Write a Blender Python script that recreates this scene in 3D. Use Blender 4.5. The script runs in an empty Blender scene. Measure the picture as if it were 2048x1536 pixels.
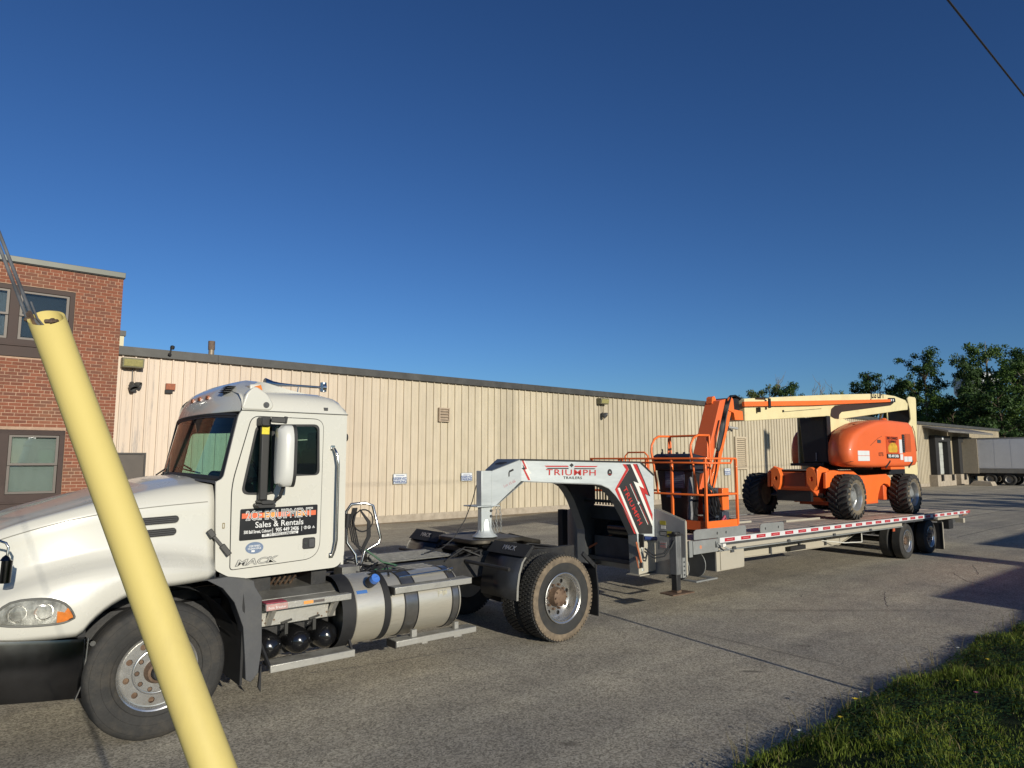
import bpy, bmesh, math, random
import numpy as np
from mathutils import Vector, Matrix
from mathutils.geometry import tessellate_polygon
random.seed(7); rng = np.random.default_rng(7)
S = bpy.context.scene; C = S.collection
PI = math.pi

# ---------------------------------------------------------------- camera
cd = bpy.data.cameras.new('camera'); cam = bpy.data.objects.new('camera', cd); C.objects.link(cam)
cam.location = (0, 0, 2.193); cam.rotation_euler = (math.radians(96.388), 0, math.radians(-39.965))
cd.sensor_width = 36; cd.lens = 1354.9 * 36 / 2048; cd.clip_start = 0.05; cd.clip_end = 3000
S.camera = cam
# ---------------------------------------------------------------- sky and sun
sun_to = Vector((-0.50, -3.55, 1.0)).normalized()
w = bpy.data.worlds.new('World'); S.world = w; w.use_nodes = True
nt = w.node_tree; sky = nt.nodes.new('ShaderNodeTexSky'); sky.sky_type = 'NISHITA'; sky.sun_disc = False
sky.sun_elevation = math.asin(sun_to.z); sky.sun_rotation = math.atan2(sun_to.x, sun_to.y)
sky.air_density = 1.0; sky.dust_density = 0.25; sky.ozone_density = 2.6; sky.altitude = 100
bg = nt.nodes['Background']; tint = nt.nodes.new('ShaderNodeMix'); tint.data_type = 'RGBA'; tint.blend_type = 'MULTIPLY'; tint.inputs[0].default_value = 1.0
tint.inputs[7].default_value = (0.53, 0.82, 1.18, 1); nt.links.new(sky.outputs[0], tint.inputs[6]); bg.inputs[1].default_value = 0.075
tint.inputs[7].default_value = tuple(c * 0.075 for c in (0.60, 0.83, 1.12)) + (1,)
gam = nt.nodes.new('ShaderNodeGamma'); gam.inputs[1].default_value = 1.22; nt.links.new(tint.outputs[2], gam.inputs[0])      # deeper zenith, as in clear dry air
gain = nt.nodes.new('ShaderNodeVectorMath'); gain.operation = 'SCALE'; gain.inputs['Scale'].default_value = 1.27 / 0.075
nt.links.new(gam.outputs[0], gain.inputs[0]); nt.links.new(gain.outputs[0], bg.inputs[0])
sd = bpy.data.lights.new('sun', 'SUN'); sd.energy = 5.0; sd.angle = math.radians(0.53); sd.color = (1.0, 0.935, 0.80)
so = bpy.data.objects.new('sun', sd); C.objects.link(so); so.rotation_euler = sun_to.to_track_quat('Z', 'Y').to_euler(); so.location = (-4, -30, 20)
S.view_settings.view_transform = 'Standard'; S.view_settings.look = 'None'; S.view_settings.exposure = 0.0
S.view_settings.gamma = 1.0; S.view_settings.use_curve_mapping = False

# ---------------------------------------------------------------- materials
ALB = 0.80      # overall albedo trim, tied to the sun strength above
def mat(name, col, rough=0.6, metal=0.0, var=0.12, scale=6.0, bump=0.0, bscale=None, dirt=None, damt=0.4, dscale=2.0,
        coat=0.0, stretch=(1, 1, 1), spec=0.5, rvar=0.1, grunge=None):
    """Principled with noise-varied colour, optional second (dirt) colour, bump"""
    col = [c * ALB for c in col]; dirt = [c * ALB for c in dirt] if dirt is not None else None
    m = bpy.data.materials.new(name); m.use_nodes = True; t = m.node_tree; N = t.nodes; L = t.links
    b = N['Principled BSDF']; b.inputs['Roughness'].default_value = rough; b.inputs['Metallic'].default_value = metal
    b.inputs['Specular IOR Level'].default_value = spec
    if coat: b.inputs['Coat Weight'].default_value = coat; b.inputs['Coat Roughness'].default_value = 0.08
    tc = N.new('ShaderNodeTexCoord'); mp = N.new('ShaderNodeMapping'); L.new(tc.outputs['Object'], mp.inputs[0])
    mp.inputs['Scale'].default_value = stretch
    n = N.new('ShaderNodeTexNoise'); n.inputs['Scale'].default_value = scale; n.inputs['Detail'].default_value = 6; n.inputs['Roughness'].default_value = 0.65
    L.new(mp.outputs[0], n.inputs['Vector'])
    r = N.new('ShaderNodeValToRGB'); r.color_ramp.elements[0].position = 0.3; r.color_ramp.elements[1].position = 0.72
    r.color_ramp.elements[0].color = (*[c * (1 - var) for c in col], 1); r.color_ramp.elements[1].color = (*[min(1, c * (1 + var)) for c in col], 1)
    L.new(n.outputs[0], r.inputs[0]); out = r.outputs[0]
    if dirt is not None:
        n2 = N.new('ShaderNodeTexNoise'); n2.inputs['Scale'].default_value = dscale; n2.inputs['Detail'].default_value = 9; n2.inputs['Roughness'].default_value = 0.72
        L.new(mp.outputs[0], n2.inputs['Vector'])
        r2 = N.new('ShaderNodeMapRange'); r2.inputs['From Min'].default_value = 0.48; r2.inputs['From Max'].default_value = 0.75
        r2.inputs['To Max'].default_value = damt; r2.clamp = True
        L.new(n2.outputs[0], r2.inputs[0])
        mx = N.new('ShaderNodeMix'); mx.data_type = 'RGBA'; L.new(r2.outputs[0], mx.inputs[0]); L.new(out, mx.inputs[6]); mx.inputs[7].default_value = (*dirt, 1)
        out = mx.outputs[2]
    L.new(out, b.inputs['Base Color'])
    if rvar:
        rr = N.new('ShaderNodeMapRange'); rr.inputs['To Min'].default_value = max(0.02, rough - rvar); rr.inputs['To Max'].default_value = min(1, rough + rvar)
        L.new(n.outputs[0], rr.inputs[0]); L.new(rr.outputs[0], b.inputs['Roughness'])
    if bump:
        n3 = N.new('ShaderNodeTexNoise'); n3.inputs['Scale'].default_value = bscale or scale * 6; n3.inputs['Detail'].default_value = 4
        L.new(mp.outputs[0], n3.inputs['Vector'])
        bp = N.new('ShaderNodeBump'); bp.inputs['Strength'].default_value = bump; bp.inputs['Distance'].default_value = 0.01
        L.new(n3.outputs[0], bp.inputs['Height']); L.new(bp.outputs[0], b.inputs['Normal'])
    return m

def glass_mat(name, col=(0.75, 0.88, 0.82), rough=0.02, refl=1.5, solid=0.0, body=(0.02, 0.025, 0.03)):
    """thin pane: tinted transparency + sky reflection (same for every ray)"""
    m = bpy.data.materials.new(name); m.use_nodes = True; t = m.node_tree; N = t.nodes; L = t.links
    for x in list(N): N.remove(x)
    o = N.new('ShaderNodeOutputMaterial'); tr = N.new('ShaderNodeBsdfTransparent'); tr.inputs[0].default_value = (*col, 1)
    df = N.new('ShaderNodeBsdfDiffuse'); df.inputs[0].default_value = (*body, 1)
    gl = N.new('ShaderNodeBsdfGlossy'); gl.inputs[0].default_value = (1, 1, 1, 1); gl.inputs['Roughness'].default_value = rough
    m1 = N.new('ShaderNodeMixShader'); m1.inputs[0].default_value = solid; L.new(tr.outputs[0], m1.inputs[1]); L.new(df.outputs[0], m1.inputs[2])
    fr = N.new('ShaderNodeFresnel'); fr.inputs[0].default_value = refl
    m2 = N.new('ShaderNodeMixShader'); L.new(fr.outputs[0], m2.inputs[0]); L.new(m1.outputs[0], m2.inputs[1]); L.new(gl.outputs[0], m2.inputs[2])
    L.new(m2.outputs[0], o.inputs[0]); return m

# ---------------------------------------------------------------- mesh builder
class MB:
    def __init__(s): s.v = []; s.f = []; s.cuts = []
    def add(s, vs, fs):
        o = len(s.v); s.cuts.append((o, len(s.f))); s.v += [tuple(p) for p in vs]; s.f += [tuple(i + o for i in f) for f in fs]; return s
    def box(s, x0, x1, y0, y1, z0, z1):
        return s.add([(x0, y0, z0), (x1, y0, z0), (x1, y1, z0), (x0, y1, z0), (x0, y0, z1), (x1, y0, z1), (x1, y1, z1), (x0, y1, z1)],
                     [(0, 3, 2, 1), (4, 5, 6, 7), (0, 1, 5, 4), (1, 2, 6, 5), (2, 3, 7, 6), (3, 0, 4, 7)])
    def prism(s, pts, plane, a, b):
        """pts: 2-D outline; plane 'xz' extruded y a..b, 'xy' z a..b, 'yz' x a..b. a, b may be functions of the point"""
        fa = a if callable(a) else (lambda p, q: a); fb = b if callable(b) else (lambda p, q: b)
        def P(p, h): return {'xz': (p[0], h, p[1]), 'xy': (p[0], p[1], h), 'yz': (h, p[0], p[1])}[plane]
        n = len(pts); vs = [P(p, fa(*p)) for p in pts] + [P(p, fb(*p)) for p in pts]
        return s.add(vs, [tuple(range(n))[::-1], tuple(range(n, 2 * n))] + [(i, (i + 1) % n, n + (i + 1) % n, n + i) for i in range(n)])
    def holed(s, outer, holes, plane, a, b):
        """plate with holes"""
        fa = a if callable(a) else (lambda p, q: a); fb = b if callable(b) else (lambda p, q: b)
        def P(p, h): return {'xz': (p[0], h, p[1]), 'xy': (p[0], p[1], h), 'yz': (h, p[0], p[1])}[plane]
        loops = [outer] + holes; flat = [p for l in loops for p in l]; n = len(flat)
        tri = tessellate_polygon([[Vector((p[0], p[1], 0)) for p in l] for l in loops])
        vs = [P(p, fa(*p)) for p in flat] + [P(p, fb(*p)) for p in flat]
        fs = [tuple(t) for t in tri] + [tuple(i + n for i in t[::-1]) for t in tri]
        o = 0
        for l in loops:
            k = len(l); fs += [(o + i, o + (i + 1) % k, n + o + (i + 1) % k, n + o + i) for i in range(k)]; o += k
        return s.add(vs, fs)
    def tube(s, path, r, n=8, closed=False, caps=True):
        P = [Vector(p) for p in path]; m = len(P); vs = []; fs = []
        rr = r if isinstance(r, (list, tuple)) else [r] * m
        prev = None
        for i, p in enumerate(P):
            if closed: t = (P[(i + 1) % m] - P[i - 1])
            else: t = (P[min(i + 1, m - 1)] - P[max(i - 1, 0)])
            t = t.normalized() if t.length > 1e-9 else Vector((0, 0, 1))
            if prev is None:
                u = t.cross(Vector((0, 0, 1)) if abs(t.z) < 0.9 else Vector((1, 0, 0))).normalized()
            else:
                u = prev - t * prev.dot(t); u = u.normalized() if u.length > 1e-6 else t.orthogonal().normalized()
            prev = u; v = t.cross(u)
            for k in range(n):
                a = 2 * PI * (k + 0.5) / n; vs.append(p + (u * math.cos(a) + v * math.sin(a)) * rr[i])
        for i in range(m if closed else m - 1):
            j = (i + 1) % m
            fs += [(i * n + k, i * n + (k + 1) % n, j * n + (k + 1) % n, j * n + k) for k in range(n)]
        if caps and not closed: fs += [tuple(range(n))[::-1], tuple((m - 1) * n + k for k in range(n))]
        return s.add(vs, fs)
    def cyl(s, p0, p1, r0, r1=None, n=20): return s.tube([p0, p1], [r0, r1 if r1 is not None else r0], n)
    def lathe(s, prof, org, axis, n=32, closed=False, caps=False):
        """prof: (radius, height along axis) list"""
        ax = Vector(axis).normalized(); u = ax.orthogonal().normalized()
        if abs(ax.y) > 0.99: u = Vector((1, 0, 0))
        v = ax.cross(u); O = Vector(org); vs = []; fs = []; m = len(prof)
        for r, h in prof:
            for k in range(n):
                a = 2 * PI * k / n; vs.append(O + ax * h + (u * math.cos(a) + v * math.sin(a)) * r)
        for i in range(m if closed else m - 1):
            j = (i + 1) % m
            fs += [(i * n + k, i * n + (k + 1) % n, j * n + (k + 1) % n, j * n + k) for k in range(n)]
        if caps:
            if prof[0][0] > 1e-4: fs.append(tuple(range(n))[::-1])
            if prof[-1][0] > 1e-4: fs.append(tuple((m - 1) * n + k for k in range(n)))
        return s.add(vs, fs)
    def loft(s, secs, ring=False, caps=False):
        m = len(secs); n = len(secs[0]); vs = [p for q in secs for p in q]; fs = []
        for i in range(m - 1):
            for k in range(n if ring else n - 1): fs.append((i * n + k, i * n + (k + 1) % n, (i + 1) * n + (k + 1) % n, (i + 1) * n + k))
        if caps: fs += [tuple(range(n))[::-1], tuple((m - 1) * n + k for k in range(n))]
        return s.add(vs, fs)
    def rbox(s, x0, x1, y0, y1, z0, z1, r=0.02, plane='xz', n=4):
        """box with four rounded edges (seen in plane)"""
        if plane == 'xz': return s.prism(rrect(x0, x1, z0, z1, r, n), 'xz', y0, y1)
        if plane == 'xy': return s.prism(rrect(x0, x1, y0, y1, r, n), 'xy', z0, z1)
        return s.prism(rrect(y0, y1, z0, z1, r, n), 'yz', x0, x1)
    def bar(s, p0, p1, w, h=None, up=(0, 0, 1)):
        """rectangular bar"""
        h = h or w; a = Vector(p0); b = Vector(p1); t = (b - a).normalized(); up = Vector(up)
        if abs(t.dot(up)) > 0.98: up = Vector((1, 0, 0))
        u = t.cross(up).normalized() * w / 2; v = u.cross(t).normalized() * h / 2
        vs = [a - u - v, a + u - v, a + u + v, a - u + v, b - u - v, b + u - v, b + u + v, b - u + v]
        return s.add(vs, [(0, 3, 2, 1), (4, 5, 6, 7), (0, 1, 5, 4), (1, 2, 6, 5), (2, 3, 7, 6), (3, 0, 4, 7)])
def rrect(a0, a1, b0, b1, r, n=4):
    r = min(r, abs(a1 - a0) / 2 - 1e-4, abs(b1 - b0) / 2 - 1e-4); out = []
    for cx, cy, s in ((a1 - r, b1 - r, 0), (a0 + r, b1 - r, 1), (a0 + r, b0 + r, 2), (a1 - r, b0 + r, 3)):
        for k in range(n + 1):
            a = (s + k / n) * PI / 2; out.append((cx + r * math.cos(a), cy + r * math.sin(a)))
    return out
def rpoly(pts, r, n=4):
    """polygon with rounded corners"""
    out = []; m = len(pts); rs = r if isinstance(r, (list, tuple)) else [r] * m
    for i in range(m):
        p = Vector(pts[i]); a = Vector(pts[i - 1]); b = Vector(pts[(i + 1) % m]); d1 = (a - p); d2 = (b - p)
        rad = min(rs[i], d1.length * 0.48, d2.length * 0.48)
        if rad < 1e-4: out.append(tuple(p)); continue
        p1 = p + d1.normalized() * rad; p2 = p + d2.normalized() * rad
        for k in range(n + 1):
            t = k / n; q = p1 * (1 - t) ** 2 + p * 2 * t * (1 - t) + p2 * t * t; out.append(tuple(q))
    return out
BASE = {}      # root name -> world origin (so meshes can be written in scene metres)
def base_of(o):
    while o is not None:
        if o.name in BASE: return BASE[o.name]
        o = o.parent
    return Matrix.Identity(4)
def link_mesh(name, me, m, parent=None):
    o = bpy.data.objects.new(name, me); C.objects.link(o)
    if m is not None: me.materials.append(m)
    if parent is not None: o.parent = parent
    return o
SPLIT = {'air_line', 'axle', 'mirror_arm', 'hose', 'coiled_hose', 'hydraulic_hose', 'wheel_well', 'crossmember', 'step_bracket', 'neck_brace', 'neck_step', 'fifth_wheel_bracket', 'cab_mount', 'engine', 'jib_ear', 'jib_link',
         'valve_block', 'a_pillar', 'rear_bumper_arm', 'spring', 'landing_gear', 'ratchet_strap', 'carrier_tray', 'hood_strap', 'toe_board', 'floodlight', 'hinge_plate', 'window_seal', 'air_spring', 'grab_handle_foot', 'lining', 'cab_floor', 'step_hanger', 'cable_bundle', 'turntable', 'clamp_bit', 'wiper'}
TINY = {'lug_nut', 'bolt', 'tread', 'shoulder_lug', 'step_grating', 'plate_rib', 'post_bolt', 'joystick', 'vent_mesh', 'sheet_print', 'fairing_louvre'}
def obj(name, mb, m, parent=None, smooth=None, bevel=0, segs=2, kind=None, label=None, double=False):
    if name in TINY: kind = 'stuff'      # too small to pick apart singly
    if name in SPLIT and len(mb.cuts) > 1:      # every separate piece becomes a part of its own
        ends = mb.cuts[1:] + [(len(mb.v), len(mb.f))]; out = None
        for (v0, f0), (v1, f1) in zip(mb.cuts, ends):
            q = MB(); q.v = mb.v[v0:v1]; q.f = [tuple(i - v0 for i in f) for f in mb.f[f0:f1]]; o_ = obj(name, q, m, parent, smooth, bevel, segs, kind, label); out = out or o_
        return out
    me = bpy.data.meshes.new(name); B = base_of(parent).inverted() if parent is not None else Matrix.Identity(4)
    me.from_pydata([B @ Vector(v) for v in mb.v], [], mb.f)
    bm = bmesh.new(); bm.from_mesh(me); bmesh.ops.recalc_face_normals(bm, faces=bm.faces); bm.to_mesh(me); bm.free()
    if smooth is not None:
        me.polygons.foreach_set('use_smooth', [True] * len(me.polygons)); me.set_sharp_from_angle(angle=math.radians(smooth))
    o = link_mesh(name, me, m, parent)
    if bevel:
        md = o.modifiers.new('bevel', 'BEVEL'); md.width = bevel; md.segments = segs; md.limit_method = 'ANGLE'; md.angle_limit = math.radians(35); md.harden_normals = False
        if smooth is None:
            me.polygons.foreach_set('use_smooth', [True] * len(me.polygons)); me.set_sharp_from_angle(angle=math.radians(40))
    if kind: o['kind'] = kind
    if label: o['label'] = label
    return o
def thing(name, label, cat, loc=(0, 0, 0), rot=(0, 0, 0), group=None):
    o = bpy.data.objects.new(name, None); C.objects.link(o); o.location = loc; o.rotation_euler = rot
    o.empty_display_size = 0.2
    o['label'] = label; o['category'] = cat
    if group: o['group'] = group
    BASE[o.name] = Matrix.Translation(loc)
    return o
def tag(o, label, cat, group=None):
    o['label'] = label; o['category'] = cat
    if group: o['group'] = group
    return o
def dup(o, parent=None, loc=None, dloc=None, label=None):
    c = o.copy(); C.objects.link(c)
    if parent is not None: c.parent = parent
    if loc is not None: c.location = loc
    if dloc is not None: c.location = o.location + Vector(dloc)
    if label: c['label'] = label
    for ch in list(o.children):
        dup(ch, c)
    return c
def text(name, s, size, m, parent, org, right, up, extrude=0.001, align='CENTER', bold=0.0, sx=1.0, shear=0.0, space=1.0):
    """flat lettering; org is the centre of the line, right/up give its plane"""
    cu = bpy.data.curves.new(name, 'FONT'); cu.body = s; cu.size = size; cu.align_x = align; cu.align_y = 'CENTER'
    cu.extrude = extrude; cu.offset = bold; cu.shear = shear; cu.space_character = space; cu.resolution_u = 3
    to = bpy.data.objects.new(name + '_tmp', cu); C.objects.link(to)
    me = bpy.data.meshes.new_from_object(to.evaluated_get(bpy.context.evaluated_depsgraph_get())); bpy.data.objects.remove(to); bpy.data.curves.remove(cu)
    r = Vector(right).normalized(); u = Vector(up); u = (u - r * u.dot(r)).normalized(); n = r.cross(u)
    M = Matrix((( *(r * sx), 0), (*u, 0), (*n, 0), (0, 0, 0, 1))).transposed(); M.translation = Vector(org)
    B = base_of(parent).inverted() if parent is not None else Matrix.Identity(4)
    me.transform(B @ M); me.name = name
    me.materials.clear(); return link_mesh(name, me, m, parent)
# ================================================================ SETTING
def asphalt_mat():
    m = bpy.data.materials.new('asphalt'); m.use_nodes = True; t = m.node_tree; N = t.nodes; L = t.links
    b = N['Principled BSDF']; b.inputs['Roughness'].default_value = 0.88; b.inputs['Specular IOR Level'].default_value = 0.25
    g = N.new('ShaderNodeNewGeometry'); sep = N.new('ShaderNodeSeparateXYZ'); L.new(g.outputs['Position'], sep.inputs[0])
    def noise(sc, det=4, ro=0.6, vec=None):
        n = N.new('ShaderNodeTexNoise'); n.inputs['Scale'].default_value = sc; n.inputs['Detail'].default_value = det; n.inputs['Roughness'].default_value = ro
        L.new(vec or g.outputs['Position'], n.inputs['Vector']); return n.outputs[0]
    def ramp(src, p0, c0, p1, c1):
        r = N.new('ShaderNodeValToRGB'); r.color_ramp.elements[0].position = p0; r.color_ramp.elements[0].color = (*c0, 1)
        r.color_ramp.elements[1].position = p1; r.color_ramp.elements[1].color = (*c1, 1); L.new(src, r.inputs[0]); return r.outputs[0]
    def mix(f, a, bb, mode='MIX'):
        x = N.new('ShaderNodeMix'); x.data_type = 'RGBA'; x.blend_type = mode
        if isinstance(f, float): x.inputs[0].default_value = f
        else: L.new(f, x.inputs[0])
        for k, s in ((6, a), (7, bb)):
            if isinstance(s, tuple): x.inputs[k].default_value = (*s, 1)
            else: L.new(s, x.inputs[k])
        return x.outputs[2]
    def math_(op, a, bb=None, c=None):
        x = N.new('ShaderNodeMath'); x.operation = op
        for k, s in enumerate((a, bb, c)):
            if s is None: continue
            if isinstance(s, (int, float)): x.inputs[k].default_value = s
            else: L.new(s, x.inputs[k])
        return x.outputs[0]
    vor = N.new('ShaderNodeTexVoronoi'); vor.inputs['Scale'].default_value = 72; vor.inputs['Randomness'].default_value = 1; L.new(g.outputs['Position'], vor.inputs['Vector'])
    spk = N.new('ShaderNodeSeparateColor'); L.new(vor.outputs['Color'], spk.inputs[0])
    stone = ramp(spk.outputs[0], 0.0, (0.10, 0.088, 0.066), 0.95, (0.72, 0.66, 0.53))
    fine = ramp(noise(260, 3), 0.35, (0.20, 0.182, 0.145), 0.65, (0.48, 0.44, 0.35))
    c = mix(0.45, stone, fine)
    big = ramp(noise(0.35, 5, 0.65), 0.35, (0.78, 0.78, 0.80), 0.68, (1.16, 1.13, 1.07)); c = mix(1.0, c, big, 'MULTIPLY')
    mid = ramp(noise(2.2, 6, 0.7), 0.35, (0.88, 0.88, 0.88), 0.68, (1.10, 1.10, 1.09)); c = mix(1.0, c, mid, 'MULTIPLY')
    # wheel-track streaks that run along the lot
    mp = N.new('ShaderNodeMapping'); mp.inputs['Scale'].default_value = (0.05, 1.3, 1); L.new(g.outputs['Position'], mp.inputs[0])
    st = ramp(noise(1.0, 4, 0.5, mp.outputs[0]), 0.42, (0.86, 0.86, 0.87), 0.6, (1.05, 1.05, 1.04)); c = mix(1.0, c, st, 'MULTIPLY')
    # cracks: thin edges of a big voronoi, broken up by noise
    wn = N.new('ShaderNodeTexNoise'); wn.inputs['Scale'].default_value = 1.6; wn.inputs['Detail'].default_value = 5; L.new(g.outputs['Position'], wn.inputs['Vector'])
    wv = N.new('ShaderNodeVectorMath'); wv.operation = 'MULTIPLY_ADD'; wv.inputs[1].default_value = (0.7, 0.7, 0); L.new(wn.outputs['Color'], wv.inputs[0]); L.new(g.outputs['Position'], wv.inputs[2])
    v2 = N.new('ShaderNodeTexVoronoi'); v2.feature = 'DISTANCE_TO_EDGE'; v2.inputs['Scale'].default_value = 0.30; L.new(wv.outputs[0], v2.inputs['Vector'])
    ck = math_('LESS_THAN', v2.outputs[0], 0.0020); gate = math_('GREATER_THAN', noise(0.45, 2), 0.62); ck = math_('MULTIPLY', ck, gate)
    c = mix(math_('MULTIPLY', ck, 0.75), c, (0.035, 0.032, 0.03))
    # oil spots and a long tyre scuff
    spots = math_('GREATER_THAN', noise(2.1, 2, 0.4), 0.765); c = mix(math_('MULTIPLY', spots, 0.45), c, (0.07, 0.06, 0.05))
    # shaped stains: oil drips, an old skid band, a tyre scuff
    def spot(cx, cy, a, bb, ang, col, amt, soft=0.45):
        m_ = N.new('ShaderNodeMapping'); m_.vector_type = 'TEXTURE'; m_.inputs['Location'].default_value = (cx, cy, 0); m_.inputs['Rotation'].default_value = (0, 0, ang); m_.inputs['Scale'].default_value = (a, bb, 1)
        L.new(wob.outputs[0], m_.inputs[0]); ln = N.new('ShaderNodeVectorMath'); ln.operation = 'LENGTH'; L.new(m_.outputs[0], ln.inputs[0])
        r_ = N.new('ShaderNodeMapRange'); r_.inputs['From Min'].default_value = 1.0; r_.inputs['From Max'].default_value = 1 - soft; r_.inputs['To Max'].default_value = amt; L.new(ln.outputs['Value'], r_.inputs[0]); return mix(r_.outputs[0], c, col)
    wn2 = N.new('ShaderNodeTexNoise'); wn2.inputs['Scale'].default_value = 9; wn2.inputs['Detail'].default_value = 4; L.new(g.outputs['Position'], wn2.inputs['Vector'])
    wob = N.new('ShaderNodeVectorMath'); wob.operation = 'MULTIPLY_ADD'; wob.inputs[1].default_value = (0.06, 0.06, 0); L.new(wn2.outputs['Color'], wob.inputs[0]); L.new(g.outputs['Position'], wob.inputs[2])
    for cx, cy, a, bb, ang, amt in ((6.67, 4.06, .14, .055, -.75, .7), (8.04, 4.18, .10, .045, -.75, .5), (3.94, 3.99, .09, .06, -.6, .6), (10.1, 4.95, 3.3, .12, -.70, .30), (7.57, 4.4, 1.35, .035, 1.57, .45), (13.2, 7.6, 2.6, .9, .1, .28), (5.0, 5.3, 2.2, .25, .05, .16), (9.5, 10.2, 4.5, .5, .02, .2), (15, 12.6, 7, .8, .06, .16)):
        c = spot(cx, cy, a, bb, ang, (0.085, 0.075, 0.058), amt, .8 if amt < .35 else .5)
    L.new(c, b.inputs['Base Color'])
    bp = N.new('ShaderNodeBump'); bp.inputs['Strength'].default_value = 0.7; bp.inputs['Distance'].default_value = 0.012
    L.new(mix(0.6, spk.outputs[1], noise(170, 3)), bp.inputs['Height']); L.new(bp.outputs[0], b.inputs['Normal'])
    return m
M_asph = asphalt_mat()
g = MB(); g.add([(-400, -400, 0), (900, -400, 0), (900, 700, 0), (-400, 700, 0)], [(0, 1, 2, 3)])
o = obj('ground', g, M_asph, kind='structure')
# worn kerb line / dirt strip along the warehouse, faded parking line in the yard
M_dirt = mat('dirt', (0.36, 0.29, 0.20), 0.95, var=0.3, scale=5, bump=0.6, bscale=60, spec=0.1)
xs = np.arange(3.0, 62, 0.5); top = [(x, 21.28, 0.006) for x in xs]; bot = [(x, 20.75 + 0.35 * math.sin(x * 1.7) * random.random(), 0.004) for x in xs]
o = obj('dirt_strip', MB().loft([bot, top]), M_dirt, kind='structure')
M_line = mat('worn_line_paint', (0.55, 0.48, 0.36), 0.9, var=0.25, scale=9, dirt=(0.22, 0.19, 0.16), damt=0.9, dscale=7)
g = MB()
for (x0, y0, x1, y1) in ((34.5, 12.6, 52, 20.0), (47, 8.2, 66, 15.2), (26.0, 6.4, 60, 6.9)):
    d = Vector((x1 - x0, y1 - y0, 0)).normalized(); n = Vector((-d.y, d.x, 0)) * 0.06
    g.add([(x0 - n.x, y0 - n.y, 0.004), (x0 + n.x, y0 + n.y, 0.004), (x1 + n.x, y1 + n.y, 0.004), (x1 - n.x, y1 - n.y, 0.004)], [(0, 1, 2, 3)])
obj('parking_line', g, M_line, kind='structure')
# sealed joints that run out into the yard
M_seal = mat('crack_sealer', (0.045, 0.042, 0.04), 0.7, var=0.2)
g = MB()
for pts in ([(22.3, 6.9), (26, 7.0), (33, 6.8), (44, 6.9), (60, 6.6)], [(20.5, 9.4), (30, 9.1), (40, 9.2), (58, 9.0)]):
    g.tube([(x, y + random.uniform(-.02, .02), 0.001) for x, y in pts], 0.008, 4)
obj('asphalt_crack', g, M_seal, kind='structure')
g = MB(); a = [(4.85, 6.48), (6.2, 5.55), (7.6, 4.6), (8.1, 4.15)]
M_scuff = mat('tyre_scuff', (0.27, 0.235, 0.175), 0.9, var=0.3, scale=30)
def ribbon(pts, w, z=0.003):
    L_ = []; R_ = []
    for i, p in enumerate(pts):
        q = Vector(pts[min(i + 1, len(pts) - 1)]) - Vector(pts[max(i - 1, 0)]); n = Vector((-q.y, q.x)).normalized() * w / 2
        L_.append((p[0] + n.x, p[1] + n.y, z)); R_.append((p[0] - n.x, p[1] - n.y, z))
    return MB().loft([L_, R_])
g = MB(); r_ = random.Random(21)
for pl in ([(16.74, 4.94), (15.4, 4.45)], [(15.34, 4.88), (14.8, 4.58), (14.42, 4.36), (14.18, 3.98)], [(12.19, 4.89), (11.6, 4.66), (11.0, 4.39)], [(3.1, 6.93), (3.6, 6.80), (4.3, 6.72), (5.1, 6.60)], [(11.6, 13.2), (14.4, 13.5), (17.5, 13.2)], [(8.2, 11.2), (9.6, 11.9), (11.8, 11.8)]):
    q = []
    for a, b2 in zip(pl[:-1], pl[1:]):
        n_ = max(3, int(((a[0] - b2[0]) ** 2 + (a[1] - b2[1]) ** 2) ** .5 / .09)); q += [(a[0] + (b2[0] - a[0]) * k / n_ + r_.uniform(-.018, .018), a[1] + (b2[1] - a[1]) * k / n_ + r_.uniform(-.018, .018), .0005) for k in range(n_)]
    g.tube(q, [r_.uniform(.001, .005) for _ in q], 4)
obj('fine_crack', g, M_seal, kind='structure')

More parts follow.
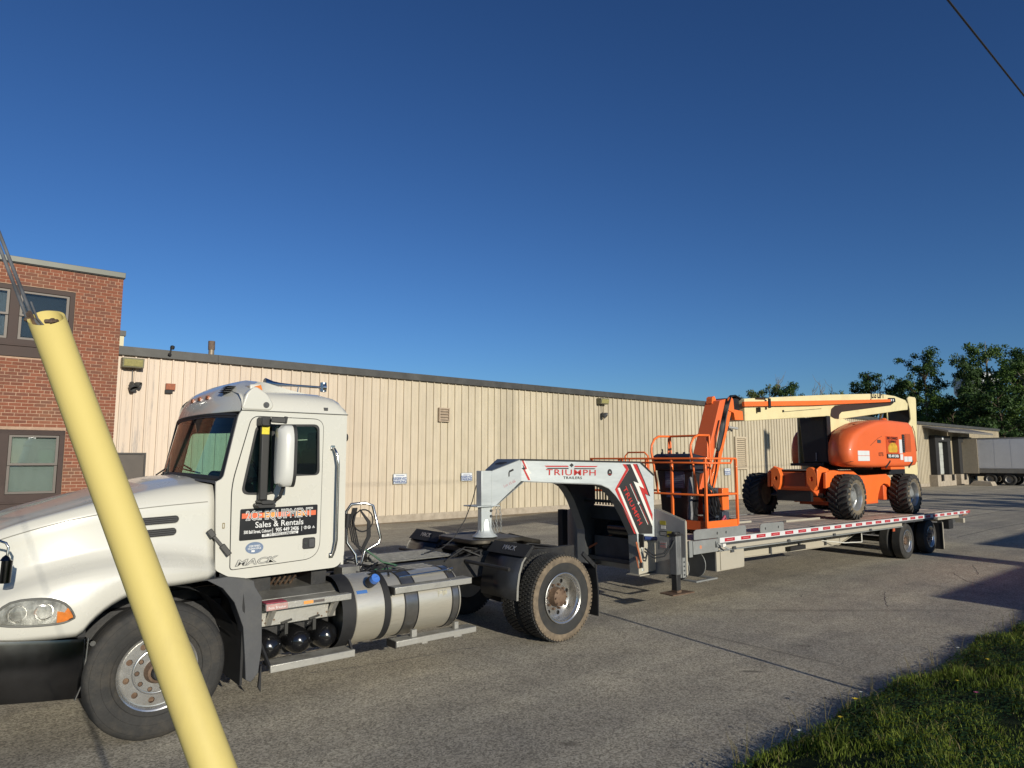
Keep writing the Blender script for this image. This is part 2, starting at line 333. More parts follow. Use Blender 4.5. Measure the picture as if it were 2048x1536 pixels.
# grass bank ------------------------------------------------------------
def bank_z(x, y):
    d = 2.86 - 0.012 * (x - 6) + 0.05 * np.sin(x * 2.1) + 0.03 * np.sin(x * 5.3) - y
    return np.where(d > 0, 0.02 + 0.46 * (1 - np.exp(-np.maximum(d, 0) * 0.55)) , -0.05)
gx = np.concatenate([np.arange(-30, 2, 2.0), np.arange(2, 18, 0.2), np.arange(18, 120, 2.0)]); gy = np.concatenate([np.arange(-40, -4, 3.0), np.arange(-4, 3.0, 0.12), [3.1]])
secs = [[(x, y, float(bank_z(x, y)) + 0.012 * math.sin(x * 7 + y * 5)) for y in gy] for x in gx]
M_soil = mat('grass_soil', (0.030, 0.045, 0.014), 0.95, var=0.4, scale=12, bump=0.8, bscale=60, spec=0.1)
obj('grass_bank', MB().loft(secs), M_soil, kind='structure', smooth=60)
def leaf_mat(name, c0, c1, trans=0.35, rough=0.6):
    m = bpy.data.materials.new(name); m.use_nodes = True; t = m.node_tree; N = t.nodes; L = t.links
    b = N['Principled BSDF']; b.inputs['Roughness'].default_value = rough; b.inputs['Specular IOR Level'].default_value = 0.25
    g = N.new('ShaderNodeNewGeometry'); r = N.new('ShaderNodeValToRGB')
    n = N.new('ShaderNodeTexNoise'); n.inputs['Scale'].default_value = 1.1; n.inputs['Detail'].default_value = 3; L.new(g.outputs['Position'], n.inputs['Vector'])
    a = N.new('ShaderNodeMath'); a.operation = 'MULTIPLY_ADD'; a.inputs[1].default_value = 0.5; L.new(g.outputs['Random Per Island'], a.inputs[0])
    s = N.new('ShaderNodeMath'); s.operation = 'MULTIPLY_ADD'; s.inputs[1].default_value = 1.5; s.inputs[2].default_value = -0.5; L.new(n.outputs[0], s.inputs[0]); L.new(s.outputs[0], a.inputs[2])
    L.new(a.outputs[0], r.inputs[0]); r.color_ramp.elements[0].color = (*c0, 1); r.color_ramp.elements[1].color = (*c1, 1)
    r.color_ramp.elements[0].position = 0.1; r.color_ramp.elements[1].position = 0.95
    L.new(r.outputs[0], b.inputs['Base Color'])
    tr = N.new('ShaderNodeBsdfTranslucent'); L.new(r.outputs[0], tr.inputs[0]); mx = N.new('ShaderNodeMixShader'); mx.inputs[0].default_value = trans
    o = N['Material Output']; L.new(b.outputs[0], mx.inputs[1]); L.new(tr.outputs[0], mx.inputs[2]); L.new(mx.outputs[0], o.inputs[0]); return m
M_grass = leaf_mat('grass_blades', (0.035, 0.070, 0.008), (0.24, 0.30, 0.040))
M_straw = leaf_mat('dry_grass', (0.16, 0.15, 0.05), (0.34, 0.28, 0.12))
M_clover = leaf_mat('clover', (0.03, 0.085, 0.012), (0.10, 0.20, 0.03))
def fast_mesh(name, V, F, m, k):
    me = bpy.data.meshes.new(name); me.vertices.add(len(V)); me.vertices.foreach_set('co', V.ravel().astype(np.float32))
    nf = len(F); me.loops.add(nf * k); me.loops.foreach_set('vertex_index', F.ravel().astype(np.int32)); me.polygons.add(nf)
    me.polygons.foreach_set('loop_start', np.arange(nf, dtype=np.int32) * k)
    me.update(calc_edges=True); me.validate(); return me
def blades(n, hmin, hmax, wd, x0, x1, y0, y1, near_bias, lean=0.5):
    P = np.zeros((n * 3, 2)); k = 0; pts = []
    x = x0 + (x1 - x0) * rng.random(n * 4) ** near_bias; y = y1 - (y1 - y0) * rng.random(n * 4) ** 1.15
    ok = (y < 0.30 * 0 + 2.86 - 0.012 * (x - 6) + 0.05 * np.sin(x * 2.1) + 0.03 * np.sin(x * 5.3)) & (x / np.maximum(y, 0.01) > 1.15) | (y <= 0.05)
    x = x[ok][:n]; y = y[ok][:n]; n = len(x); z = bank_z(x, y) - 0.01
    clump = 0.72 + 0.42 * np.sin(x * 7.1 + 1.3 * np.sin(y * 9)) * np.sin(y * 8.7 + 2) + 0.35 * np.sin(x * 2.9 + 2 * np.sin(y * 2.1)) + 0.30 * rng.random(n)
    h = (hmin + (hmax - hmin) * rng.random(n)) * clump; a = rng.random(n) * 2 * PI; l = lean * (0.3 + rng.random(n)); d = rng.random(n) * 2 * PI
    wx = np.cos(a) * wd / 2; wy = np.sin(a) * wd / 2; lx = np.cos(d) * l; ly = np.sin(d) * l
    V = np.zeros((n, 5, 3)); B = np.stack([x, y, z], 1)
    V[:, 0] = B + np.stack([-wx, -wy, 0 * x], 1); V[:, 1] = B + np.stack([wx, wy, 0 * x], 1)
    mid = B + np.stack([lx * h * 0.35, ly * h * 0.35, h * 0.6], 1); V[:, 2] = mid + np.stack([wx * .8, wy * .8, 0 * x], 1); V[:, 3] = mid - np.stack([wx * .8, wy * .8, 0 * x], 1)
    V[:, 4] = B + np.stack([lx * h, ly * h, h * (1 - 0.25 * l)], 1)
    I = np.arange(n)[:, None] * 5; F = np.concatenate([I + np.array([0, 1, 2]), I + np.array([0, 2, 3]), I + np.array([3, 2, 4])])
    return V.reshape(-1, 3), F
V, F = blades(190000, 0.022, 0.085, 0.006, 2.2, 16, -3.5, 2.9, 1.25)
o = link_mesh('grass', fast_mesh('grass', V, F, None, 3), M_grass); o['kind'] = 'stuff'
V, F = blades(9000, 0.04, 0.12, 0.004, 2.2, 16, -3.5, 2.9, 1.2, 0.7)
o = link_mesh('dry_grass', fast_mesh('dry_grass', V, F, None, 3), M_straw); o['kind'] = 'stuff'
# clover / broadleaf cover
n = 60000; x = 2.2 + 13.8 * rng.random(n * 2) ** 1.25; y = 2.84 - 6.2 * rng.random(n * 2) ** 1.1; ok = (x > 1.15 * y) & (np.sin(x * 2.3) * np.sin(y * 2.9 + 1) > -0.35); x = x[ok][:n]; y = y[ok][:n]; n = len(x)
z = bank_z(x, y) + 0.02 + 0.045 * rng.random(n); r = 0.008 + 0.009 * rng.random(n); a = rng.random(n) * 2 * PI; ti = 0.6 * rng.random(n)
V = np.zeros((n, 4, 3))
for k in range(4):
    aa = a + k * PI / 2; V[:, k] = np.stack([x + r * np.cos(aa), y + r * np.sin(aa), z + r * ti * np.cos(aa + 1)], 1)
o = link_mesh('clover', fast_mesh('clover', V.reshape(-1, 3), np.arange(n)[:, None] * 4 + np.arange(4), None, 4), M_clover); o['kind'] = 'stuff'
# dandelions and weeds at the verge
M_yel = mat('dandelion_yellow', (0.75, 0.55, 0.03), 0.7, var=0.2, scale=80); M_pink = mat('clover_pink', (0.45, 0.10, 0.22), 0.7, var=0.2, scale=80); M_wht = mat('flower_white', (0.75, 0.75, 0.66), 0.7, var=0.1)
def flower(px, py, h, m, r, lab, sq=0.35):
    z = float(bank_z(px, py)); t = thing('wild_flower', lab, 'flower', (px, py, z), group='wild flowers in the grass bank')
    obj('stem', MB().tube([(px, py, z - .02), (px + .01, py + .004, z + h * .6), (px + .015, py, z + h)], 0.002, 5), M_clover, t)
    g = MB()
    for k in range(14):
        a = k * 2.4; rr = r * (0.55 + 0.45 * (k % 3) / 2); g.add([(px + .015, py, z + h), (px + .015 + rr * math.cos(a), py + rr * math.sin(a), z + h + r * sq), (px + .015 + rr * math.cos(a + .5), py + rr * math.sin(a + .5), z + h + r * sq)], [(0, 1, 2)])
    obj('petals', g, m, t)
FL = [(6.05, 2.72, .12, M_yel, .030, 'yellow dandelion standing at the road edge, beside a white seed head'), (5.72, 2.70, .07, M_yel, .022, 'low yellow dandelion at the lower end of the verge'),
      (6.25, 2.76, .13, M_wht, .018, 'pale seed head beside the yellow dandelion on the verge'), (8.2, 2.35, .08, M_yel, .022, 'yellow flower in the middle of the grass bank'),
      (6.7, 2.02, .08, M_pink, .022, 'pink clover flower low in the grass bank'), (8.9, 2.83, .14, M_wht, .022, 'pale flower on a tall stalk at the far end of the verge'),
      (5.05, 2.70, .12, M_wht, .02, 'small pale flower nearest the bottom edge of the grass'), (7.0, 2.25, .1, M_yel, .016, 'tiny yellow flower between the dandelion and the pink clover')]
for f in FL: flower(*f)
g = MB()
for k in range(60):
    x = random.uniform(4.4, 11); y = 2.84 - 0.012 * (x - 6) + random.uniform(-.06, .03); z = 0.03; h = random.uniform(.1, .26)
    dx = random.uniform(-.12, .12); dy = random.uniform(-.05, .08); g.tube([(x, y, z), (x + dx * .4, y + dy * .4, z + h * .6), (x + dx, y + dy, z + h)], [.0022, .0018, .0008], 4)
o = obj('tall_grass_stalk', g, M_straw); o['kind'] = 'stuff'
# ================================================================ METAL WAREHOUSE
WY = 21.3
def siding_mat():
    m = mat('siding_paint', (0.54, 0.475, 0.345), 0.55, var=0.10, scale=1.0, dirt=(0.40, 0.355, 0.225), damt=0.55, dscale=1.3, spec=0.3)
    t = m.node_tree; N = t.nodes; L = t.links; b = N['Principled BSDF']; src = b.inputs['Base Color'].links[0].from_socket
    g = N.new('ShaderNodeNewGeometry'); sp = N.new('ShaderNodeSeparateXYZ'); L.new(g.outputs['Position'], sp.inputs[0])
    mpw = N.new('ShaderNodeMapping'); mpw.inputs['Scale'].default_value = (2.6, 1, .9); mpw.inputs['Rotation'].default_value = (0, .35, 0); L.new(g.outputs['Position'], mpw.inputs[0])
    for n in list(N):
        if n.type == 'TEX_NOISE': L.new(mpw.outputs[0], n.inputs['Vector'])
    # the old end of the wall is chalky pink
    r = N.new('ShaderNodeMapRange'); r.interpolation_type = 'SMOOTHSTEP'; r.inputs['From Min'].default_value = 4.5; r.inputs['From Max'].default_value = 17.0; r.inputs['To Min'].default_value = 0.85; r.inputs['To Max'].default_value = 0.12
    L.new(sp.outputs[0], r.inputs[0]); mx = N.new('ShaderNodeMix'); mx.data_type = 'RGBA'; L.new(r.outputs[0], mx.inputs[0]); L.new(src, mx.inputs[6]); mx.inputs[7].default_value = (0.56, 0.46, 0.375, 1)
    # vertical run-off streaks (grey), heavy near x 4..5
    mp = N.new('ShaderNodeMapping'); mp.inputs['Scale'].default_value = (6.5, 1, 0.55); L.new(g.outputs['Position'], mp.inputs[0])
    n1 = N.new('ShaderNodeTexNoise'); n1.inputs['Scale'].default_value = 1.0; n1.inputs['Detail'].default_value = 8; n1.inputs['Roughness'].default_value = 0.75; L.new(mp.outputs[0], n1.inputs['Vector'])
    q = N.new('ShaderNodeMapRange'); q.inputs['From Min'].default_value = 0.56; q.inputs['From Max'].default_value = 0.72; L.new(n1.outputs[0], q.inputs[0])
    w = N.new('ShaderNodeMapRange'); w.interpolation_type = 'SMOOTHSTEP'; w.inputs['From Min'].default_value = 5.3; w.inputs['From Max'].default_value = 4.4; w.inputs['To Min'].default_value = 0.16; w.inputs['To Max'].default_value = 0.85; L.new(sp.outputs[0], w.inputs[0])
    k = N.new('ShaderNodeMath'); k.operation = 'MULTIPLY'; L.new(q.outputs[0], k.inputs[0]); L.new(w.outputs[0], k.inputs[1])
    m2 = N.new('ShaderNodeMix'); m2.data_type = 'RGBA'; L.new(k.outputs[0], m2.inputs[0]); L.new(mx.outputs[2], m2.inputs[6]); m2.inputs[7].default_value = (0.16, 0.17, 0.19, 1)
    # painted band of the overhead cable's cast shadow, switched off
    z1 = N.new('ShaderNodeMath'); z1.operation = 'COMPARE'; z1.inputs[1].default_value = 1.36; z1.inputs[2].default_value = 0.16; L.new(sp.outputs[2], z1.inputs[0])
    zz = N.new('ShaderNodeMath'); zz.operation = 'MULTIPLY'; zz.inputs[1].default_value = 0.0; L.new(z1.outputs[0], zz.inputs[0])
    oi = N.new('ShaderNodeObjectInfo'); pr = N.new('ShaderNodeMapRange'); pr.inputs['To Min'].default_value = .91; pr.inputs['To Max'].default_value = 1.07; L.new(oi.outputs['Random'], pr.inputs[0])
    m3 = N.new('ShaderNodeMix'); m3.data_type = 'RGBA'; L.new(zz.outputs[0], m3.inputs[0]); L.new(m2.outputs[2], m3.inputs[6]); m3.inputs[7].default_value = (0.36, 0.29, 0.20, 1)
    pm_ = N.new('ShaderNodeVectorMath'); pm_.operation = 'SCALE'; L.new(m3.outputs[2], pm_.inputs[0]); L.new(pr.outputs[0], pm_.inputs['Scale']); L.new(pm_.outputs[0], b.inputs['Base Color']); return m
M_sid = siding_mat()
M_flash = mat('roof_flashing', (0.070, 0.068, 0.062), 0.55, 0.2, var=0.25, scale=2.5, dirt=(0.15, 0.15, 0.145), damt=0.5, dscale=0.8)
M_conc = mat('concrete', (0.42, 0.36, 0.28), 0.9, var=0.2, scale=4, bump=0.4, bscale=50, dirt=(0.24, 0.19, 0.13), damt=0.8, dscale=2.5)
M_brown = mat('brown_door_paint', (0.075, 0.058, 0.045), 0.45, var=0.15, scale=3)
M_black = mat('black_rubber', (0.014, 0.014, 0.015), 0.7, var=0.3, scale=15)
M_roof = mat('roof_membrane', (0.10, 0.10, 0.10), 0.9, var=0.2)
wh = thing('metal_warehouse', 'long low warehouse of ribbed beige metal siding behind the truck and trailer', 'warehouse', (2.5, WY, 0))
obj('wall', MB().box(1.2, 83, WY + .045, WY + 34, 0.0, 5.15), M_sid, wh)
obj('roof', MB().prism([(WY + .05, 5.16), (WY + 34, 5.16), (WY + 34, 5.25), (WY + 17, 5.32), (WY + .05, 5.25)], 'yz', 1.2, 83.05), M_roof, wh)
pm = MB(); P = 0.3234; prof = []
for k in range(3):
    c = P * (k + .5); prof += [(c - .030, 0.038), (c - .024, -.014), (c + .016, -.014), (c + .034, 0.038)]
    if k < 2 or True: prof += [(c + .13, 0.038), (c + .140, 0.030), (c + .155, 0.030), (c + .165, 0.038)]
prof = [(0, .038)] + prof + [(3 * P, .038)]
pm.loft([[(x, y - .0, z) for x, y in prof] for z in (0.24, 5.14)])
pm.loft([[(x, .041, z) for x, y in prof[:1] + prof[-1:]] for z in (0.24, 5.14)])
x0 = 11.46 - P / 2 - 9 * 3 * P; first = None
me = bpy.data.meshes.new('siding_panel'); me.from_pydata(pm.v, [], pm.f); me.materials.append(M_sid)
for n in range(0, 83):
    xx = x0 + n * 3 * P
    o = bpy.data.objects.new('siding_panel', me); C.objects.link(o); o.parent = wh; o.location = (xx - 2.5, random.uniform(-.003, .003), random.choice((0, 0, .004, -.004)))
obj('foundation', MB().box(1.2, 83, WY + .0, WY + .3, -0.1, 0.25), M_conc, wh, bevel=0.01)
for a, bb in ((2.5, 6.2), (6.2, 18.3), (18.3, 30.4), (30.4, 42.6), (42.6, 54.8), (54.8, 67), (67, 83.05)):
    obj('flashing', MB().prism([(WY - .10, 5.10), (WY - .10, 5.34), (WY + .20, 5.37), (WY + .20, 5.33), (WY - .07, 5.30), (WY - .07, 5.10)], 'yz', a + .004, bb - .004), M_flash, wh)
d = obj('door', MB().box(3.55, 4.36, WY - .045, WY - .02, 0.02, 2.33), M_brown, wh); 
obj('door_frame', MB().prism([(3.5, 0.0), (3.5, 2.39), (4.41, 2.39), (4.41, 0.0), (4.365, 0), (4.365, 2.34), (3.545, 2.34), (3.545, 0)], 'xz', WY - .06, WY - .005), mat('door_frame_paint', (0.03, 0.025, 0.022), .5), wh)
obj('door_handle', MB().tube([(4.27, WY - .045, 1.0), (4.27, WY - .11, 1.0), (4.17, WY - .11, 1.0)], 0.012), mat('dull_steel', (0.4, 0.4, 0.4), .35, .9), d)
M_cream = mat('cream_parapet', (0.66, 0.60, 0.40), 0.6, var=0.06)
obj('parapet', MB().box(-2, 3.86, WY + 1.0, WY + 4, 5.2, 5.80), M_cream, wh)
obj('parapet_coping', MB().box(-2, 3.90, WY + .96, WY + 4, 5.80, 5.95), M_flash, wh)
# small wall louvre, tall louvre
M_vent = mat('vent_metal', (0.50, 0.39, 0.28), .5, .2, var=.2, scale=8)
v = obj('wall_vent', MB().holed([(14.22, 3.62), (14.70, 3.62), (14.70, 4.15), (14.22, 4.15)], [[(14.27, 3.67), (14.65, 3.67), (14.65, 4.10), (14.27, 4.10)]], 'xz', WY - .09, WY), M_vent, wh)
obj('vent_back', MB().box(14.25, 14.67, WY - .02, WY - .004, 3.65, 4.12), mat('vent_shadow', (0.06, 0.03, 0.02), .8), v)
for k in range(4): obj('vent_slat', MB().prism([(WY - .085, 3.69 + k * .105), (WY - .08, 3.70 + k * .105), (WY - .03, 3.78 + k * .105), (WY - .035, 3.775 + k * .105)], 'yz', 14.28, 14.64), M_vent, v)
M_lv = mat('louvre_paint', (0.58, 0.48, 0.34), .5, var=.08)
v = obj('louvre', MB().holed([(34.15, 1.66), (35.35, 1.66), (35.35, 3.50), (34.15, 3.50)], [[(34.30, 1.78), (35.20, 1.78), (35.20, 3.40), (34.30, 3.40)]], 'xz', WY - .10, WY), M_lv, wh)
obj('louvre_back', MB().box(34.25, 35.25, WY - .015, WY - .004, 1.72, 3.45), M_black, v)
for k in range(14): obj('louvre_slat', MB().prism([(WY - .098, 1.80 + k * .115), (WY - .094, 1.80 + k * .115), (WY - .02, 1.885 + k * .115), (WY - .024, 1.892 + k * .115)], 'yz', 34.31, 35.19), M_lv, v)
M_rust = mat('rusty_conduit', (0.35, 0.14, 0.05), .7)
obj('conduit', MB().tube([(41.6, WY - .03, 4.6), (41.62, WY - .03, 0.3)], .03, 6), M_rust, wh)
# loading docks
M_seal = mat('dock_seal', (0.018, 0.018, 0.019), .8, var=.3, scale=3)
M_dd = mat('dock_door_paint', (0.50, 0.52, 0.49), .5, var=.12, scale=1.5, dirt=(.2, .2, .2), damt=.5)
M_can = mat('canopy_metal', (0.20, 0.185, 0.165), .6, .2, var=.25, scale=1)
for (a, lab) in ((63.6, 0), (69.2, 1)):
    f = obj('dock_seal', MB().prism([(a, .95), (a, 4.25), (a + 3.6, 4.25), (a + 3.6, .95), (a + 2.85, .95), (a + 2.85, 3.75), (a + .75, 3.75), (a + .75, .95)], 'xz', WY - .5, WY - .01), M_seal, wh, bevel=.03)
    dd = obj('dock_door', MB().box(a + .7, a + 2.9, WY - .06, WY - .01, .98, 3.8), M_dd, wh)
    for k in range(5): obj('dock_door_panel', MB().box(a + .76, a + 2.84, WY - .085, WY - .062, 1.02 + k * .55, 1.53 + k * .55), M_dd, dd, bevel=.01)
    obj('dock_wall', MB().box(a - .35, a + 4.0, WY - .62, WY - .002, 0, .94), M_conc, wh, bevel=.02)
    obj('dock_bumper', MB().box(a + .4, a + .7, WY - .75, WY - .622, .45, .95), M_black, wh); obj('dock_bumper', MB().box(a + 2.9, a + 3.2, WY - .75, WY - .622, .45, .95), M_black, wh)
    obj('dock_sign', MB().box(a + 1.5, a + 1.85, WY - .52, WY - .503, 3.9, 4.12), mat('sign_white', (.8, .8, .8), .4), wh)
for a in (62.4, 68.2):
    obj('canopy', MB().prism([(WY - 1.9, 4.42), (WY - 1.9, 4.58), (WY - .005, 5.04), (WY - .005, 4.88)], 'yz', a, a + 5.7), M_can, wh, bevel=.02)

# ---- things fixed to the warehouse
M_lamp = mat('lamp_housing', (0.20, 0.19, 0.12), .5, .3, var=.2, scale=8); M_lens = mat('lamp_lens', (0.36, 0.33, 0.14), .15, var=.2, scale=20, coat=.5)
M_grey = mat('grey_fitting', (0.10, 0.10, 0.10), .5, .4)
def wall_lamp(x, lab):
    t = thing('wall_light', lab, 'wall light', (x, WY, 4.9), group='wall lights on the metal warehouse')
    obj('housing', MB().prism([(WY - .30, 5.0), (WY - .005, 5.02), (WY - .005, 4.74), (WY - .26, 4.74)], 'yz', x - .27, x + .27), M_lamp, t, bevel=.012)
    obj('lens', MB().prism([(WY - .315, 4.96), (WY - .302, 4.965), (WY - .268, 4.78), (WY - .282, 4.775)], 'yz', x - .23, x + .23), M_lens, t)
    obj('conduit', MB().tube([(x + .03, WY - .05, 4.74), (x + .04, WY - .05, 4.32)], .014, 6), M_grey, t)
    f = obj('floodlight', MB().cyl((x + .03, WY - .05, 4.32), (x + .03, WY - .12, 4.27), .06).lathe([(.04, 0), (.075, .03), (.10, .16), (.10, .2)], (x - .01, WY - .12, 4.28), (.3, -.6, -.65), 14).lathe([(.035, 0), (.065, .03), (.085, .13), (.085, .17)], (x + .09, WY - .1, 4.30), (.75, -.5, -.2), 14), M_grey, t, smooth=40)
wall_lamp(3.91, 'boxy wall light with yellowed lens high on the siding next to the brick corner')
wall_lamp(23.2, 'boxy wall light high on the siding above the gooseneck arch')
t = thing('junction_box', 'rust red square box on the siding between the brick corner and the cab', 'box', (4.9, WY, 4.2))
obj('cover', MB().box(4.81, 5.06, WY - .10, WY - .005, 4.20, 4.38), mat('rust_red', (0.33, 0.10, 0.045), .7, var=.35, scale=14), t, bevel=.006)
obj('back_box', MB().box(4.80, 5.0, WY - .075, WY - .006, 4.10, 4.195), M_black, t)
t = thing('security_camera', 'grey security camera on the siding right of the raised orange jib', 'camera', (33.6, WY, 3.98))
obj('bracket', MB().box(33.45, 33.57, WY - .08, WY - .01, 3.80, 4.02), M_grey, t); obj('camera_body', MB().cyl((33.5, WY - .1, 4.0), (34.0, WY - .35, 3.93), .07), mat('cam_grey', (.35, .35, .34), .5), t, smooth=40)
t = thing('roof_camera', 'small black camera perched on the roof edge left of the vent pipe', 'camera', (4.87, WY, 5.3))
obj('mount', MB().cyl((4.86, WY - .12, 5.20), (4.88, WY - .12, 5.40), .022), M_black, t); obj('camera_head', MB().lathe([(0, 0), (.05, .01), (.06, .05), (.055, .11), (0, .13)], (4.90, WY - .14, 5.36), (0.1, -.2, 1), 12).lathe([(0, 0), (.045, .01), (.05, .05), (0, .10)], (4.84, WY - .14, 5.18), (0.2, -.4, 1), 12), M_black, t, smooth=50)
t = thing('vent_pipe', 'stubby rusty vent pipe standing on the warehouse roof above the cab', 'pipe', (6.2, WY + .7, 5.25))
pr_ = mat('pipe_galv', (.33, .27, .20), .55, .4, var=.35, scale=9)
obj('pipe', MB().cyl((6.22, WY + .7, 5.2), (6.22, WY + .7, 5.60), .085), pr_, t, smooth=40); obj('pipe_cap', MB().cyl((6.22, WY + .7, 5.60), (6.215, WY + .7, 5.87), .10), mat('pipe_rust', (.16, .11, .08), .8, var=.4, scale=12), t, smooth=40)
M_swt = mat('sign_face', (0.78, 0.80, 0.80), .35, var=.03); M_sbl = mat('sign_blue', (0.03, 0.08, 0.25), .4); M_gal = mat('galvanised', (0.46, 0.49, 0.49), .38, .55, var=.18, scale=3, dirt=(.62, .65, .64), damt=.5, dscale=6)
def park_sign(xc, zc, wd, ht, lab):
    t = thing('parking_sign', lab, 'sign', (xc, WY, zc), group='reserved parking signs on the warehouse wall')
    obj('sign_plate', MB().rbox(xc - wd / 2, xc + wd / 2, WY - .035, WY - .028, zc - ht / 2, zc + ht / 2, .02), M_swt, t)
    obj('sign_edge', MB().holed(rrect(xc - wd / 2 - .008, xc + wd / 2 + .008, zc - ht / 2 - .008, zc + ht / 2 + .008, .025), [rrect(xc - wd / 2 + .006, xc + wd / 2 - .006, zc - ht / 2 + .006, zc + ht / 2 - .006, .016)], 'xz', WY - .042, WY - .030), M_gal, t)
    for s, dz, sz in (('RESERVED', .0, .135), ('PARKING', -.115, .135)): text('lettering', s, sz * wd / .56, M_sbl, t, (xc, WY - .037, zc + dz * ht / .36), (1, 0, 0), (0, 0, 1), bold=.004)
    obj('logo_bar', MB().box(xc - wd * .32, xc + wd * .32, WY - .0385, WY - .036, zc + ht * .30, zc + ht * .35), M_sbl, t)
park_sign(12.61, 1.52, .54, .345, 'white reserved parking sign nearest the cab')
park_sign(15.55, 1.545, .51, .30, 'white reserved parking sign just left of the gooseneck hitch post')
park_sign(25.5, 1.56, .5, .36, 'white reserved parking sign mostly hidden behind the basket control console')
park_sign(33.36, 1.54, .56, .37, 'white reserved parking sign between the basket and the far tyre, below the tall louvre')

# ================================================================ BRICK BUILDING
BY = 16.5; BX = 2.777
def brick_mat():
    m = bpy.data.materials.new('red_brick'); m.use_nodes = True; t = m.node_tree; N = t.nodes; L = t.links; b = N['Principled BSDF']; b.inputs['Roughness'].default_value = .85; b.inputs['Specular IOR Level'].default_value = .2
    oi = N.new('ShaderNodeObjectInfo'); ge = N.new('ShaderNodeNewGeometry'); a = N.new('ShaderNodeMath'); a.operation = 'ADD'; L.new(oi.outputs['Random'], a.inputs[0]); L.new(ge.outputs['Random Per Island'], a.inputs[1])
    f = N.new('ShaderNodeMath'); f.operation = 'FRACT'; L.new(a.outputs[0], f.inputs[0]); r = N.new('ShaderNodeValToRGB'); L.new(f.outputs[0], r.inputs[0])
    r.color_ramp.elements[0].color = (.165, .062, .038, 1); r.color_ramp.elements[1].color = (.225, .084, .050, 1); e = r.color_ramp.elements.new(.12); e.color = (.15, .066, .046, 1); e = r.color_ramp.elements.new(.5); e.color = (.195, .070, .041, 1)
    n = N.new('ShaderNodeTexNoise'); n.inputs['Scale'].default_value = 30; n.inputs['Detail'].default_value = 6; L.new(ge.outputs['Position'], n.inputs['Vector']); q = N.new('ShaderNodeMapRange'); q.inputs['To Min'].default_value = .7; q.inputs['To Max'].default_value = 1.3; L.new(n.outputs[0], q.inputs[0])
    x = N.new('ShaderNodeMix'); x.data_type = 'RGBA'; x.blend_type = 'MULTIPLY'; x.inputs[0].default_value = 1; L.new(r.outputs[0], x.inputs[6]); L.new(q.outputs[0], x.inputs[7]); 
    n2 = N.new('ShaderNodeTexNoise'); n2.inputs['Scale'].default_value = 1.1; n2.inputs['Detail'].default_value = 5; L.new(ge.outputs['Position'], n2.inputs['Vector']); q2 = N.new('ShaderNodeMapRange'); q2.inputs['From Min'].default_value = .52; q2.inputs['From Max'].default_value = .75; q2.inputs['To Max'].default_value = .35; L.new(n2.outputs[0], q2.inputs[0])
    y = N.new('ShaderNodeMix'); y.data_type = 'RGBA'; L.new(q2.outputs[0], y.inputs[0]); L.new(x.outputs[2], y.inputs[6]); y.inputs[7].default_value = (.20, .13, .075, 1); L.new(y.outputs[2], b.inputs['Base Color'])
    bp = N.new('ShaderNodeBump'); bp.inputs['Strength'].default_value = .4; bp.inputs['Distance'].default_value = .004; L.new(n.outputs[0], bp.inputs['Height']); L.new(bp.outputs[0], b.inputs['Normal']); return m
M_brick = brick_mat()
M_mort = mat('mortar', (0.52, 0.35, 0.25), .95, var=.18, scale=7, bump=.5, bscale=90, dirt=(.34, .24, .16), damt=.7, dscale=.9, spec=.1)
bb_ = thing('brick_building', 'two storey red brick building with brown window frames at the left edge', 'building', (BX, BY, 0))
wins = [(-.95, 1.92, 4.225, 5.675), (-.95, 1.915, 1.19, 2.785)]
obj('wall', MB().holed([(-3.2, 0), (BX - .006, 0), (BX - .006, 6.12), (-3.2, 6.12)], [[(a, c), (b2, c), (b2, d_), (a, d_)] for a, b2, c, d_ in wins], 'xz', BY + .008, BY + .22), M_mort, bb_)
obj('side_wall', MB().box(BX - .22, BX - .006, BY + .221, WY + 8, 0, 6.12), M_brick, bb_)
obj('roof', MB().box(-3.2, BX - .05, BY + .05, WY + 8, 6.0, 6.11), M_roof, bb_)
M_cop = mat('grey_coping', (0.13, 0.135, 0.115), .5, .3, var=.15, scale=3)
obj('coping', MB().box(-3.2, BX + .03, BY - .05, BY + .35, 6.125, 6.24), M_cop, bb_, bevel=.006)
obj('coping_drip', MB().box(-3.2, BX + .024, BY - .035, BY - .001, 6.105, 6.122), M_black, bb_)
CH = .0677; BL = .2045; cand = []; rest = MB()
def inwin(a, b2, z0, z1): return [w_ for w_ in wins if z1 > w_[2] + .001 and z0 < w_[3] - .001 and b2 > w_[0] and a < w_[1]]
for r_ in range(90):
    z0 = .005 + r_ * CH; z1 = z0 + .0568; ph = (r_ + 2) % 6
    L_ = BL if ph else BL / 2; off = BL * .25 if not ph else (BL * .5 if r_ % 2 else 0)
    x = BX - off if off else BX
    if off: cuts = [(x, BX - 0.0)]
    else: cuts = []
    xx = x
    while xx > -3.0: cuts.append((xx - L_, xx)); xx -= L_
    for a, b2 in cuts:
        a2 = a + .0110; 
        for w_ in wins:
            if z1 > w_[2] and z0 < w_[3]:
                if a2 < w_[0] < b2: b2 = w_[0] - .004
                if a2 < w_[1] < b2: a2 = w_[1] + .004
        if b2 - a2 < .03 or inwin(a2 + .002, b2 - .002, z0, z1): continue
        cand.append((a2, b2, z0, z1))
def vis(c): return c[0] > .72 and c[2] > 1.15
vs_ = sorted([c for c in cand if vis(c)], key=lambda c: (c[0]) ** 2 + (c[2] - 2.19) ** 2 * .9)[:300]; vset = set(vs_); cache = {}
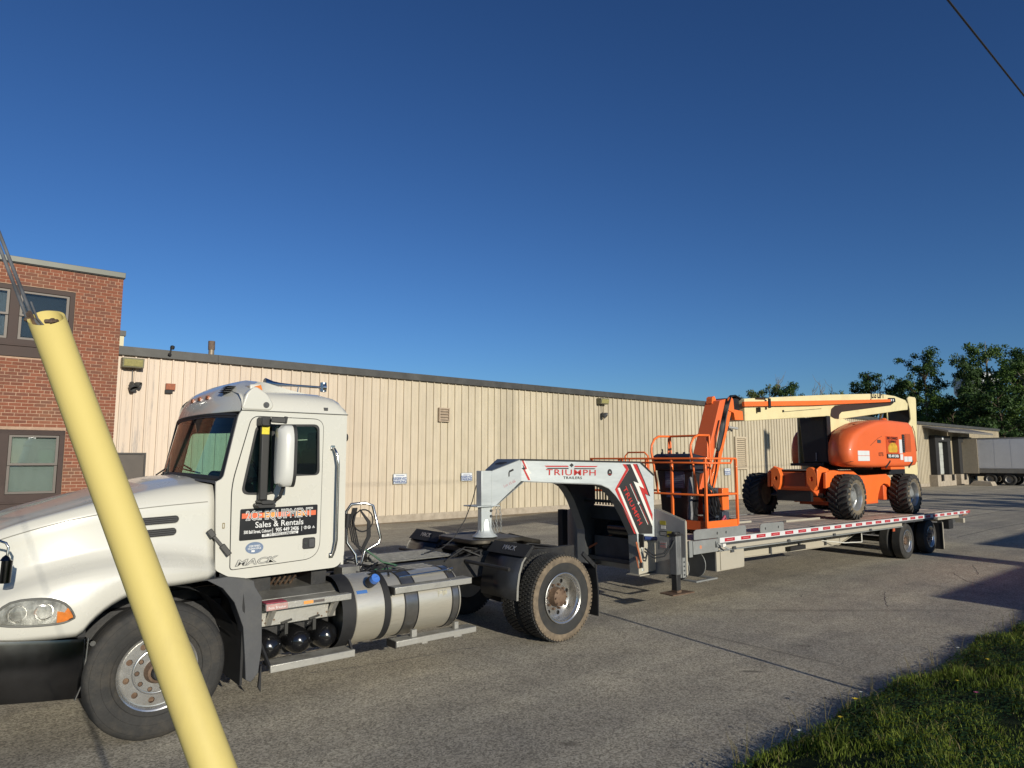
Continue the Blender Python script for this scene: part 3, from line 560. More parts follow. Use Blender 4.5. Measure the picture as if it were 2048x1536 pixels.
for c in vs_:
    key = (round(c[1] - c[0], 3), random.randrange(3))
    if key not in cache:
        L_ = c[1] - c[0]; j = [random.uniform(-.0012, .0012) for _ in range(4)]
        q = MB(); q.v = [(0 + j[0], 0, 0), (L_ + j[1], 0, 0), (L_, .010, 0), (0, .010, 0), (0 + j[2], 0, .0550), (L_ + j[3], 0, .0550), (L_, .010, .0550), (0, .010, .0550)]; q.f = MB().box(0, 1, 0, 1, 0, 1).f
        me = bpy.data.meshes.new('brick'); me.from_pydata(q.v, [], q.f); me.materials.append(M_brick); cache[key] = me
    o = bpy.data.objects.new('brick', cache[key]); C.objects.link(o); o.parent = bb_; o.location = (c[0] - BX, random.uniform(-.0025, .0015), c[2] + random.uniform(-.001, .001))
for c in cand:
    if c not in vset: rest.box(c[0], c[1], BY + random.uniform(-.002, .001), BY + .010, c[2], c[3])
obj('brickwork', rest, M_brick, bb_, kind='stuff')
# windows: brown aluminium frame, double-hung sashes
M_wf = mat('brown_window_frame', (0.070, 0.048, 0.042), .55, 0, var=.12, scale=4, dirt=(.09, .065, .055), damt=.3, spec=.15)
M_sash = mat('sash_aluminium', (0.12, 0.10, 0.085), .5, .1, var=.15, scale=5)
M_wglass = glass_mat('window_glass', (.80, .84, .84), .015, 1.45, .0)
M_room = mat('dark_room', (0.030, 0.036, 0.046), .9, var=.2, scale=2); M_blind = mat('grey_blind', (0.33, 0.35, 0.31), .8, var=.10, scale=5, stretch=(1, 1, .3)); M_curt = mat('net_curtain', (.14, .15, .165), .9, var=.35, scale=6, stretch=(8, 1, .3))
for k, (a, b2, c, d_) in enumerate(wins):
    up = k == 0; f = obj('window', MB().holed([(a + .004, c + .004), (b2 - .004, c + .004), (b2 - .004, d_ - .004), (a + .004, d_ - .004)], [[(-.86, c + .36 if up else c + .33), (.83, c + .36 if up else c + .33), (.83, d_ - .10), (-.86, d_ - .10)], [(.99, c + .36 if up else c + .33), (b2 - .09, c + .36 if up else c + .33), (b2 - .09, d_ - .10), (.99, d_ - .10)]], 'xz', BY + .01, BY + .11), M_wf, bb_, bevel=.004)
    zb = c + (.22 if up else .15)
    obj('sill', MB().box(a + .01, b2 - .01, BY - .015, BY + .06, zb, zb + .035), M_wf, f, bevel=.004)
    obj('apron', MB().box(a + .012, b2 - .012, BY - .004, BY + .012, c + .012, zb - .01), M_wf, f)
    z0 = c + (.36 if up else .33); z1 = d_ - .10; zm = (z0 + z1) / 2
    for (xa, xb) in ((-.86, .83), (.99, b2 - .09)):
        obj('sash', MB().holed([(xa + .005, zm - .02), (xb - .005, zm - .02), (xb - .005, z1 - .004), (xa + .005, z1 - .004)], [[(xa + .055, zm + .025), (xb - .055, zm + .025), (xb - .055, z1 - .045), (xa + .055, z1 - .045)]], 'xz', BY + .035, BY + .065), M_sash, f, bevel=.003)
        obj('sash', MB().holed([(xa + .005, z0 + .004), (xb - .005, z0 + .004), (xb - .005, zm + .02), (xa + .005, zm + .02)], [[(xa + .055, z0 + .05), (xb - .055, z0 + .05), (xb - .055, zm - .025), (xa + .055, zm - .025)]], 'xz', BY + .068, BY + .095), M_sash, f, bevel=.003)
        obj('pane', MB().box(xa + .05, xb - .05, BY + .048, BY + .052, zm + .02, z1 - .04), M_wglass, f)
        obj('pane', MB().box(xa + .05, xb - .05, BY + .080, BY + .084, z0 + .045, zm - .02), M_wglass, f)
        obj('blind', MB().box(xa, xb, BY + .13, BY + .135, z0 + .0, z1), M_blind if not up else (M_room if xa > 0 else M_curt), f)
# ================================================================ yard bits far right
def tyre_prof(r, rim, w):
    return [(rim, w * .40), (rim + (r - rim) * .35, w * .5), (r - .05, w * .49), (r - .015, w * .44), (r, w * .36), (r, 0), (r, -w * .36), (r - .015, -w * .44), (r - .05, -w * .49), (rim + (r - rim) * .35, -w * .5), (rim, -w * .40)]
M_tyre = mat('tyre_rubber', (0.030, 0.029, 0.027), .8, var=.3, scale=8, dirt=(.085, .072, .055), damt=.75, dscale=5, bump=.3, bscale=60)
M_tgrey = mat('trailer_side_white', (0.68, 0.69, 0.72), .35, .1, var=.05, scale=1.5); M_tdark = mat('trailer_rail', (.26, .25, .23), .5, .3, var=.2, scale=3)
TX = 70.5
t = thing('box_trailer', 'long pale grey box semi-trailer backed into the far loading dock', 'semi-trailer', (TX, 14, 0))
body = obj('body', MB().box(TX, TX + 2.5, 5.2, 21.2 - .4, 1.45, 4.02), M_tgrey, t)
for k in range(12): obj('side_panel', MB().box(TX - .012, TX - .001, 5.25 + k * 1.21 + .02, 5.25 + (k + 1) * 1.21 - .03, 1.5, 3.95), M_tgrey, t)
obj('top_rail', MB().box(TX - .03, TX + 2.53, 5.2, 20.8, 4.02, 4.12), M_tdark, t); obj('bottom_rail', MB().box(TX - .035, TX + 2.53, 5.2, 20.8, 1.05, 1.44), M_tdark, t)
obj('rear_door', MB().box(TX - .12, TX - .05, 19.75, 20.95, 1.0, 4.02), mat('open_door_tan', (.42, .36, .27), .5, var=.1), t, bevel=.01)
obj('underframe', MB().box(TX + .3, TX + 2.2, 9, 20.5, .75, 1.04), M_black, t)
for yy in (17.6, 19.0):
    for xo in (TX + .05, TX + 2.1):
        wl = obj('wheel', MB().lathe(tyre_prof(.51, .29, .3), (xo + .15, yy, .51), (1, 0, 0), 24), M_tyre, t, smooth=40)
        obj('rim', MB().lathe([(.29, .12), (.27, .1), (.2, .02), (.1, .0), (0, .03)], (xo + .1, yy, .51), (-1, 0, 0), 20), M_tdark, wl, smooth=40)
obj('landing_gear', MB().box(TX + .3, TX + .45, 8, 8.15, 0, 1.0).box(TX + 2.05, TX + 2.2, 8, 8.15, 0, 1.0), M_tdark, t)
t = thing('concrete_barrier', 'low pale concrete block lying by the box trailer wheels', 'barrier', (66, 19, 0))
obj('block', MB().prism([(18.2, 0), (18.35, .35), (19.6, .40), (19.9, .05), (19.9, 0)], 'yz', 68.2, 69.4), M_conc, t, bevel=.03)
# water tower behind the trees
t = thing('water_tower', 'pale round water tower half hidden behind the tall trees', 'water tower', (286, 81, 0))
wx, wy = 287.5, 79.5
M_wt = mat('tower_paint', (.50, .52, .52), .5, var=.05)
obj('tank', MB().lathe([(0, 34.0), (4, 33.6), (6.6, 32.6), (7.0, 31.4), (7.0, 26.5), (6.5, 25.6)], (wx, wy, 0), (0, 0, 1), 32), M_wt, t, smooth=40)
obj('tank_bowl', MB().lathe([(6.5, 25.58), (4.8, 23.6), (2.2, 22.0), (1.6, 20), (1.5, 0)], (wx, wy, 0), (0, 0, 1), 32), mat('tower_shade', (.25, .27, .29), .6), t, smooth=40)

# ================================================================ TREES
def bark(c): return mat('bark', c, .9, var=.35, scale=8, bump=.6, bscale=30, spec=.1)
M_bark = bark((.11, .085, .06)); M_barkp = bark((.24, .21, .17))
LM = [leaf_mat('foliage_dark', (.014, .036, .010), (.055, .10, .022), .18), leaf_mat('foliage_mid', (.028, .064, .012), (.10, .16, .030), .22), leaf_mat('foliage_olive', (.045, .065, .018), (.15, .18, .05), .22)]
def crown_mesh(name, clumps, nleaf, size, seed, m):
    r_ = np.random.default_rng(seed); V = []; 
    for (cx, cy, cz, rad) in clumps:
        n = int(nleaf * rad * rad); u = r_.normal(size=(n, 3)); u /= np.linalg.norm(u, axis=1)[:, None]; rr = rad * (0.15 + 1.15 * r_.random(n) ** .8)
        c = np.array([cx, cy, cz]) + u * rr[:, None] * np.array([1, 1, .72]); a = r_.normal(size=(n, 3)); a /= np.linalg.norm(a, axis=1)[:, None]
        b_ = np.cross(a, u + .3 * r_.normal(size=(n, 3))); b_ /= np.linalg.norm(b_, axis=1)[:, None] + 1e-9; s = size * (.5 + .9 * r_.random(n))[:, None]
        V.append(np.stack([c - a * s, c + b_ * s * .6, c + a * s, c - b_ * s * .6], 1))
    V = np.concatenate(V); n = len(V); me = fast_mesh(name, V.reshape(-1, 3), np.arange(n * 4).reshape(n, 4), None, 4); me.materials.append(m); return me
def make_tree(h, w_, seed, dense, lm, bk, low=.25, size=.165, name='broadleaf_tree', nl=210):
    r_ = random.Random(seed); t = bpy.data.objects.new(name, None); C.objects.link(t); g = MB(); cl = []
    lean = (r_.uniform(-.03, .03), r_.uniform(-.03, .03)); tr = .018 * h
    P = [(lean[0] * k * h / 5, lean[1] * k * h / 5 + .1 * math.sin(k), k * h / 5) for k in range(6)]; g.tube(P, [tr * (1 - .15 * k) if k < 5 else .03 for k in range(6)], 7)
    for k in range(dense):
        f = low + (0.97 - low) * (k + r_.random()) / dense; a = k * 2.4 + r_.random(); prof = math.sin(min(1, (f - low * .7) / (1 - low * .7) * .93) * PI) ** .6
        R_ = w_ * (0.25 + .75 * r_.random()) * prof; z = f * h; x = lean[0] * z + R_ * math.cos(a); y = lean[1] * z + R_ * math.sin(a)
        zb = z - .5 * R_ - .05 * h; g.tube([(lean[0] * zb, lean[1] * zb, zb), (x * .5, y * .5, (zb + z) * .5 + .1), (x, y, z)], [tr * .35, tr * .2, .02], 5)
        cl.append((x, y, z, w_ * r_.uniform(.16, .30)))
        for q in range(4): cl.append((x + r_.uniform(-1, 1) * w_ * .42, y + r_.uniform(-1, 1) * w_ * .42, z + r_.uniform(-.8, .7) * w_ * .35, w_ * r_.uniform(.10, .22)))
    me = bpy.data.meshes.new('trunk'); me.from_pydata(g.v, [], g.f); me.materials.append(bk); o = bpy.data.objects.new('trunk', me); C.objects.link(o); o.parent = t
    o = bpy.data.objects.new('crown', crown_mesh('crown', cl, nl, size, seed, lm)); C.objects.link(o); o.parent = t
    return t
def place(t, x, y, s, rz, lab, z=0, sz=None):
    t.location = (x, y, z); t.scale = (s, s, sz or s); t.rotation_euler = (0, 0, rz); t['label'] = lab; t['category'] = 'tree'; t['group'] = 'trees beyond the warehouse'; return t
T0 = make_tree(18, 4.2, 3, 17, LM[0], M_bark, .30); T1 = make_tree(19, 4.6, 11, 17, LM[1], M_barkp, .22); T2 = make_tree(15, 3.8, 23, 14, LM[2], M_barkp, .25); T3 = make_tree(13, 3.6, 31, 14, LM[0], M_bark, .15, nl=260)
def ray_xy(px, R): # horizontal bearing of a picture column (used once to lay the tree line out on the ground)
    a = math.radians(39.965) + math.atan((px - 1024) / 1354.9 * math.cos(math.radians(6.4))); return R * math.sin(a), R * math.cos(a)
used = {}
TR = [ # column, range, base tree, scale, z-scale, label
 (1748, 128, T0, .92, .94, 'rounded dark tree standing alone above the boom, left of the tall trees'),
 (1812, 132, T3, .8, 1.20, 'dark tree at the left edge of the tall group'), (1860, 126, T0, .85, 1.10, 'tall dark tree with thin trunks left of the water tower'),
 (1838, 138, T1, .75, .86, 'lighter green tree behind the tall dark one'), (1896, 130, T1, .6, .62, 'low bright green tree below the water tower on its left'),
 (1940, 120, T0, .62, .98, 'dark tree directly in front of the water tower'), (1988, 126, T1, .90, 1.07, 'tallest grey green tree right of the water tower'),
 (2032, 124, T2, .9, 1.12, 'olive tree near the right picture edge'), (2072, 122, T0, 1.1, 1.02, 'dark tree cut by the right picture edge'), (1962, 136, T2, .7, 1.18, 'sparse olive tree rising behind the water tower'),
 (1905, 112, T3, .95, .85, 'dark bushy tree behind the dock canopies'), (1960, 108, T3, 1.0, .85, 'dark bushy tree above the box trailer roof'), (2015, 106, T3, 1.05, .88, 'dark bushy tree above the right end of the box trailer'),
 (1860, 114, T1, .7, .62, 'short bright tree behind the lift counterweight'), (1790, 118, T1, .62, .60, 'short green tree below the rounded dark tree'), (2060, 112, T1, .9, .8, 'green tree low at the right picture edge'),
 (1510, 132, T2, .80, 1.02, 'small olive tree showing over the roof next to the jib'), (1545, 135, T2, .9, 1.10, 'wispy olive tree over the roof, left of a darker round one'), (1592, 131, T3, .9, 1.23, 'small round dark tree over the warehouse roof'),
 (1660, 140, T2, .66, 1.0, 'thin tree top just clearing the boom'), (1710, 134, T3, .8, 1.04, 'low tree behind the boom end left of the rounded dark tree')]
for px, R_, T, s, sz, lab in TR:
    x, y = ray_xy(px, R_)
    if id(T) not in used: tt = T; used[id(T)] = 1
    else: tt = dup(T)
    place(tt, x, y, s, px * .37, lab, sz=sz)
# a wall of undergrowth that closes the view under the crowns
n = 16000; px = rng.uniform(1690, 2230, n); R_ = rng.uniform(136, 150, n); aa = math.radians(39.965) + np.arctan((px - 1024) / 1354.9 * .9938); hh = (9.5 + 1.5 * np.sin(px * .03) + 1.2 * np.sin(px * .11)) * rng.random(n) ** .8
c = np.stack([R_ * np.sin(aa), R_ * np.cos(aa), hh], 1); a = rng.normal(size=(n, 3)); a /= np.linalg.norm(a, axis=1)[:, None]; b_ = rng.normal(size=(n, 3)); b_ = np.cross(a, b_); b_ /= np.linalg.norm(b_, axis=1)[:, None]
V = np.stack([c - a * .6, c + b_ * .5, c + a * .6, c - b_ * .5], 1)
o = link_mesh('undergrowth', fast_mesh('undergrowth', V.reshape(-1, 3), np.arange(n * 4).reshape(n, 4), None, 4), LM[0]); o['kind'] = 'stuff'
# bare twiggy saplings
for px, hh, lb in ((1563, 17.0, 'bare sapling above the roof, left of the small round dark tree'), (1573, 15.6, 'shorter bare sapling close beside the taller one over the roof'), (1632, 14.8, 'low bare sapling right of the small round dark tree'), (1648, 15.8, 'bare sapling over the middle of the boom'), (1671, 15.4, 'bare sapling right of the middle of the boom'), (1768, 15.8, 'bare sapling just right of the rounded dark tree'), (1781, 15.4, 'bare sapling against the left side of the tall trees')):
    x, y = ray_xy(px, 130); g = MB(); r_ = random.Random(px)
    g.tube([(x, y, 0), (x + .2, y, hh * .6), (x + .1, y + .1, hh)], [.14, .09, .02], 5)
    for k in range(16):
        z = hh * (.55 + .42 * r_.random()); a = r_.random() * 6.28; l = r_.uniform(.6, 1.7); g.tube([(x + .12, y, z), (x + .12 + l * .5 * math.cos(a), y + l * .5 * math.sin(a), z + l * .5), (x + .12 + l * math.cos(a) * .8, y + l * math.sin(a) * .8, z + l * 1.2)], [.045, .03, .01], 4)
    t = thing('bare_tree', lb, 'tree', (x, y, 0), group='bare saplings above the roof'); obj('trunk', g, M_barkp, t)

# ================================================================ OUT OF FRAME, SEEN BY THEIR SHADOWS
M_wood = mat('pole_wood', (.16, .11, .07), .9, var=.3, scale=4, stretch=(3, 3, .4), bump=.5)
t = thing('utility_pole', 'thick unseen pole stub outside the right picture edge, shaped for its shadow', 'utility pole', (16.74, -2.5, 0)); obj('pole', MB().cyl((16.74, -2.5, -.5), (16.74, -2.5, 3.75), .36, .34), M_wood, t, smooth=40)  # unseen pole, girth and height set to cast the band on the trailer wheel
t = thing('utility_pole', 'tall wooden utility pole with transformer, outside the right picture edge', 'utility pole', (34.1, -3, 0)); obj('pole', MB().cyl((34.1, -3, -.5), (34.1, -3, 10.8), .2, .15), M_wood, t, smooth=40); obj('transformer', MB().cyl((34.4, -3, 9.7), (34.4, -3, 10.6), .24), M_grey, t, smooth=40)
t = thing('marker_post', 'thin galvanised sign post on the verge beside the photographer', 'post', (6.65, .9, 0)); obj('post', MB().cyl((6.62, .9, .2), (6.62, .9, 2.55), .022), M_gal, t, smooth=40)
t = thing('blocker', 'added unseen shadow-casting shed behind the verge, outside the right picture edge', 'blocker', (12, -6, 0)); obj('wall', MB().box(11.3, 19.5, -10, -4, 0, 2.28).box(19.6, 40, -9, -3.2, 0, 2.55), M_cream, t, bevel=.02); obj('roof', MB().box(11.25, 19.5, -10, -3.95, 2.28, 2.32).box(19.6, 40, -9, -3.15, 2.55, 2.6), M_roof, t)  # unseen flat-topped boxes added to cast the broad shadows on the road
for x, y, s, lab in ((38.5, -5, .55, 'leafy tree behind the verge, outside the right picture edge'), (46, -7, .62, 'second leafy tree behind the verge, further right')):
    tt = dup(T3); place(tt, x, y, s * 1.5, 1.0, lab, sz=s * 1.25); tt['group'] = 'trees behind the verge'
# overhead cable, guy wire with yellow guard
t = tag(obj('overhead_cable', MB().tube([(-14, 2.10, 7.1), (0, 2.05, 6.82), (7.42, 2.04, 6.78), (10.19, 2.06, 6.78), (20, 2.05, 6.86), (40, 2.0, 7.4)], .010, 6), mat('cable_black', (.01, .01, .012), .7), None), 'thin black overhead cable crossing the top right corner of the sky', 'cable')
A = Vector((.1044, 1.195, .2085)) * .60 + Vector((0, 0, 2.193)); B = Vector((.340, 1.094, -.4477)) * .492 + Vector((0, 0, 2.193)); ax = (B - A).normalized()
M_yg = mat('yellow_plastic', (.72, .585, .20), .62, var=.04, scale=3, spec=.3, dirt=(.50, .40, .16), damt=.5, dscale=9, stretch=(1, 1, .35)); M_strand = mat('steel_strand', (.30, .30, .29), .45, .7, var=.4, scale=50)
t = thing('guy_guard', 'tall yellow plastic guy wire guard leaning across the front wheel', 'guy guard', tuple(B + ax * .9))
rr = .0142; sx = ax.cross(Vector((0, 0, 1))).normalized(); sy = ax.cross(sx).normalized()
def ring(s, r, f=None):
    out = []
    for k in range(40):
        a = 2 * PI * k / 40; c_ = sx * math.cos(a) + sy * math.sin(a); out.append(A + ax * (s + (f(c_) if f else 0)) + c_ * r)
    return out
cr = Vector((.766, -.643, 0)); tc_ = Vector((.6, .77, .1))
cut = lambda c_: .011 * c_.dot(cr) - .016 * c_.dot(tc_)
secs = [ring(0, rr, cut), ring(.003, rr + .0003, cut)] + [ring(s, rr) for s in (.045, .3, .6, .9, 1.2, 1.45)]; inner = [ring(s, rr - .0021) for s in (1.45, .045)] + [ring(.001, rr - .002, cut)]
obj('tube', MB().loft(secs + inner + [secs[0]], ring=True), M_yg, t, smooth=50)
up = -ax; g = MB(); W0 = Vector((.0518, .7275, 2.3175)); gd = Vector((-.029, .063, .0955)).normalized()
for k, (dx_, dy_, r_) in enumerate(((-.0016, .001, .0016), (.0016, -.001, .0016), (.0066, 0, .0009))):
    o_ = cr * dx_ + sy * dy_; g.tube([A + ax * .5 + o_ * 1.0, A + ax * .022 - cr * .006 + o_, W0 + o_, W0 + gd * (7.0 if k < 2 else .02) + o_], r_, 8)
tag(obj('guy_wire', g, M_strand, None, smooth=50), 'twin steel guy strands rising out of the yellow guard at the left edge', 'guy wire')
g = MB(); m0 = A + ax * .008; g.tube([m0 - cr * .002, m0 + cr * .017], .0042, 6); g.tube([m0 + cr * .006, m0 + cr * .011], .0062, 6); g.tube([m0 - cr * .040 + up * .006, m0 - cr * .022 + up * .006], .0032, 8); g.tube([m0 - cr * .036 + up * .006, m0 - cr * .029 + up * .006], .006, 6)
g.bar(m0 - cr * .027 + up * .03, m0 - cr * .020 + ax * .03, .005, .012)
g = MB(); m0 = A + ax * .004; g.tube([m0 - cr * .002, m0 + cr * .009], .002, 6); g.tube([m0 + cr * .003, m0 + cr * .0056], .003, 6); g.tube([m0 - cr * .0195 + up * .002, m0 - cr * .012 + up * .002], .0015, 8); g.tube([m0 - cr * .0176 + up * .002, m0 - cr * .0146 + up * .002], .0027, 6); g.bar(m0 - cr * .0142 + up * .010, m0 - cr * .0112 + ax * .016, .0022, .0045)
obj('clamp', g, mat('rusty_clamp', (.20, .14, .10), .6, .5, var=.4, scale=200), t)
pz = W0 + gd * 7.0; 
t = thing('utility_pole', 'wooden utility pole that holds the guy wire, outside the left picture edge', 'utility pole', (pz.x, pz.y, 0)); obj('pole', MB().cyl((pz.x, pz.y, -.3), (pz.x, pz.y, pz.z + 1.2), .16, .13), M_wood, t, smooth=40)
# ================================================================ TRACTOR
YC = 7.38
def m_y(y): return 2 * YC - y
M_white = mat('truck_white_paint', (0.66, 0.645, 0.575), .28, var=.025, scale=1.2, coat=.6, rvar=.05, dirt=(.66, .63, .53), damt=.35, dscale=1.2)
M_whitem = mat('mirror_white', (0.64, 0.64, 0.60), .35, var=.02, coat=.3)
M_seam = mat('panel_gap', (0.02, 0.02, 0.018), .8)
M_rubber = mat('weather_strip', (0.022, 0.022, 0.022), .55, var=.2)
M_plas = mat('grey_plastic', (0.060, 0.062, 0.066), .6, var=.2, scale=5, bump=.2, bscale=120, dirt=(.11, .105, .095), damt=.6, dscale=3)
M_chrome = mat('chrome', (0.80, 0.79, 0.77), .20, 1.0, var=.05, scale=3, rvar=.05)
M_dchrome = mat('smoked_chrome', (0.13, 0.13, 0.135), .16, 1.0, var=.25, scale=2.5, rvar=.07, dirt=(.10, .09, .08), damt=.6, dscale=2)
M_alu = mat('brushed_aluminium', (0.86, 0.81, 0.68), .36, .72, var=.12, scale=3, rvar=.1, stretch=(1, 1, 8), dirt=(.42, .38, .30), damt=.6, dscale=3, bump=.08, bscale=60)
M_alu2 = mat('step_aluminium', (0.60, 0.585, 0.53), .42, .6, var=.15, scale=6, dirt=(.30, .28, .24), damt=.7, dscale=6, bump=.2, bscale=80)
M_alud = mat('tread_plate', (0.23, 0.225, 0.205), .5, .5, var=.25, scale=5, dirt=(.10, .09, .07), damt=.8, dscale=4, bump=.3, bscale=70)
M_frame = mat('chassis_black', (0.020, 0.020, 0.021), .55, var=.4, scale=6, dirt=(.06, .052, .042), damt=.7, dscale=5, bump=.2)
M_hub = mat('rusty_hub', (0.16, 0.10, 0.065), .7, .3, var=.35, scale=12, dirt=(.30, .22, .14), damt=.6, dscale=6)
M_rimw = mat('polished_rim', (0.74, 0.73, 0.70), .27, .9, var=.10, scale=6, dirt=(.42, .37, .28), damt=.6, dscale=5)
M_amber = mat('amber_lens', (0.75, 0.22, 0.02), .2, var=.15, scale=30, coat=.5); M_amberd = mat('amber_marker', (0.30, 0.08, 0.02), .3, var=.2, scale=30)
M_cabg = glass_mat('cab_glass', (.62, .80, .74), .01, 1.33, .05, (.02, .03, .05))
M_int = mat('cab_interior', (0.012, 0.013, 0.016), .8, var=.3); M_seat = mat('seat_fabric', (.02, .022, .028), .9, var=.3)
T = thing('semi_truck', 'white day cab semi truck tractor coupled to the gooseneck trailer', 'truck', (3.6, YC, 0))

# --- hood ---
def interp(xs_, ys_):
    def f(x):
        x = min(max(x, xs_[0]), xs_[-1]); i = max(0, min(len(xs_) - 2, int(np.searchsorted(xs_, x) - 1)))
        h = xs_[i + 1] - xs_[i]; t = (x - xs_[i]) / h
        d0 = (ys_[i + 1] - ys_[i - 1]) / (xs_[i + 1] - xs_[i - 1]) if i > 0 else (ys_[1] - ys_[0]) / h
        d1 = (ys_[i + 2] - ys_[i]) / (xs_[i + 2] - xs_[i]) if i < len(xs_) - 2 else (ys_[-1] - ys_[-2]) / h
        return (2 * t ** 3 - 3 * t ** 2 + 1) * ys_[i] + (t ** 3 - 2 * t ** 2 + t) * h * d0 + (-2 * t ** 3 + 3 * t ** 2) * ys_[i + 1] + (t ** 3 - t ** 2) * h * d1
    return f
f_ct = interp([.02, .15, .43, .78, 1.16, 1.6, 1.9], [1.42, 1.56, 1.715, 1.83, 1.945, 2.035, 2.055])
f_seam = interp([.02, .4, .84, 1.25, 1.9], [1.42, 1.60, 1.725, 1.785, 1.83])
f_fc = interp([.02, .4, .58, .86, 1.12, 1.38, 1.65, 1.9], [1.08, 1.235, 1.305, 1.375, 1.405, 1.42, 1.39, 1.33])
f_in = interp([.02, .15, .4, .7, 1.0, 1.9], [.42, .22, .085, .02, 0, 0])      # plan rounding of the nose
def f_zb(x):
    a = .52 + math.sqrt(max(0, .645 ** 2 - (x - 1.45) ** 2)) if abs(x - 1.45) < .645 else 0
    return max(.865, a) if x < 1.45 else 1.163 - .0 * (x - 1.45)
def hood_sec(x):
    i = f_in(x); ct = f_ct(x); se = f_seam(x); fc = f_fc(x); zb = f_zb(x); k = max(0, (x - 1.5) / .4) ** 1.5 * .13
    fb = min(fc - .10, zb + .16)
    pts = [(6.175 + i + k, zb), (6.150 + i + k, zb + .05), (6.145 + i + k, fb), (6.155 + i + k * .95, fc - .09), (6.20 + i + k * .8, fc - .035), (6.285 + i + k * .3, fc - .005), (6.335 + i, fc + .03), (6.352 + i, fc + .10), (6.358 + i, se - .07), (6.362 + i, se - .008),
           (6.366 + i, se + .012), (6.385 + i, se + .06), (6.45 + i * .9, se + .12 * (ct - se) / .22 + .02), (6.58 + i * .7, ct - .065), (6.72 + i * .5, ct - .035), (6.95 + i * .3, ct - .014), (YC, ct)]
    return [(x, y, z) for y, z in pts] + [(x, m_y(y), z) for y, z in pts[:-1][::-1]]
hx = [.02, .05, .10, .15, .2, .27, .34, .42, .5, .58, .66, .74, .81, .83, .85, .88, .92, .96, 1.0, 1.05, 1.1, 1.16, 1.23, 1.3, 1.38, 1.45, 1.55, 1.65, 1.75, 1.83, 1.895]
hood = obj('hood', MB().loft([hood_sec(x) for x in hx]), M_white, T, smooth=50)
md = hood.modifiers.new('solid', 'SOLIDIFY'); md.thickness = .014; md.offset = -1
obj('hood_nose', MB().loft([[(.02 + .02 * k, YC + s * (.62 - .05 * k), z) for s in (-1, -.5, 0, .5, 1)] for k, z in ((0, .87), (0, 1.42), (0, 1.5))]), M_dchrome, hood)
obj('hood_seam', MB().tube([(x, 6.357 + f_in(x), f_seam(x) + .002) for x in hx[6:-1]], .0035, 5), mat('hood_seam_grey', (.30, .29, .25), .7), hood)
obj('cowl_gap', MB().tube([(1.90, 6.36, 1.97), (1.895, 6.335, 1.83), (1.898, 6.32, 1.45), (1.90, 6.292, 1.22)], .004, 5), mat('soft_gap', (.35, .34, .30), .7), hood)
M_liner = mat('wheel_well', (.012, .012, .012), .9)
arc = [(1.45 + .66 * math.cos(a), .50 + .66 * math.sin(a)) for a in np.linspace(.25, PI - .45, 16)]
obj('wheel_well', MB().loft([[(x, y, z) for x, z in arc] for y in (6.22, 6.95)]).loft([[(x, y, z) for x, z in arc] for y in (m_y(6.22), m_y(6.95))]), M_liner, hood)
def slot(z0, z1, xa, xb, sk):
    g = [(x, z + sk * (x - xa)) for x, z in rrect(xa, xb, z0, z1, .034, 6)]
    s = obj('vent', MB().prism(g, 'xz', 6.348, 6.40), M_black, hood)
    obj('vent_rim', MB().tube([(x, 6.352, z) for x, z in g], .0045, 5, closed=True), M_white, s)
    for k in range(3):
        zz = z0 + (z1 - z0) * (k + 1) / 4; obj('vent_slat', MB().bar((xa + .012, 6.344, zz + sk * .012), (xb - .012, 6.344, zz + sk * (xb - xa - .012)), .006, .005), M_plas, s)
slot(1.648, 1.712, 1.285, 1.60, .035); slot(1.545, 1.610, 1.285, 1.585, .035)
M_latch = mat('latch_rubber', (.035, .034, .03), .6)
lt = obj('hood_latch', MB().bar((1.855, 6.30, 1.555), (2.0, 6.262, 1.372), .012, .028, up=(1, 0, 1)), M_latch, T, bevel=.004)
obj('latch_pad', MB().bar((1.835, 6.302, 1.585), (1.875, 6.29, 1.525), .03, .05, up=(1, 0, 1)).bar((1.94, 6.272, 1.45), (2.005, 6.256, 1.362), .03, .048, up=(1, 0, 1)), M_latch, lt, bevel=.006)
# hood mirror and its chrome arm, hood ornament
obj('hood_mirror', MB().cyl((.405, 6.02, 1.335), (.41, 6.02, 1.49), .034, n=20).lathe([(.0, 0), (.02, .015), (.034, .04)], (.40, 6.02, 1.53), (0, 0, -1), 20), M_dchrome, hood, smooth=40)
obj('mirror_arm', MB().tube([(.408, 6.02, 1.52), (.41, 6.02, 1.58), (.395, 6.025, 1.61), (.36, 6.05, 1.625), (.28, 6.2, 1.62), (.20, 6.5, 1.56)], .009, 8), M_chrome, hood, smooth=50)
obj('hood_ornament', MB().lathe([(0, 0), (.04, .01), (.05, .04), (.03, .08), (0, .1)], (.30, 7.1, 1.62), (-.4, -.2, 1), 12).tube([(.32, 7.12, 1.66), (.27, 7.08, 1.76), (.22, 7.02, 1.76)], [.025, .02, .01], 8), M_chrome, hood, smooth=50)
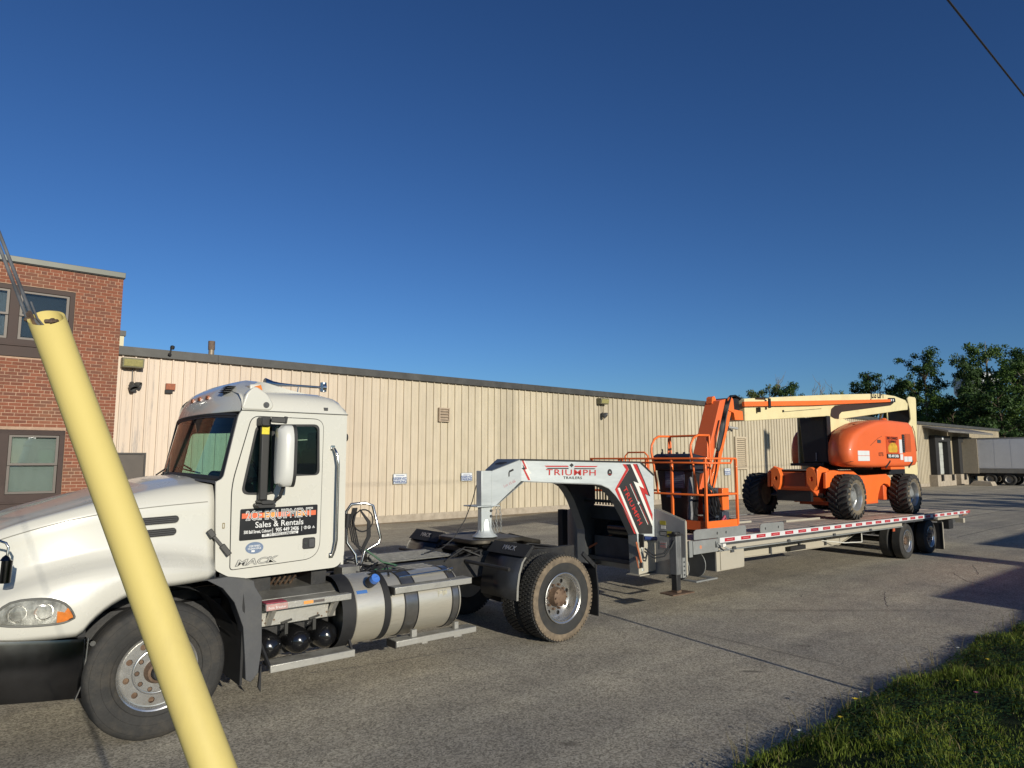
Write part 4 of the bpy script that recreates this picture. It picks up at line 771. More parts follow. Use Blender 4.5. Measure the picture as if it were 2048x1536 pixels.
# headlight
hl_top = interp([.37, .42, .48, .60, .70, .78, .83, .855], [1.075, 1.135, 1.168, 1.176, 1.165, 1.13, 1.075, 1.02]); hl_bot = interp([.37, .45, .6, .72, .80, .855], [1.02, 1.0, .985, .982, .988, 1.012])
yb = lambda x: 6.150 + f_in(x)
hs = [.37, .39, .42, .46, .52, .58, .64, .70, .75, .79, .82, .84, .855]
hl = obj('headlight', MB().loft([[(x, yb(x) - .008, hl_bot(x) + (hl_top(x) - hl_bot(x)) * k / 5) for k in range(6)] for x in hs]), mat('headlight_reflector', (.80, .80, .76), .22, .75, var=.75, scale=11, stretch=(1, 1, .5)), T, smooth=60)
obj('headlight_lens', MB().loft([[(x, yb(x) - .020 * math.sin(PI * k / 5) - .014, hl_bot(x) + (hl_top(x) - hl_bot(x)) * k / 5) for k in range(6)] for x in hs]), glass_mat('headlight_glass', (.95, .95, .92), .05, 1.4, .04, (.5, .5, .42)), hl, smooth=60)
obj('headlight_rim', MB().tube([(x, yb(x) - .008, hl_bot(x)) for x in hs] + [(x, yb(x) - .008, hl_top(x)) for x in hs[::-1]], .009, 6, closed=True), mat('lamp_gasket', (.12, .12, .11), .6), hl)
for cx_ in (.50, .66): obj('headlight_bowl', MB().lathe([(.062, -.006), (.05, .01), (.03, .022), (0, .028)], (cx_, yb(cx_) - .024 + .008, 1.08), (0.0, .5, 0), 20), M_chrome, hl, smooth=50)
obj('turn_signal', MB().loft([[(x, yb(x) - .014, hl_bot(x) + .008 + (hl_top(x) - hl_bot(x) - .016) * k / 4 * (1 if x > .79 else .55)) for k in range(5)] for x in (.745, .77, .79, .81, .83, .845)]), M_amber, hl, smooth=60)
# bumper
bp = [(-.30, 7.38), (-.29, 7.0), (-.22, 6.6), (-.08, 6.33), (.12, 6.22), (.40, 6.185), (.70, 6.175), (.93, 6.18), (.955, 6.20)]
def bump_sec(x, y, i):
    t = i / (len(bp) - 1); n = Vector((0, -1, 0)) if i > 4 else (Vector((-1, -.2, 0)) if i < 3 else Vector((-.6, -.8, 0))); n.normalize()
    zt = .905 - .065 * max(0, (x - .4) / .55) if x > .4 else .905; zb_ = .46 - .06 * max(0, (x - .4) / .5) if x > .4 else .46
    return [(x - n.x * d, y - n.y * d, z) for d, z in ((.05, zt), (.0, zt - .004), (-.004, zt - .03), (-.010, (zt + zb_) / 2), (-.004, zb_ + .06), (.004, zb_ + .01), (.05, zb_))]
secs = [bump_sec(x, y, i) for i, (x, y) in enumerate(bp)]; secs += [[(x, m_y(y), z) for x, y, z in s_] for s_ in []]
b_ = obj('bumper', MB().loft(secs), M_dchrome, T, smooth=45); md = b_.modifiers.new('solid', 'SOLIDIFY'); md.thickness = .006
obj('bumper_edge', MB().tube([(.962, 6.19, .838), (.955, 6.185, .70), (.935, 6.18, .5), (.90, 6.18, .40)], .007, 6), M_chrome, b_)
obj('bumper_gap', MB().box(.0, .95, 6.25, 8.5, .80, .89), M_black, b_)
obj('tow_bolt', MB().cyl((.99, 6.22, .80), (.99, 6.16, .80), .02, n=10), M_chrome, b_)
# --- wheels ---
def hubplate(R_, rh, nh, rhole, rn, nn, rnh, rc):
    circ = lambda cx, cz, r, n: [(cx + r * math.cos(2 * PI * k / n), cz + r * math.sin(2 * PI * k / n)) for k in range(n)]
    holes = [circ(rh * math.cos(2 * PI * (k + .3) / nh), rh * math.sin(2 * PI * (k + .3) / nh), rhole, 12) for k in range(nh)]
    if rnh: holes += [circ(rn * math.cos(2 * PI * k / nn), rn * math.sin(2 * PI * k / nn), rnh, 10) for k in range(nn)]
    holes.append(circ(0, 0, rc, 24)); return circ(0, 0, R_, 48), holes
def shift(ls, x, z): return [[(a + x, c + z) for a, c in l] for l in ls]
def tread_blocks(x, y, z, r, w, rows, n, hgt, skew=.0, fill=.72):
    g = MB()
    for i in range(rows):
        yy = y + (i - (rows - 1) / 2) * w / rows
        for k in range(n):
            a = 2 * PI * (k + (i % 2) * .5) / n; da = 2 * PI / n * fill / 2; wy = w / rows * .43
            P_ = []
            for rr_ in (r - .012, r + hgt):
                for (s, q) in ((-1, -1), (1, -1), (1, 1), (-1, 1)):
                    aa = a + s * da + q * skew; P_.append((x + rr_ * math.cos(aa), yy + q * wy, z + rr_ * math.sin(aa)))
            g.add(P_, [(0, 3, 2, 1), (4, 5, 6, 7), (0, 1, 5, 4), (1, 2, 6, 5), (2, 3, 7, 6), (3, 0, 4, 7)])
    return g
M_tyre2 = mat('drive_tyre', (0.030, 0.030, 0.029), .85, var=.3, scale=10, dirt=(.085, .07, .05), damt=.45, dscale=6, bump=.3, bscale=60)
M_mud = mat('dusty_shoulder', (0.20, 0.155, 0.105), .9, var=.35, scale=14, dirt=(.06, .05, .04), damt=.7, dscale=8)
def front_wheel(y_out, s):
    x, z = 1.45, .515; yc = y_out + s * .14
    w_ = obj('wheel', MB().lathe(tyre_prof(.520, .292, .285), (x, yc, z), (0, 1, 0), 72), M_tyre, T, smooth=40)
    gr = MB()
    for q in (-.07, 0, .07): gr.lathe([(.5215, -.006), (.519, 0), (.5215, .006)], (x, yc + q, z), (0, 1, 0), 72)
    for rr_ in (.475, .455, .40, .335): gr.lathe([(rr_ - .003, 0), (rr_, -.0035), (rr_ + .003, 0)], (x, y_out - s * .0 + (.004 if rr_ > .45 else .0) * s, z), (0, s, 0), 72)
    obj('tread', gr, M_tyre, w_, smooth=40)
    rim = obj('rim', MB().lathe([(.296, .015), (.300, .006), (.298, .0), (.288, .004), (.280, .03), (.274, .05), (.262, .052)], (x, y_out, z), (0, s, 0), 56), M_rimw, w_, smooth=35)
    R_, H_ = hubplate(.264, .222, 10, .024, .143, 10, .019, .088)
    obj('wheel_disc', MB().holed([(a + x, c + z) for a, c in R_], shift(H_, x, z), 'xz', y_out + s * .045, y_out + s * .058), M_rimw, w_)
    obj('wheel_ring', MB().lathe([(.184, .048), (.180, .038), (.170, .034), (.165, .036)], (x, y_out, z), (0, s, 0), 48), M_rimw, w_, smooth=50)
    obj('drum', MB().cyl((x, y_out + s * .10, z), (x, y_out + s * .2, z), .25, n=40), M_hub, w_)
    nt_ = MB()
    for k in range(10): a = 2 * PI * k / 10; nt_.cyl((x + .143 * math.cos(a), y_out + s * .075, z + .143 * math.sin(a)), (x + .143 * math.cos(a), y_out + s * .048, z + .143 * math.sin(a)), .0155, n=6)
    obj('lug_nut', nt_, M_hub, w_)
    obj('hub', MB().lathe([(.10, .06), (.094, .03), (.088, .0), (.078, -.02), (.06, -.024)], (x, y_out, z), (0, s, 0), 32), M_hub, w_, smooth=40)
    obj('hub_cap', MB().lathe([(.058, -.02), (.056, -.052), (.048, -.062), (.0, -.066)], (x, y_out, z), (0, s, 0), 24), M_black, w_, smooth=40)
front_wheel(6.12, 1); front_wheel(m_y(6.12), -1)
def drive_wheel(x, z, y_out, s, R_o, rimr, wt, T_, tread=True, depth=.155, dusty=True, dual=True, nh=8):
    yc = y_out + s * wt / 2
    w_ = obj('wheel', MB().lathe(tyre_prof(R_o - (.018 if tread else 0), rimr, wt), (x, yc, z), (0, 1, 0), 64), M_tyre2 if tread else M_tyre, T_, smooth=40)
    if tread:
        obj('tread', tread_blocks(x, yc, z, R_o - .016, wt * .86, 5, 66, .014, .012), M_tyre2, w_)
        obj('shoulder_lug', tread_blocks(x, y_out + s * .012, z, R_o - .026, .03, 1, 66, .006, 0, .62), M_mud, w_)
    if dusty: obj('sidewall_band', MB().lathe([(R_o - .030, .0085), (R_o - .045, .0), (R_o - .075, -.003), (R_o - .098, -.0015)], (x, y_out, z), (0, s, 0), 64), M_mud, w_, smooth=50)
    rim = obj('rim', MB().lathe([(rimr + .010, .012), (rimr + .012, .002), (rimr + .004, -.001), (rimr - .010, .006), (rimr - .016, .03), (rimr - .030, .045), (rimr - .034, .09), (rimr - .048, depth + .02)], (x, y_out, z), (0, s, 0), 56), M_rimw, w_, smooth=35)
    k_ = rimr / .292; RR_, H_ = hubplate((rimr - .042), .205 * k_, nh, .027 * k_, 0, 0, 0, .118 * k_)
    obj('wheel_disc', MB().holed([(a + x, c + z) for a, c in RR_], shift(H_, x, z), 'xz', y_out + s * depth, y_out + s * (depth + .013)), M_rimw, w_)
    obj('wheel_void', MB().cyl((x, y_out + s * (depth + .03), z), (x, y_out + s * (depth + .05), z), rimr - .05, n=32), M_black, w_)
    h = MB().lathe([(.118 * k_, depth + .01), (.112 * k_, depth - .03), (.105 * k_, .06), (.085 * k_, .045), (0, .042)], (x, y_out, z), (0, s, 0), 28)
    for k in range(8): a = 2 * PI * k / 8; h.cyl((x + .09 * k_ * math.cos(a), y_out + s * .055, z + .09 * k_ * math.sin(a)), (x + .09 * k_ * math.cos(a), y_out + s * .034, z + .09 * k_ * math.sin(a)), .011, n=6)
    obj('hub', h, M_hub, w_, smooth=40); n_ = MB()
    for k in range(10): a = 2 * PI * k / 10; n_.cyl((x + .148 * k_ * math.cos(a), y_out + s * depth, z + .148 * k_ * math.sin(a)), (x + .148 * k_ * math.cos(a), y_out + s * (depth - .04), z + .148 * k_ * math.sin(a)), .015 * k_, n=6)
    obj('lug_nut', n_, M_hub, w_)
    if dual:
        y2 = y_out + s * (wt + .05); w2 = obj('wheel', MB().lathe(tyre_prof(R_o - (.018 if tread else 0), rimr, wt), (x, y2 + s * wt / 2, z), (0, 1, 0), 48), M_tyre2 if tread else M_tyre, T_, smooth=40)
        if tread: obj('tread', tread_blocks(x, y2 + s * wt / 2, z, R_o - .016, wt * .86, 5, 66, .014, .012), M_tyre2, w2)
        obj('rim', MB().cyl((x, y2 + s * .02, z), (x, y2 + s * (wt - .02), z), rimr - .01, n=32), M_tdark, w2)
    return w_
drive_wheel(5.95, .515, 6.115, 1, .522, .292, .275, T); drive_wheel(5.95, .515, m_y(6.115), -1, .522, .292, .275, T)
obj('axle', MB().cyl((5.95, 6.6, .515), (5.95, 8.15, .515), .09).lathe([(.0, -.25), (.16, -.2), (.24, 0), (.16, .2), (0, .25)], (5.95, YC, .515), (1, 0, 0), 20).box(1.38, 1.52, 6.5, 8.26, .40, .52), M_frame, T, smooth=40)
obj('frame_rail', MB().box(.9, 6.95, 6.92, 6.99, .74, 1.0), M_frame, T, bevel=.006); obj('frame_rail', MB().box(.9, 6.95, m_y(6.99), m_y(6.92), .74, 1.0), M_frame, T, bevel=.006)
g = MB(); [g.box(x, x + .08, 6.99, m_y(6.99), .78, .95) for x in (3.2, 4.95, 5.4, 6.45, 6.85)]; obj('crossmember', g, M_frame, T)
obj('engine', MB().box(.35, 1.9, 6.95, 7.8, .55, 1.55).box(.9, 2.3, 6.8, 7.96, .45, .9), M_frame, T)
obj('air_spring', MB().cyl((6.35, 6.82, .5), (6.35, 6.82, .8), .12).cyl((6.35, m_y(6.82), .5), (6.35, m_y(6.82), .8), .12), M_black, T)
# --- cab shell ---
YS = 6.30
cab_out = rpoly([(1.905, 1.235), (2.02, 1.165), (2.17, 1.137), (3.05, 1.150), (3.118, 1.24), (3.108, 2.645), (2.075, 2.645), (2.045, 2.60), (1.935, 2.03), (1.875, 2.0), (1.882, 1.83)], [.02, .05, .05, .10, .10, .01, .01, .05, .05, .01, .0])
win = rpoly([(2.092, 1.885), (2.37, 1.872), (2.44, 2.042), (2.828, 2.048), (2.812, 2.535), (2.205, 2.515)], [.07, .05, .05, .05, .06, .06], 6)
door = rpoly([(2.028, 1.228), (2.855, 1.262), (2.858, 2.585), (2.165, 2.59), (2.012, 1.97)], [.03, .16, .10, .07, .12], 8)
def off(pl, d):
    c = Vector((sum(p[0] for p in pl) / len(pl), sum(p[1] for p in pl) / len(pl))); return [tuple(Vector(p) + (Vector(p) - c).normalized() * d) for p in pl]
cab = obj('cab_shell', MB().holed(cab_out, [off(win, .012)], 'xz', YS, YS + .03), M_white, T, bevel=.008); obj('cab_far_side', MB().holed(cab_out, [off(win, .012)], 'xz', m_y(YS + .03), m_y(YS)), M_white, T, bevel=.008)
dr = obj('door', MB().holed(door, [win], 'xz', YS - .0075, YS - .0005), M_white, T, bevel=.003)
obj('door_gap', MB().tube([(x, YS - .002, z) for x, z in off(door, .003)], .0048, 5, closed=True), M_seam, dr)
obj('far_door', MB().holed(door, [win], 'xz', m_y(YS - .0005), m_y(YS - .0075)), M_white, T)
obj('window_seal', MB().holed(off(win, .004), [off(win, -.022)], 'xz', YS - .013, YS - .002).holed(off(win, .004), [off(win, -.022)], 'xz', m_y(YS - .002), m_y(YS - .013)), M_rubber, dr)
obj('window_glass', MB().prism(off(win, -.005), 'xz', YS + .004, YS + .008), M_cabg, dr); obj('window_glass', MB().prism(off(win, -.005), 'xz', m_y(YS + .008), m_y(YS + .004)), M_cabg, dr)
obj('window_divider', MB().bar((2.37, YS - .008, 1.88), (2.36, YS - .008, 2.525), .02, .028), M_rubber, dr)
# floor, firewall, back wall
obj('rear_wall', MB().holed([(YS + .002, 1.17), (m_y(YS + .002), 1.17), (m_y(YS + .002), 2.66), (YS + .002, 2.66)], [[(6.75, 1.98), (8.01, 1.98), (8.01, 2.42), (6.75, 2.42)]], 'yz', 3.085, 3.112), M_white, cab)
obj('rear_glass', MB().box(3.095, 3.10, 6.76, 8.0, 1.99, 2.41), M_cabg, cab)
obj('cab_floor', MB().box(1.92, 3.08, YS + .032, m_y(YS + .032), 1.15, 1.22).box(1.9, 1.95, YS + .032, m_y(YS + .032), 1.15, 1.95), M_int, cab)
obj('lining', MB().box(2.1, 3.08, YS + .036, m_y(YS + .036), 2.60, 2.63).box(3.06, 3.083, YS + .036, 6.74, 1.3, 2.6).box(3.06, 3.083, 8.02, m_y(YS + .036), 1.3, 2.6).box(3.06, 3.083, 6.75, 8.01, 1.3, 1.97).box(2.2, 3.0, YS + .032, YS + .05, 1.2, 1.86), M_int, cab)
obj('dashboard', MB().loft([[(x, y, z) for y in (YS + .04, 6.8, 7.4, 8.0, m_y(YS + .04))] for x, z in ((1.88, 1.985), (1.98, 2.03), (2.15, 2.02), (2.22, 1.96), (2.24, 1.7), (2.22, 1.3))]), mat('dashboard_grey', (.035, .037, .042), .7), cab, smooth=50)
for yy in (6.78, 7.98):
    st = obj('seat', MB().rbox(2.46, 2.96, yy - .24, yy + .24, 1.60, 1.72, .05), M_seat, cab, bevel=.02)
    obj('seat_back', MB().prism(rpoly([(2.86, 1.66), (2.98, 1.64), (3.04, 2.28), (2.94, 2.30)], .04), 'xz', yy - .22, yy + .22), M_seat, st, bevel=.02); obj('headrest', MB().rbox(2.95, 3.04, yy - .12, yy + .12, 2.30, 2.48, .03), M_seat, st, bevel=.02)
    obj('seat_base', MB().box(2.5, 2.9, yy - .2, yy + .2, 1.2, 1.6), M_int, st)
obj('steering_wheel', MB().tube([(2.36 + .04 * math.cos(a) * 1.3, 6.80 + .22 * math.sin(a), 2.0 - .2 * math.cos(a)) for a in np.linspace(0, 2 * PI, 28)[:-1]], .016, 8, closed=True).cyl((2.2, 6.8, 1.92), (2.36, 6.8, 2.0), .025).bar((2.36, 6.6, 2.0), (2.36, 7.0, 2.0), .02, .03), M_int, cab, smooth=50)
# windscreen
def arcpts(xe, ze, xc, zc, n=13, y0=6.335):
    out = []
    for k in range(n):
        t = -1 + 2 * k / (n - 1); y = YC + t * (YC - y0); q = abs(t) ** 2.6; out.append((xc + (xe - xc) * q, y, zc + (ze - zc) * q))
    return out
wb = arcpts(1.945, 2.015, 1.80, 2.045, 41); wt_ = arcpts(2.058, 2.600, 1.955, 2.63, 41)
obj('windscreen', MB().loft([[tuple(Vector(a).lerp(Vector(b), t)) for a, b in zip(wb, wt_)] for t in (0, .5, 1)]), M_cabg, cab, smooth=60)
seal = wb + wt_[::-1]
obj('windscreen_seal', MB().tube([(x - .004, y, z) for x, y, z in seal], .017, 6, closed=True), M_rubber, cab, smooth=50)
def mid(t): return [tuple(Vector(a).lerp(Vector(b), t)) for a, b in zip(wb, wt_)]
gg = MB(); 
for t0, t1 in ((0, .045), (.95, 1)): gg.loft([[(x - .006, y, z) for x, y, z in mid(t)] for t in (t0, t1)])
for e in (0, 1):
    sl = (lambda L_: L_[:2]) if e == 0 else (lambda L_: L_[-2:]); gg.loft([[(x - .006, y, z) for x, y, z in sl(mid(t))] for t in (.0, .25, .5, .75, 1)])
obj('windscreen_band', gg, M_rubber, cab)
obj('cowl', MB().loft([[(x - .02, y, z - .012) for x, y, z in wb], [(x - .055, y, z - .03) for x, y, z in wb], [(1.885, y, min(z - .04, 2.04)) for x, y, z in wb]]), M_plas, cab, smooth=50)
g = MB(); g.tube([(1.80, 7.75, 2.03), (1.86, 7.3, 2.14), (1.865, 7.05, 2.10)], .008, 5).bar((1.845, 7.55, 2.12), (1.86, 6.75, 2.07), .014, .01).tube([(1.80, 8.15, 2.03), (1.83, 7.9, 2.10)], .008, 5).box(1.78, 1.82, 7.72, 7.80, 2.02, 2.07)
obj('wiper', g, M_black, cab)
obj('a_pillar', MB().loft([[(1.948, 6.345, 2.0), (1.935, YS + .0, 2.0)], [(2.062, 6.345, 2.62), (2.05, YS + .0, 2.62)]]).loft([[(1.948, m_y(6.345), 2.0), (1.935, m_y(YS), 2.0)], [(2.062, m_y(6.345), 2.62), (2.05, m_y(YS), 2.62)]]), M_white, cab)
# roof
def roof_sec(x, drop, cz=2.885):
    pts = [(YS - .004, 2.646), (YS - .002, 2.68 - drop * .2), (YS + .03, 2.755 - drop * .5), (YS + .11, 2.82 - drop * .8), (YS + .30, 2.86 - drop), (YS + .65, cz - .008 - drop), (YC, cz - drop)]
    return [(x, y, z) for y, z in pts] + [(x, m_y(y), z) for y, z in pts[:-1][::-1]]
rf = obj('roof', MB().loft([roof_sec(2.07, .02), roof_sec(2.3, .0), roof_sec(2.7, 0), roof_sec(2.92, .006), roof_sec(3.0, .022), roof_sec(3.06, .06), roof_sec(3.10, .125), roof_sec(3.12, .20)]), M_white, T, smooth=50)
obj('roof_gap', MB().tube([(2.07, YS - .005, 2.643), (3.118, YS - .005, 2.643), (3.125, YS + .05, 2.643)], .005, 5), mat('gap_grey', (.10, .10, .09), .7), rf)
obj('roof_socket', MB().box(2.86, 2.90, YS - .008, YS + .01, 2.675, 2.705), M_plas, rf)
vs2 = []
for (dx, z, y0, fx) in ((0.0, 2.632, 6.33, 1), (.0, 2.655, 6.315, 1), (.02, 2.73, 6.32, .97), (.05, 2.81, 6.33, .9), (.11, 2.895, 6.36, .8), (.20, 2.962, 6.45, .6), (.32, 2.968, 6.56, .4), (.60, 2.915, 6.62, .2), (.85, 2.875, 6.62, .1)):
    A_ = arcpts(2.065, z, 1.94, z, 17, y0); vs2.append([(2.055 + (x - 2.055) * fx + dx, y, zz - (.0 if abs(y - YC) < .8 * (YC - y0) else .03 * min(1, dx * 5))) for x, y, zz in A_])
cap_ = obj('roof_fairing', MB().loft([([(s_[0][0] + .01, s_[0][1] + .004, 2.72)] + s_ + [(s_[-1][0] + .01, s_[-1][1] - .004, 2.72)]) if k_ > 2 else [s_[0]] + s_ + [s_[-1]] for k_, s_ in enumerate(vs2)]), M_white, rf, smooth=60)
obj('fairing_gap', MB().tube([(x - .004, y, z - .002) for x, y, z in vs2[0]], .006, 5), M_seam, cap_)
# side cheek of the fairing with its fixing
ck = rpoly([(2.06, 2.65), (2.33, 2.65), (2.36, 2.70), (2.30, 2.80), (2.18, 2.875), (2.10, 2.80)], .04); obj('fairing_cheek', MB().prism(ck, 'xz', YS - .014, YS + .16), M_white, cap_, bevel=.02, segs=3)
obj('fairing_bolt', MB().cyl((2.285, YS - .016, 2.70), (2.285, YS - .02, 2.70), .028, n=16).cyl((2.285, YS - .019, 2.70), (2.285, YS - .026, 2.70), .012, n=8), M_plas, cap_)
def marker(x, y, z, s_, mm): obj('marker_light', MB().box(x - .018, x + .006, y - s_, y + s_, z - .019, z + .019), mm, cap_, bevel=.005)
for i in (5, 7, 9): v_ = vs2[3][i + 1]; marker(v_[0] - .0, v_[1], v_[2] - .0, .035, M_amberd)
obj('marker_light', MB().prism([(2.20, 2.822), (2.26, 2.84), (2.245, 2.89), (2.19, 2.872)], 'xz', 6.33, 6.40), M_amber, cap_)
obj('marker_base', MB().prism([(2.15, 2.81), (2.27, 2.835), (2.25, 2.90), (2.15, 2.89)], 'xz', 6.345, 6.5), M_white, cap_, bevel=.01)
g = MB(); [g.box(vs2[3][11][0] - .006 + k * .012, vs2[3][11][0] + .10, 6.62 + k * .0, 6.80, 2.835 + k * .018, 2.839 + k * .018) for k in range(4)]; obj('fairing_louvre', g, M_plas, cap_)
# air horn
h_ = obj('air_horn', MB().lathe([(.052, 0), (.058, .006), (.050, .03), (.030, .09), (.020, .16), (.013, .30), (.013, .64)], (2.50, 6.95, 2.975), (1, 0, .0), 24), M_chrome, rf, smooth=50)
obj('horn_mount', MB().cyl((3.14, 6.95, 2.93), (3.14, 6.95, 3.03), .035).cyl((3.12, 6.95, 2.975), (3.16, 6.95, 2.975), .05).tube([(2.62, 6.95, 2.97), (2.62, 6.95, 2.88)], .008, 6).tube([(2.86, 6.95, 2.97), (2.85, 6.95, 2.88)], .006, 6).tube([(2.86, 6.95, 2.885), (2.70, 6.95, 2.875)], .006, 6), M_chrome, h_, smooth=50)
# mirror
mr = obj('mirror_housing', MB().loft([[(x, 6.035 + dy * sy_, 2.228 + z) for dy, z in [(a * .1, c * .275) for a, c in [(p[0], p[1]) for p in rrect(-1, 1, -1, 1, .62, 6)]]] for x, sy_ in ((2.42, 1.12), (2.40, 1.13), (2.355, 1.08), (2.325, .9), (2.305, .55))], ring=True, caps=True), M_whitem, T, smooth=60)
for s_ in [mr]:
    for v_ in s_.data.vertices:
        zc_ = v_.co.z - 2.228; f_ = {0: 1}.get(0); 
        if v_.co.x + 3.6 < 2.33: v_.co.z = 2.228 + zc_ * .90
obj('mirror_back', MB().loft([[(x, 6.035 + a * .115, 2.228 + c * .278) for a, c in rrect(-1, 1, -1, 1, .55, 6)] for x in (2.421, 2.448)], ring=True, caps=True), M_rubber, mr, smooth=50)
obj('mirror_arm', MB().rbox(2.20, 2.285, 6.14, 6.27, 2.50, 2.585, .02).bar((2.27, 6.1, 2.555), (2.385, 6.05, 2.548), .07, .05).bar((2.375, 6.05, 2.52), (2.385, 6.05, 2.585), .03).rbox(2.20, 2.36, 6.15, 6.29, 1.765, 1.80, .02).rbox(2.22, 2.34, 6.12, 6.29, 1.80, 1.83, .02).tube([(2.32, 6.16, 1.80), (2.375, 6.10, 1.86), (2.39, 6.07, 1.95), (2.39, 6.06, 2.02)], .017, 8), M_rubber, mr, bevel=.006)
obj('mirror_shaft', MB().box(2.225, 2.30, 6.20, 6.26, 1.83, 2.50), M_rubber, mr, bevel=.01)
obj('warning_label', MB().box(2.222, 2.29, 6.192, 6.198, 2.425, 2.495), mat('label_yellow', (.75, .62, .03), .5, var=.2, scale=60), mr)
# door furniture
hd = obj('door_handle', MB().rbox(2.682, 2.808, YS - .016, YS - .006, 1.352, 1.458, .02), M_rubber, dr, bevel=.003); obj('latch_paddle', MB().rbox(2.742, 2.798, YS - .026, YS - .016, 1.365, 1.445, .01), M_plas, hd, bevel=.004); obj('lock', MB().cyl((2.712, YS - .017, 1.405), (2.712, YS - .022, 1.405), .012, n=14), M_chrome, hd)
obj('grab_handle', MB().tube([(2.962, YS, 2.308), (2.962, YS - .05, 2.30), (2.978, YS - .075, 2.25), (2.995, YS - .075, 2.15), (2.997, YS - .075, 1.42), (2.985, YS - .07, 1.34), (2.975, YS - .045, 1.275), (2.975, YS, 1.268)], .013, 10), M_chrome, cab, smooth=50)
obj('grab_handle_foot', MB().rbox(2.94, 2.985, YS - .012, YS, 2.285, 2.335, .008).rbox(2.952, 2.997, YS - .012, YS, 1.245, 1.295, .008), M_chrome, cab, bevel=.003)
obj('key_plate', MB().holed(rrect(1.945, 1.965, 1.590, 1.640, .004), [rrect(1.950, 1.960, 1.598, 1.632, .003)], 'xz', YS - .004, YS + .001), mat('brass_plate', (.25, .20, .10), .5, .5), cab)
obj('rear_work_lamp', MB().lathe([(0, 0), (.04, .0), (.04, .05), (0, .06)], (3.12, 6.42, 2.42), (1, 0, 0), 12), M_rubber, cab, smooth=40)
# door magnet
M_sgb = mat('sign_black', (.010, .010, .012), .35, var=.1); M_lw = mat('lettering_white', (.82, .82, .80), .5, var=0); M_or = mat('stripe_orange', (.80, .16, .06), .5, var=0); M_or2 = mat('stripe_light_orange', (.85, .36, .08), .5, var=0)
yd = YS - .009
sg = obj('door_magnet', MB().prism([(x, z + .014 * (x - 2.09) / .73) for x, z in rrect(2.092, 2.822, 1.472, 1.752, .012)], 'xz', yd - .0015, yd + .001), M_sgb, dr)
for a, b2, mm in ((2.108, 2.2, M_or), (2.2, 2.30, M_or), (2.30, 2.42, M_or2), (2.42, 2.60, M_or), (2.60, 2.70, M_or2), (2.70, 2.806, M_or)): obj('stripe', MB().box(a, b2 - .0005, yd - .0028, yd - .0017, 1.668, 1.712), mm, sg)
text('lettering', '2CE EQUIPMENT', .118, M_lw, sg, (2.457, yd - .0035, 1.690), (1, 0, .014), (0, 0, 1), sx=.72, bold=.0030, extrude=.0004)
text('lettering', '2CE EQUIPMENT', .118, M_sgb, sg, (2.457, yd - .0048, 1.690), (1, 0, .014), (0, 0, 1), sx=.72, bold=-.0022, extrude=.0004)
text('lettering', 'Sales & Rentals', .075, M_lw, sg, (2.457, yd - .003, 1.606), (1, 0, .014), (0, 0, 1), extrude=.0004, bold=.0005)
text('lettering', '500 Ball Street, Cobourg', .040, M_lw, sg, (2.255, yd - .003, 1.545), (1, 0, .014), (0, 0, 1), extrude=.0004, sx=.62, bold=.0008)
text('lettering', '|  905 449 2406  |', .050, M_lw, sg, (2.53, yd - .003, 1.550), (1, 0, .014), (0, 0, 1), extrude=.0004, sx=.80, bold=.0008)
for xx in (2.705, 2.742): obj('social_icon', MB().lathe([(.0155, 0), (.0155, -.0012), (.0115, -.0012), (.0115, 0)], (xx, yd - .002, 1.554), (0, 1, 0), 20), M_lw, sg)
text('lettering', 'f', .026, M_lw, sg, (2.705, yd - .003, 1.554), (1, 0, 0), (0, 0, 1), extrude=.0004, bold=.001); text('lettering', 'o', .026, M_lw, sg, (2.742, yd - .003, 1.555), (1, 0, 0), (0, 0, 1), extrude=.0004, bold=.001)
obj('house_icon', MB().prism([(2.775, 1.556), (2.786, 1.567), (2.797, 1.556)], 'xz', yd - .003, yd - .002).box(2.772, 2.80, yd - .003, yd - .002, 1.545, 1.549), M_lw, sg)
obj('white_strip', MB().prism([(x, z + .014 * (x - 2.3) / .4) for x, z in rrect(2.295, 2.635, 1.494, 1.518, .002)], 'xz', yd - .003, yd - .0017), M_lw, sg)
text('lettering', 'DIV - 2ND CHANCE EQUIPMENT INC', .026, M_sgb, sg, (2.465, yd - .004, 1.511), (1, 0, .014), (0, 0, 1), extrude=.0003, sx=.72, bold=.0005)
ov = obj('oval_decal', MB().lathe([(.0, -.0015), (.057, -.0015), (.057, 0)], (2.232, yd, 1.402), (0, 1, 0), 32), mat('decal_blue_grey', (.16, .22, .33), .5, var=.15, scale=60), dr)
ov.data.transform(Matrix.Translation((2.232 - 3.6, 0, 0)) @ Matrix.Diagonal((1.42, 1, .92, 1)) @ Matrix.Translation((-(2.232 - 3.6), 0, 0)))
ov.data.transform(Matrix.Translation((0, 0, 1.402 * .08)))
for s_, dz in (('CERTIFIED', .016), ('CLEAN IDLE', -.006)): text('lettering', s_, .022, M_lw, ov, (2.232, yd - .003, 1.402 + dz), (1, 0, .014), (0, 0, 1), extrude=.0003, bold=.0004)
obj('decal_panel', MB().box(2.205, 2.235, yd - .003, yd - .002, 1.366, 1.382), M_lw, ov)
text('lettering', 'MACK', .074, mat('badge_grey', (.20, .20, .19), .4), dr, (2.245, yd - .0012, 1.280), (1, 0, .02), (0, 0, 1), extrude=.002, sx=1.75, bold=.0035, shear=.25)
text('lettering', 'MACK', .074, M_white, dr, (2.245, yd - .0030, 1.280), (1, 0, .02), (0, 0, 1), extrude=.002, sx=1.75, bold=-.0012, shear=.25)
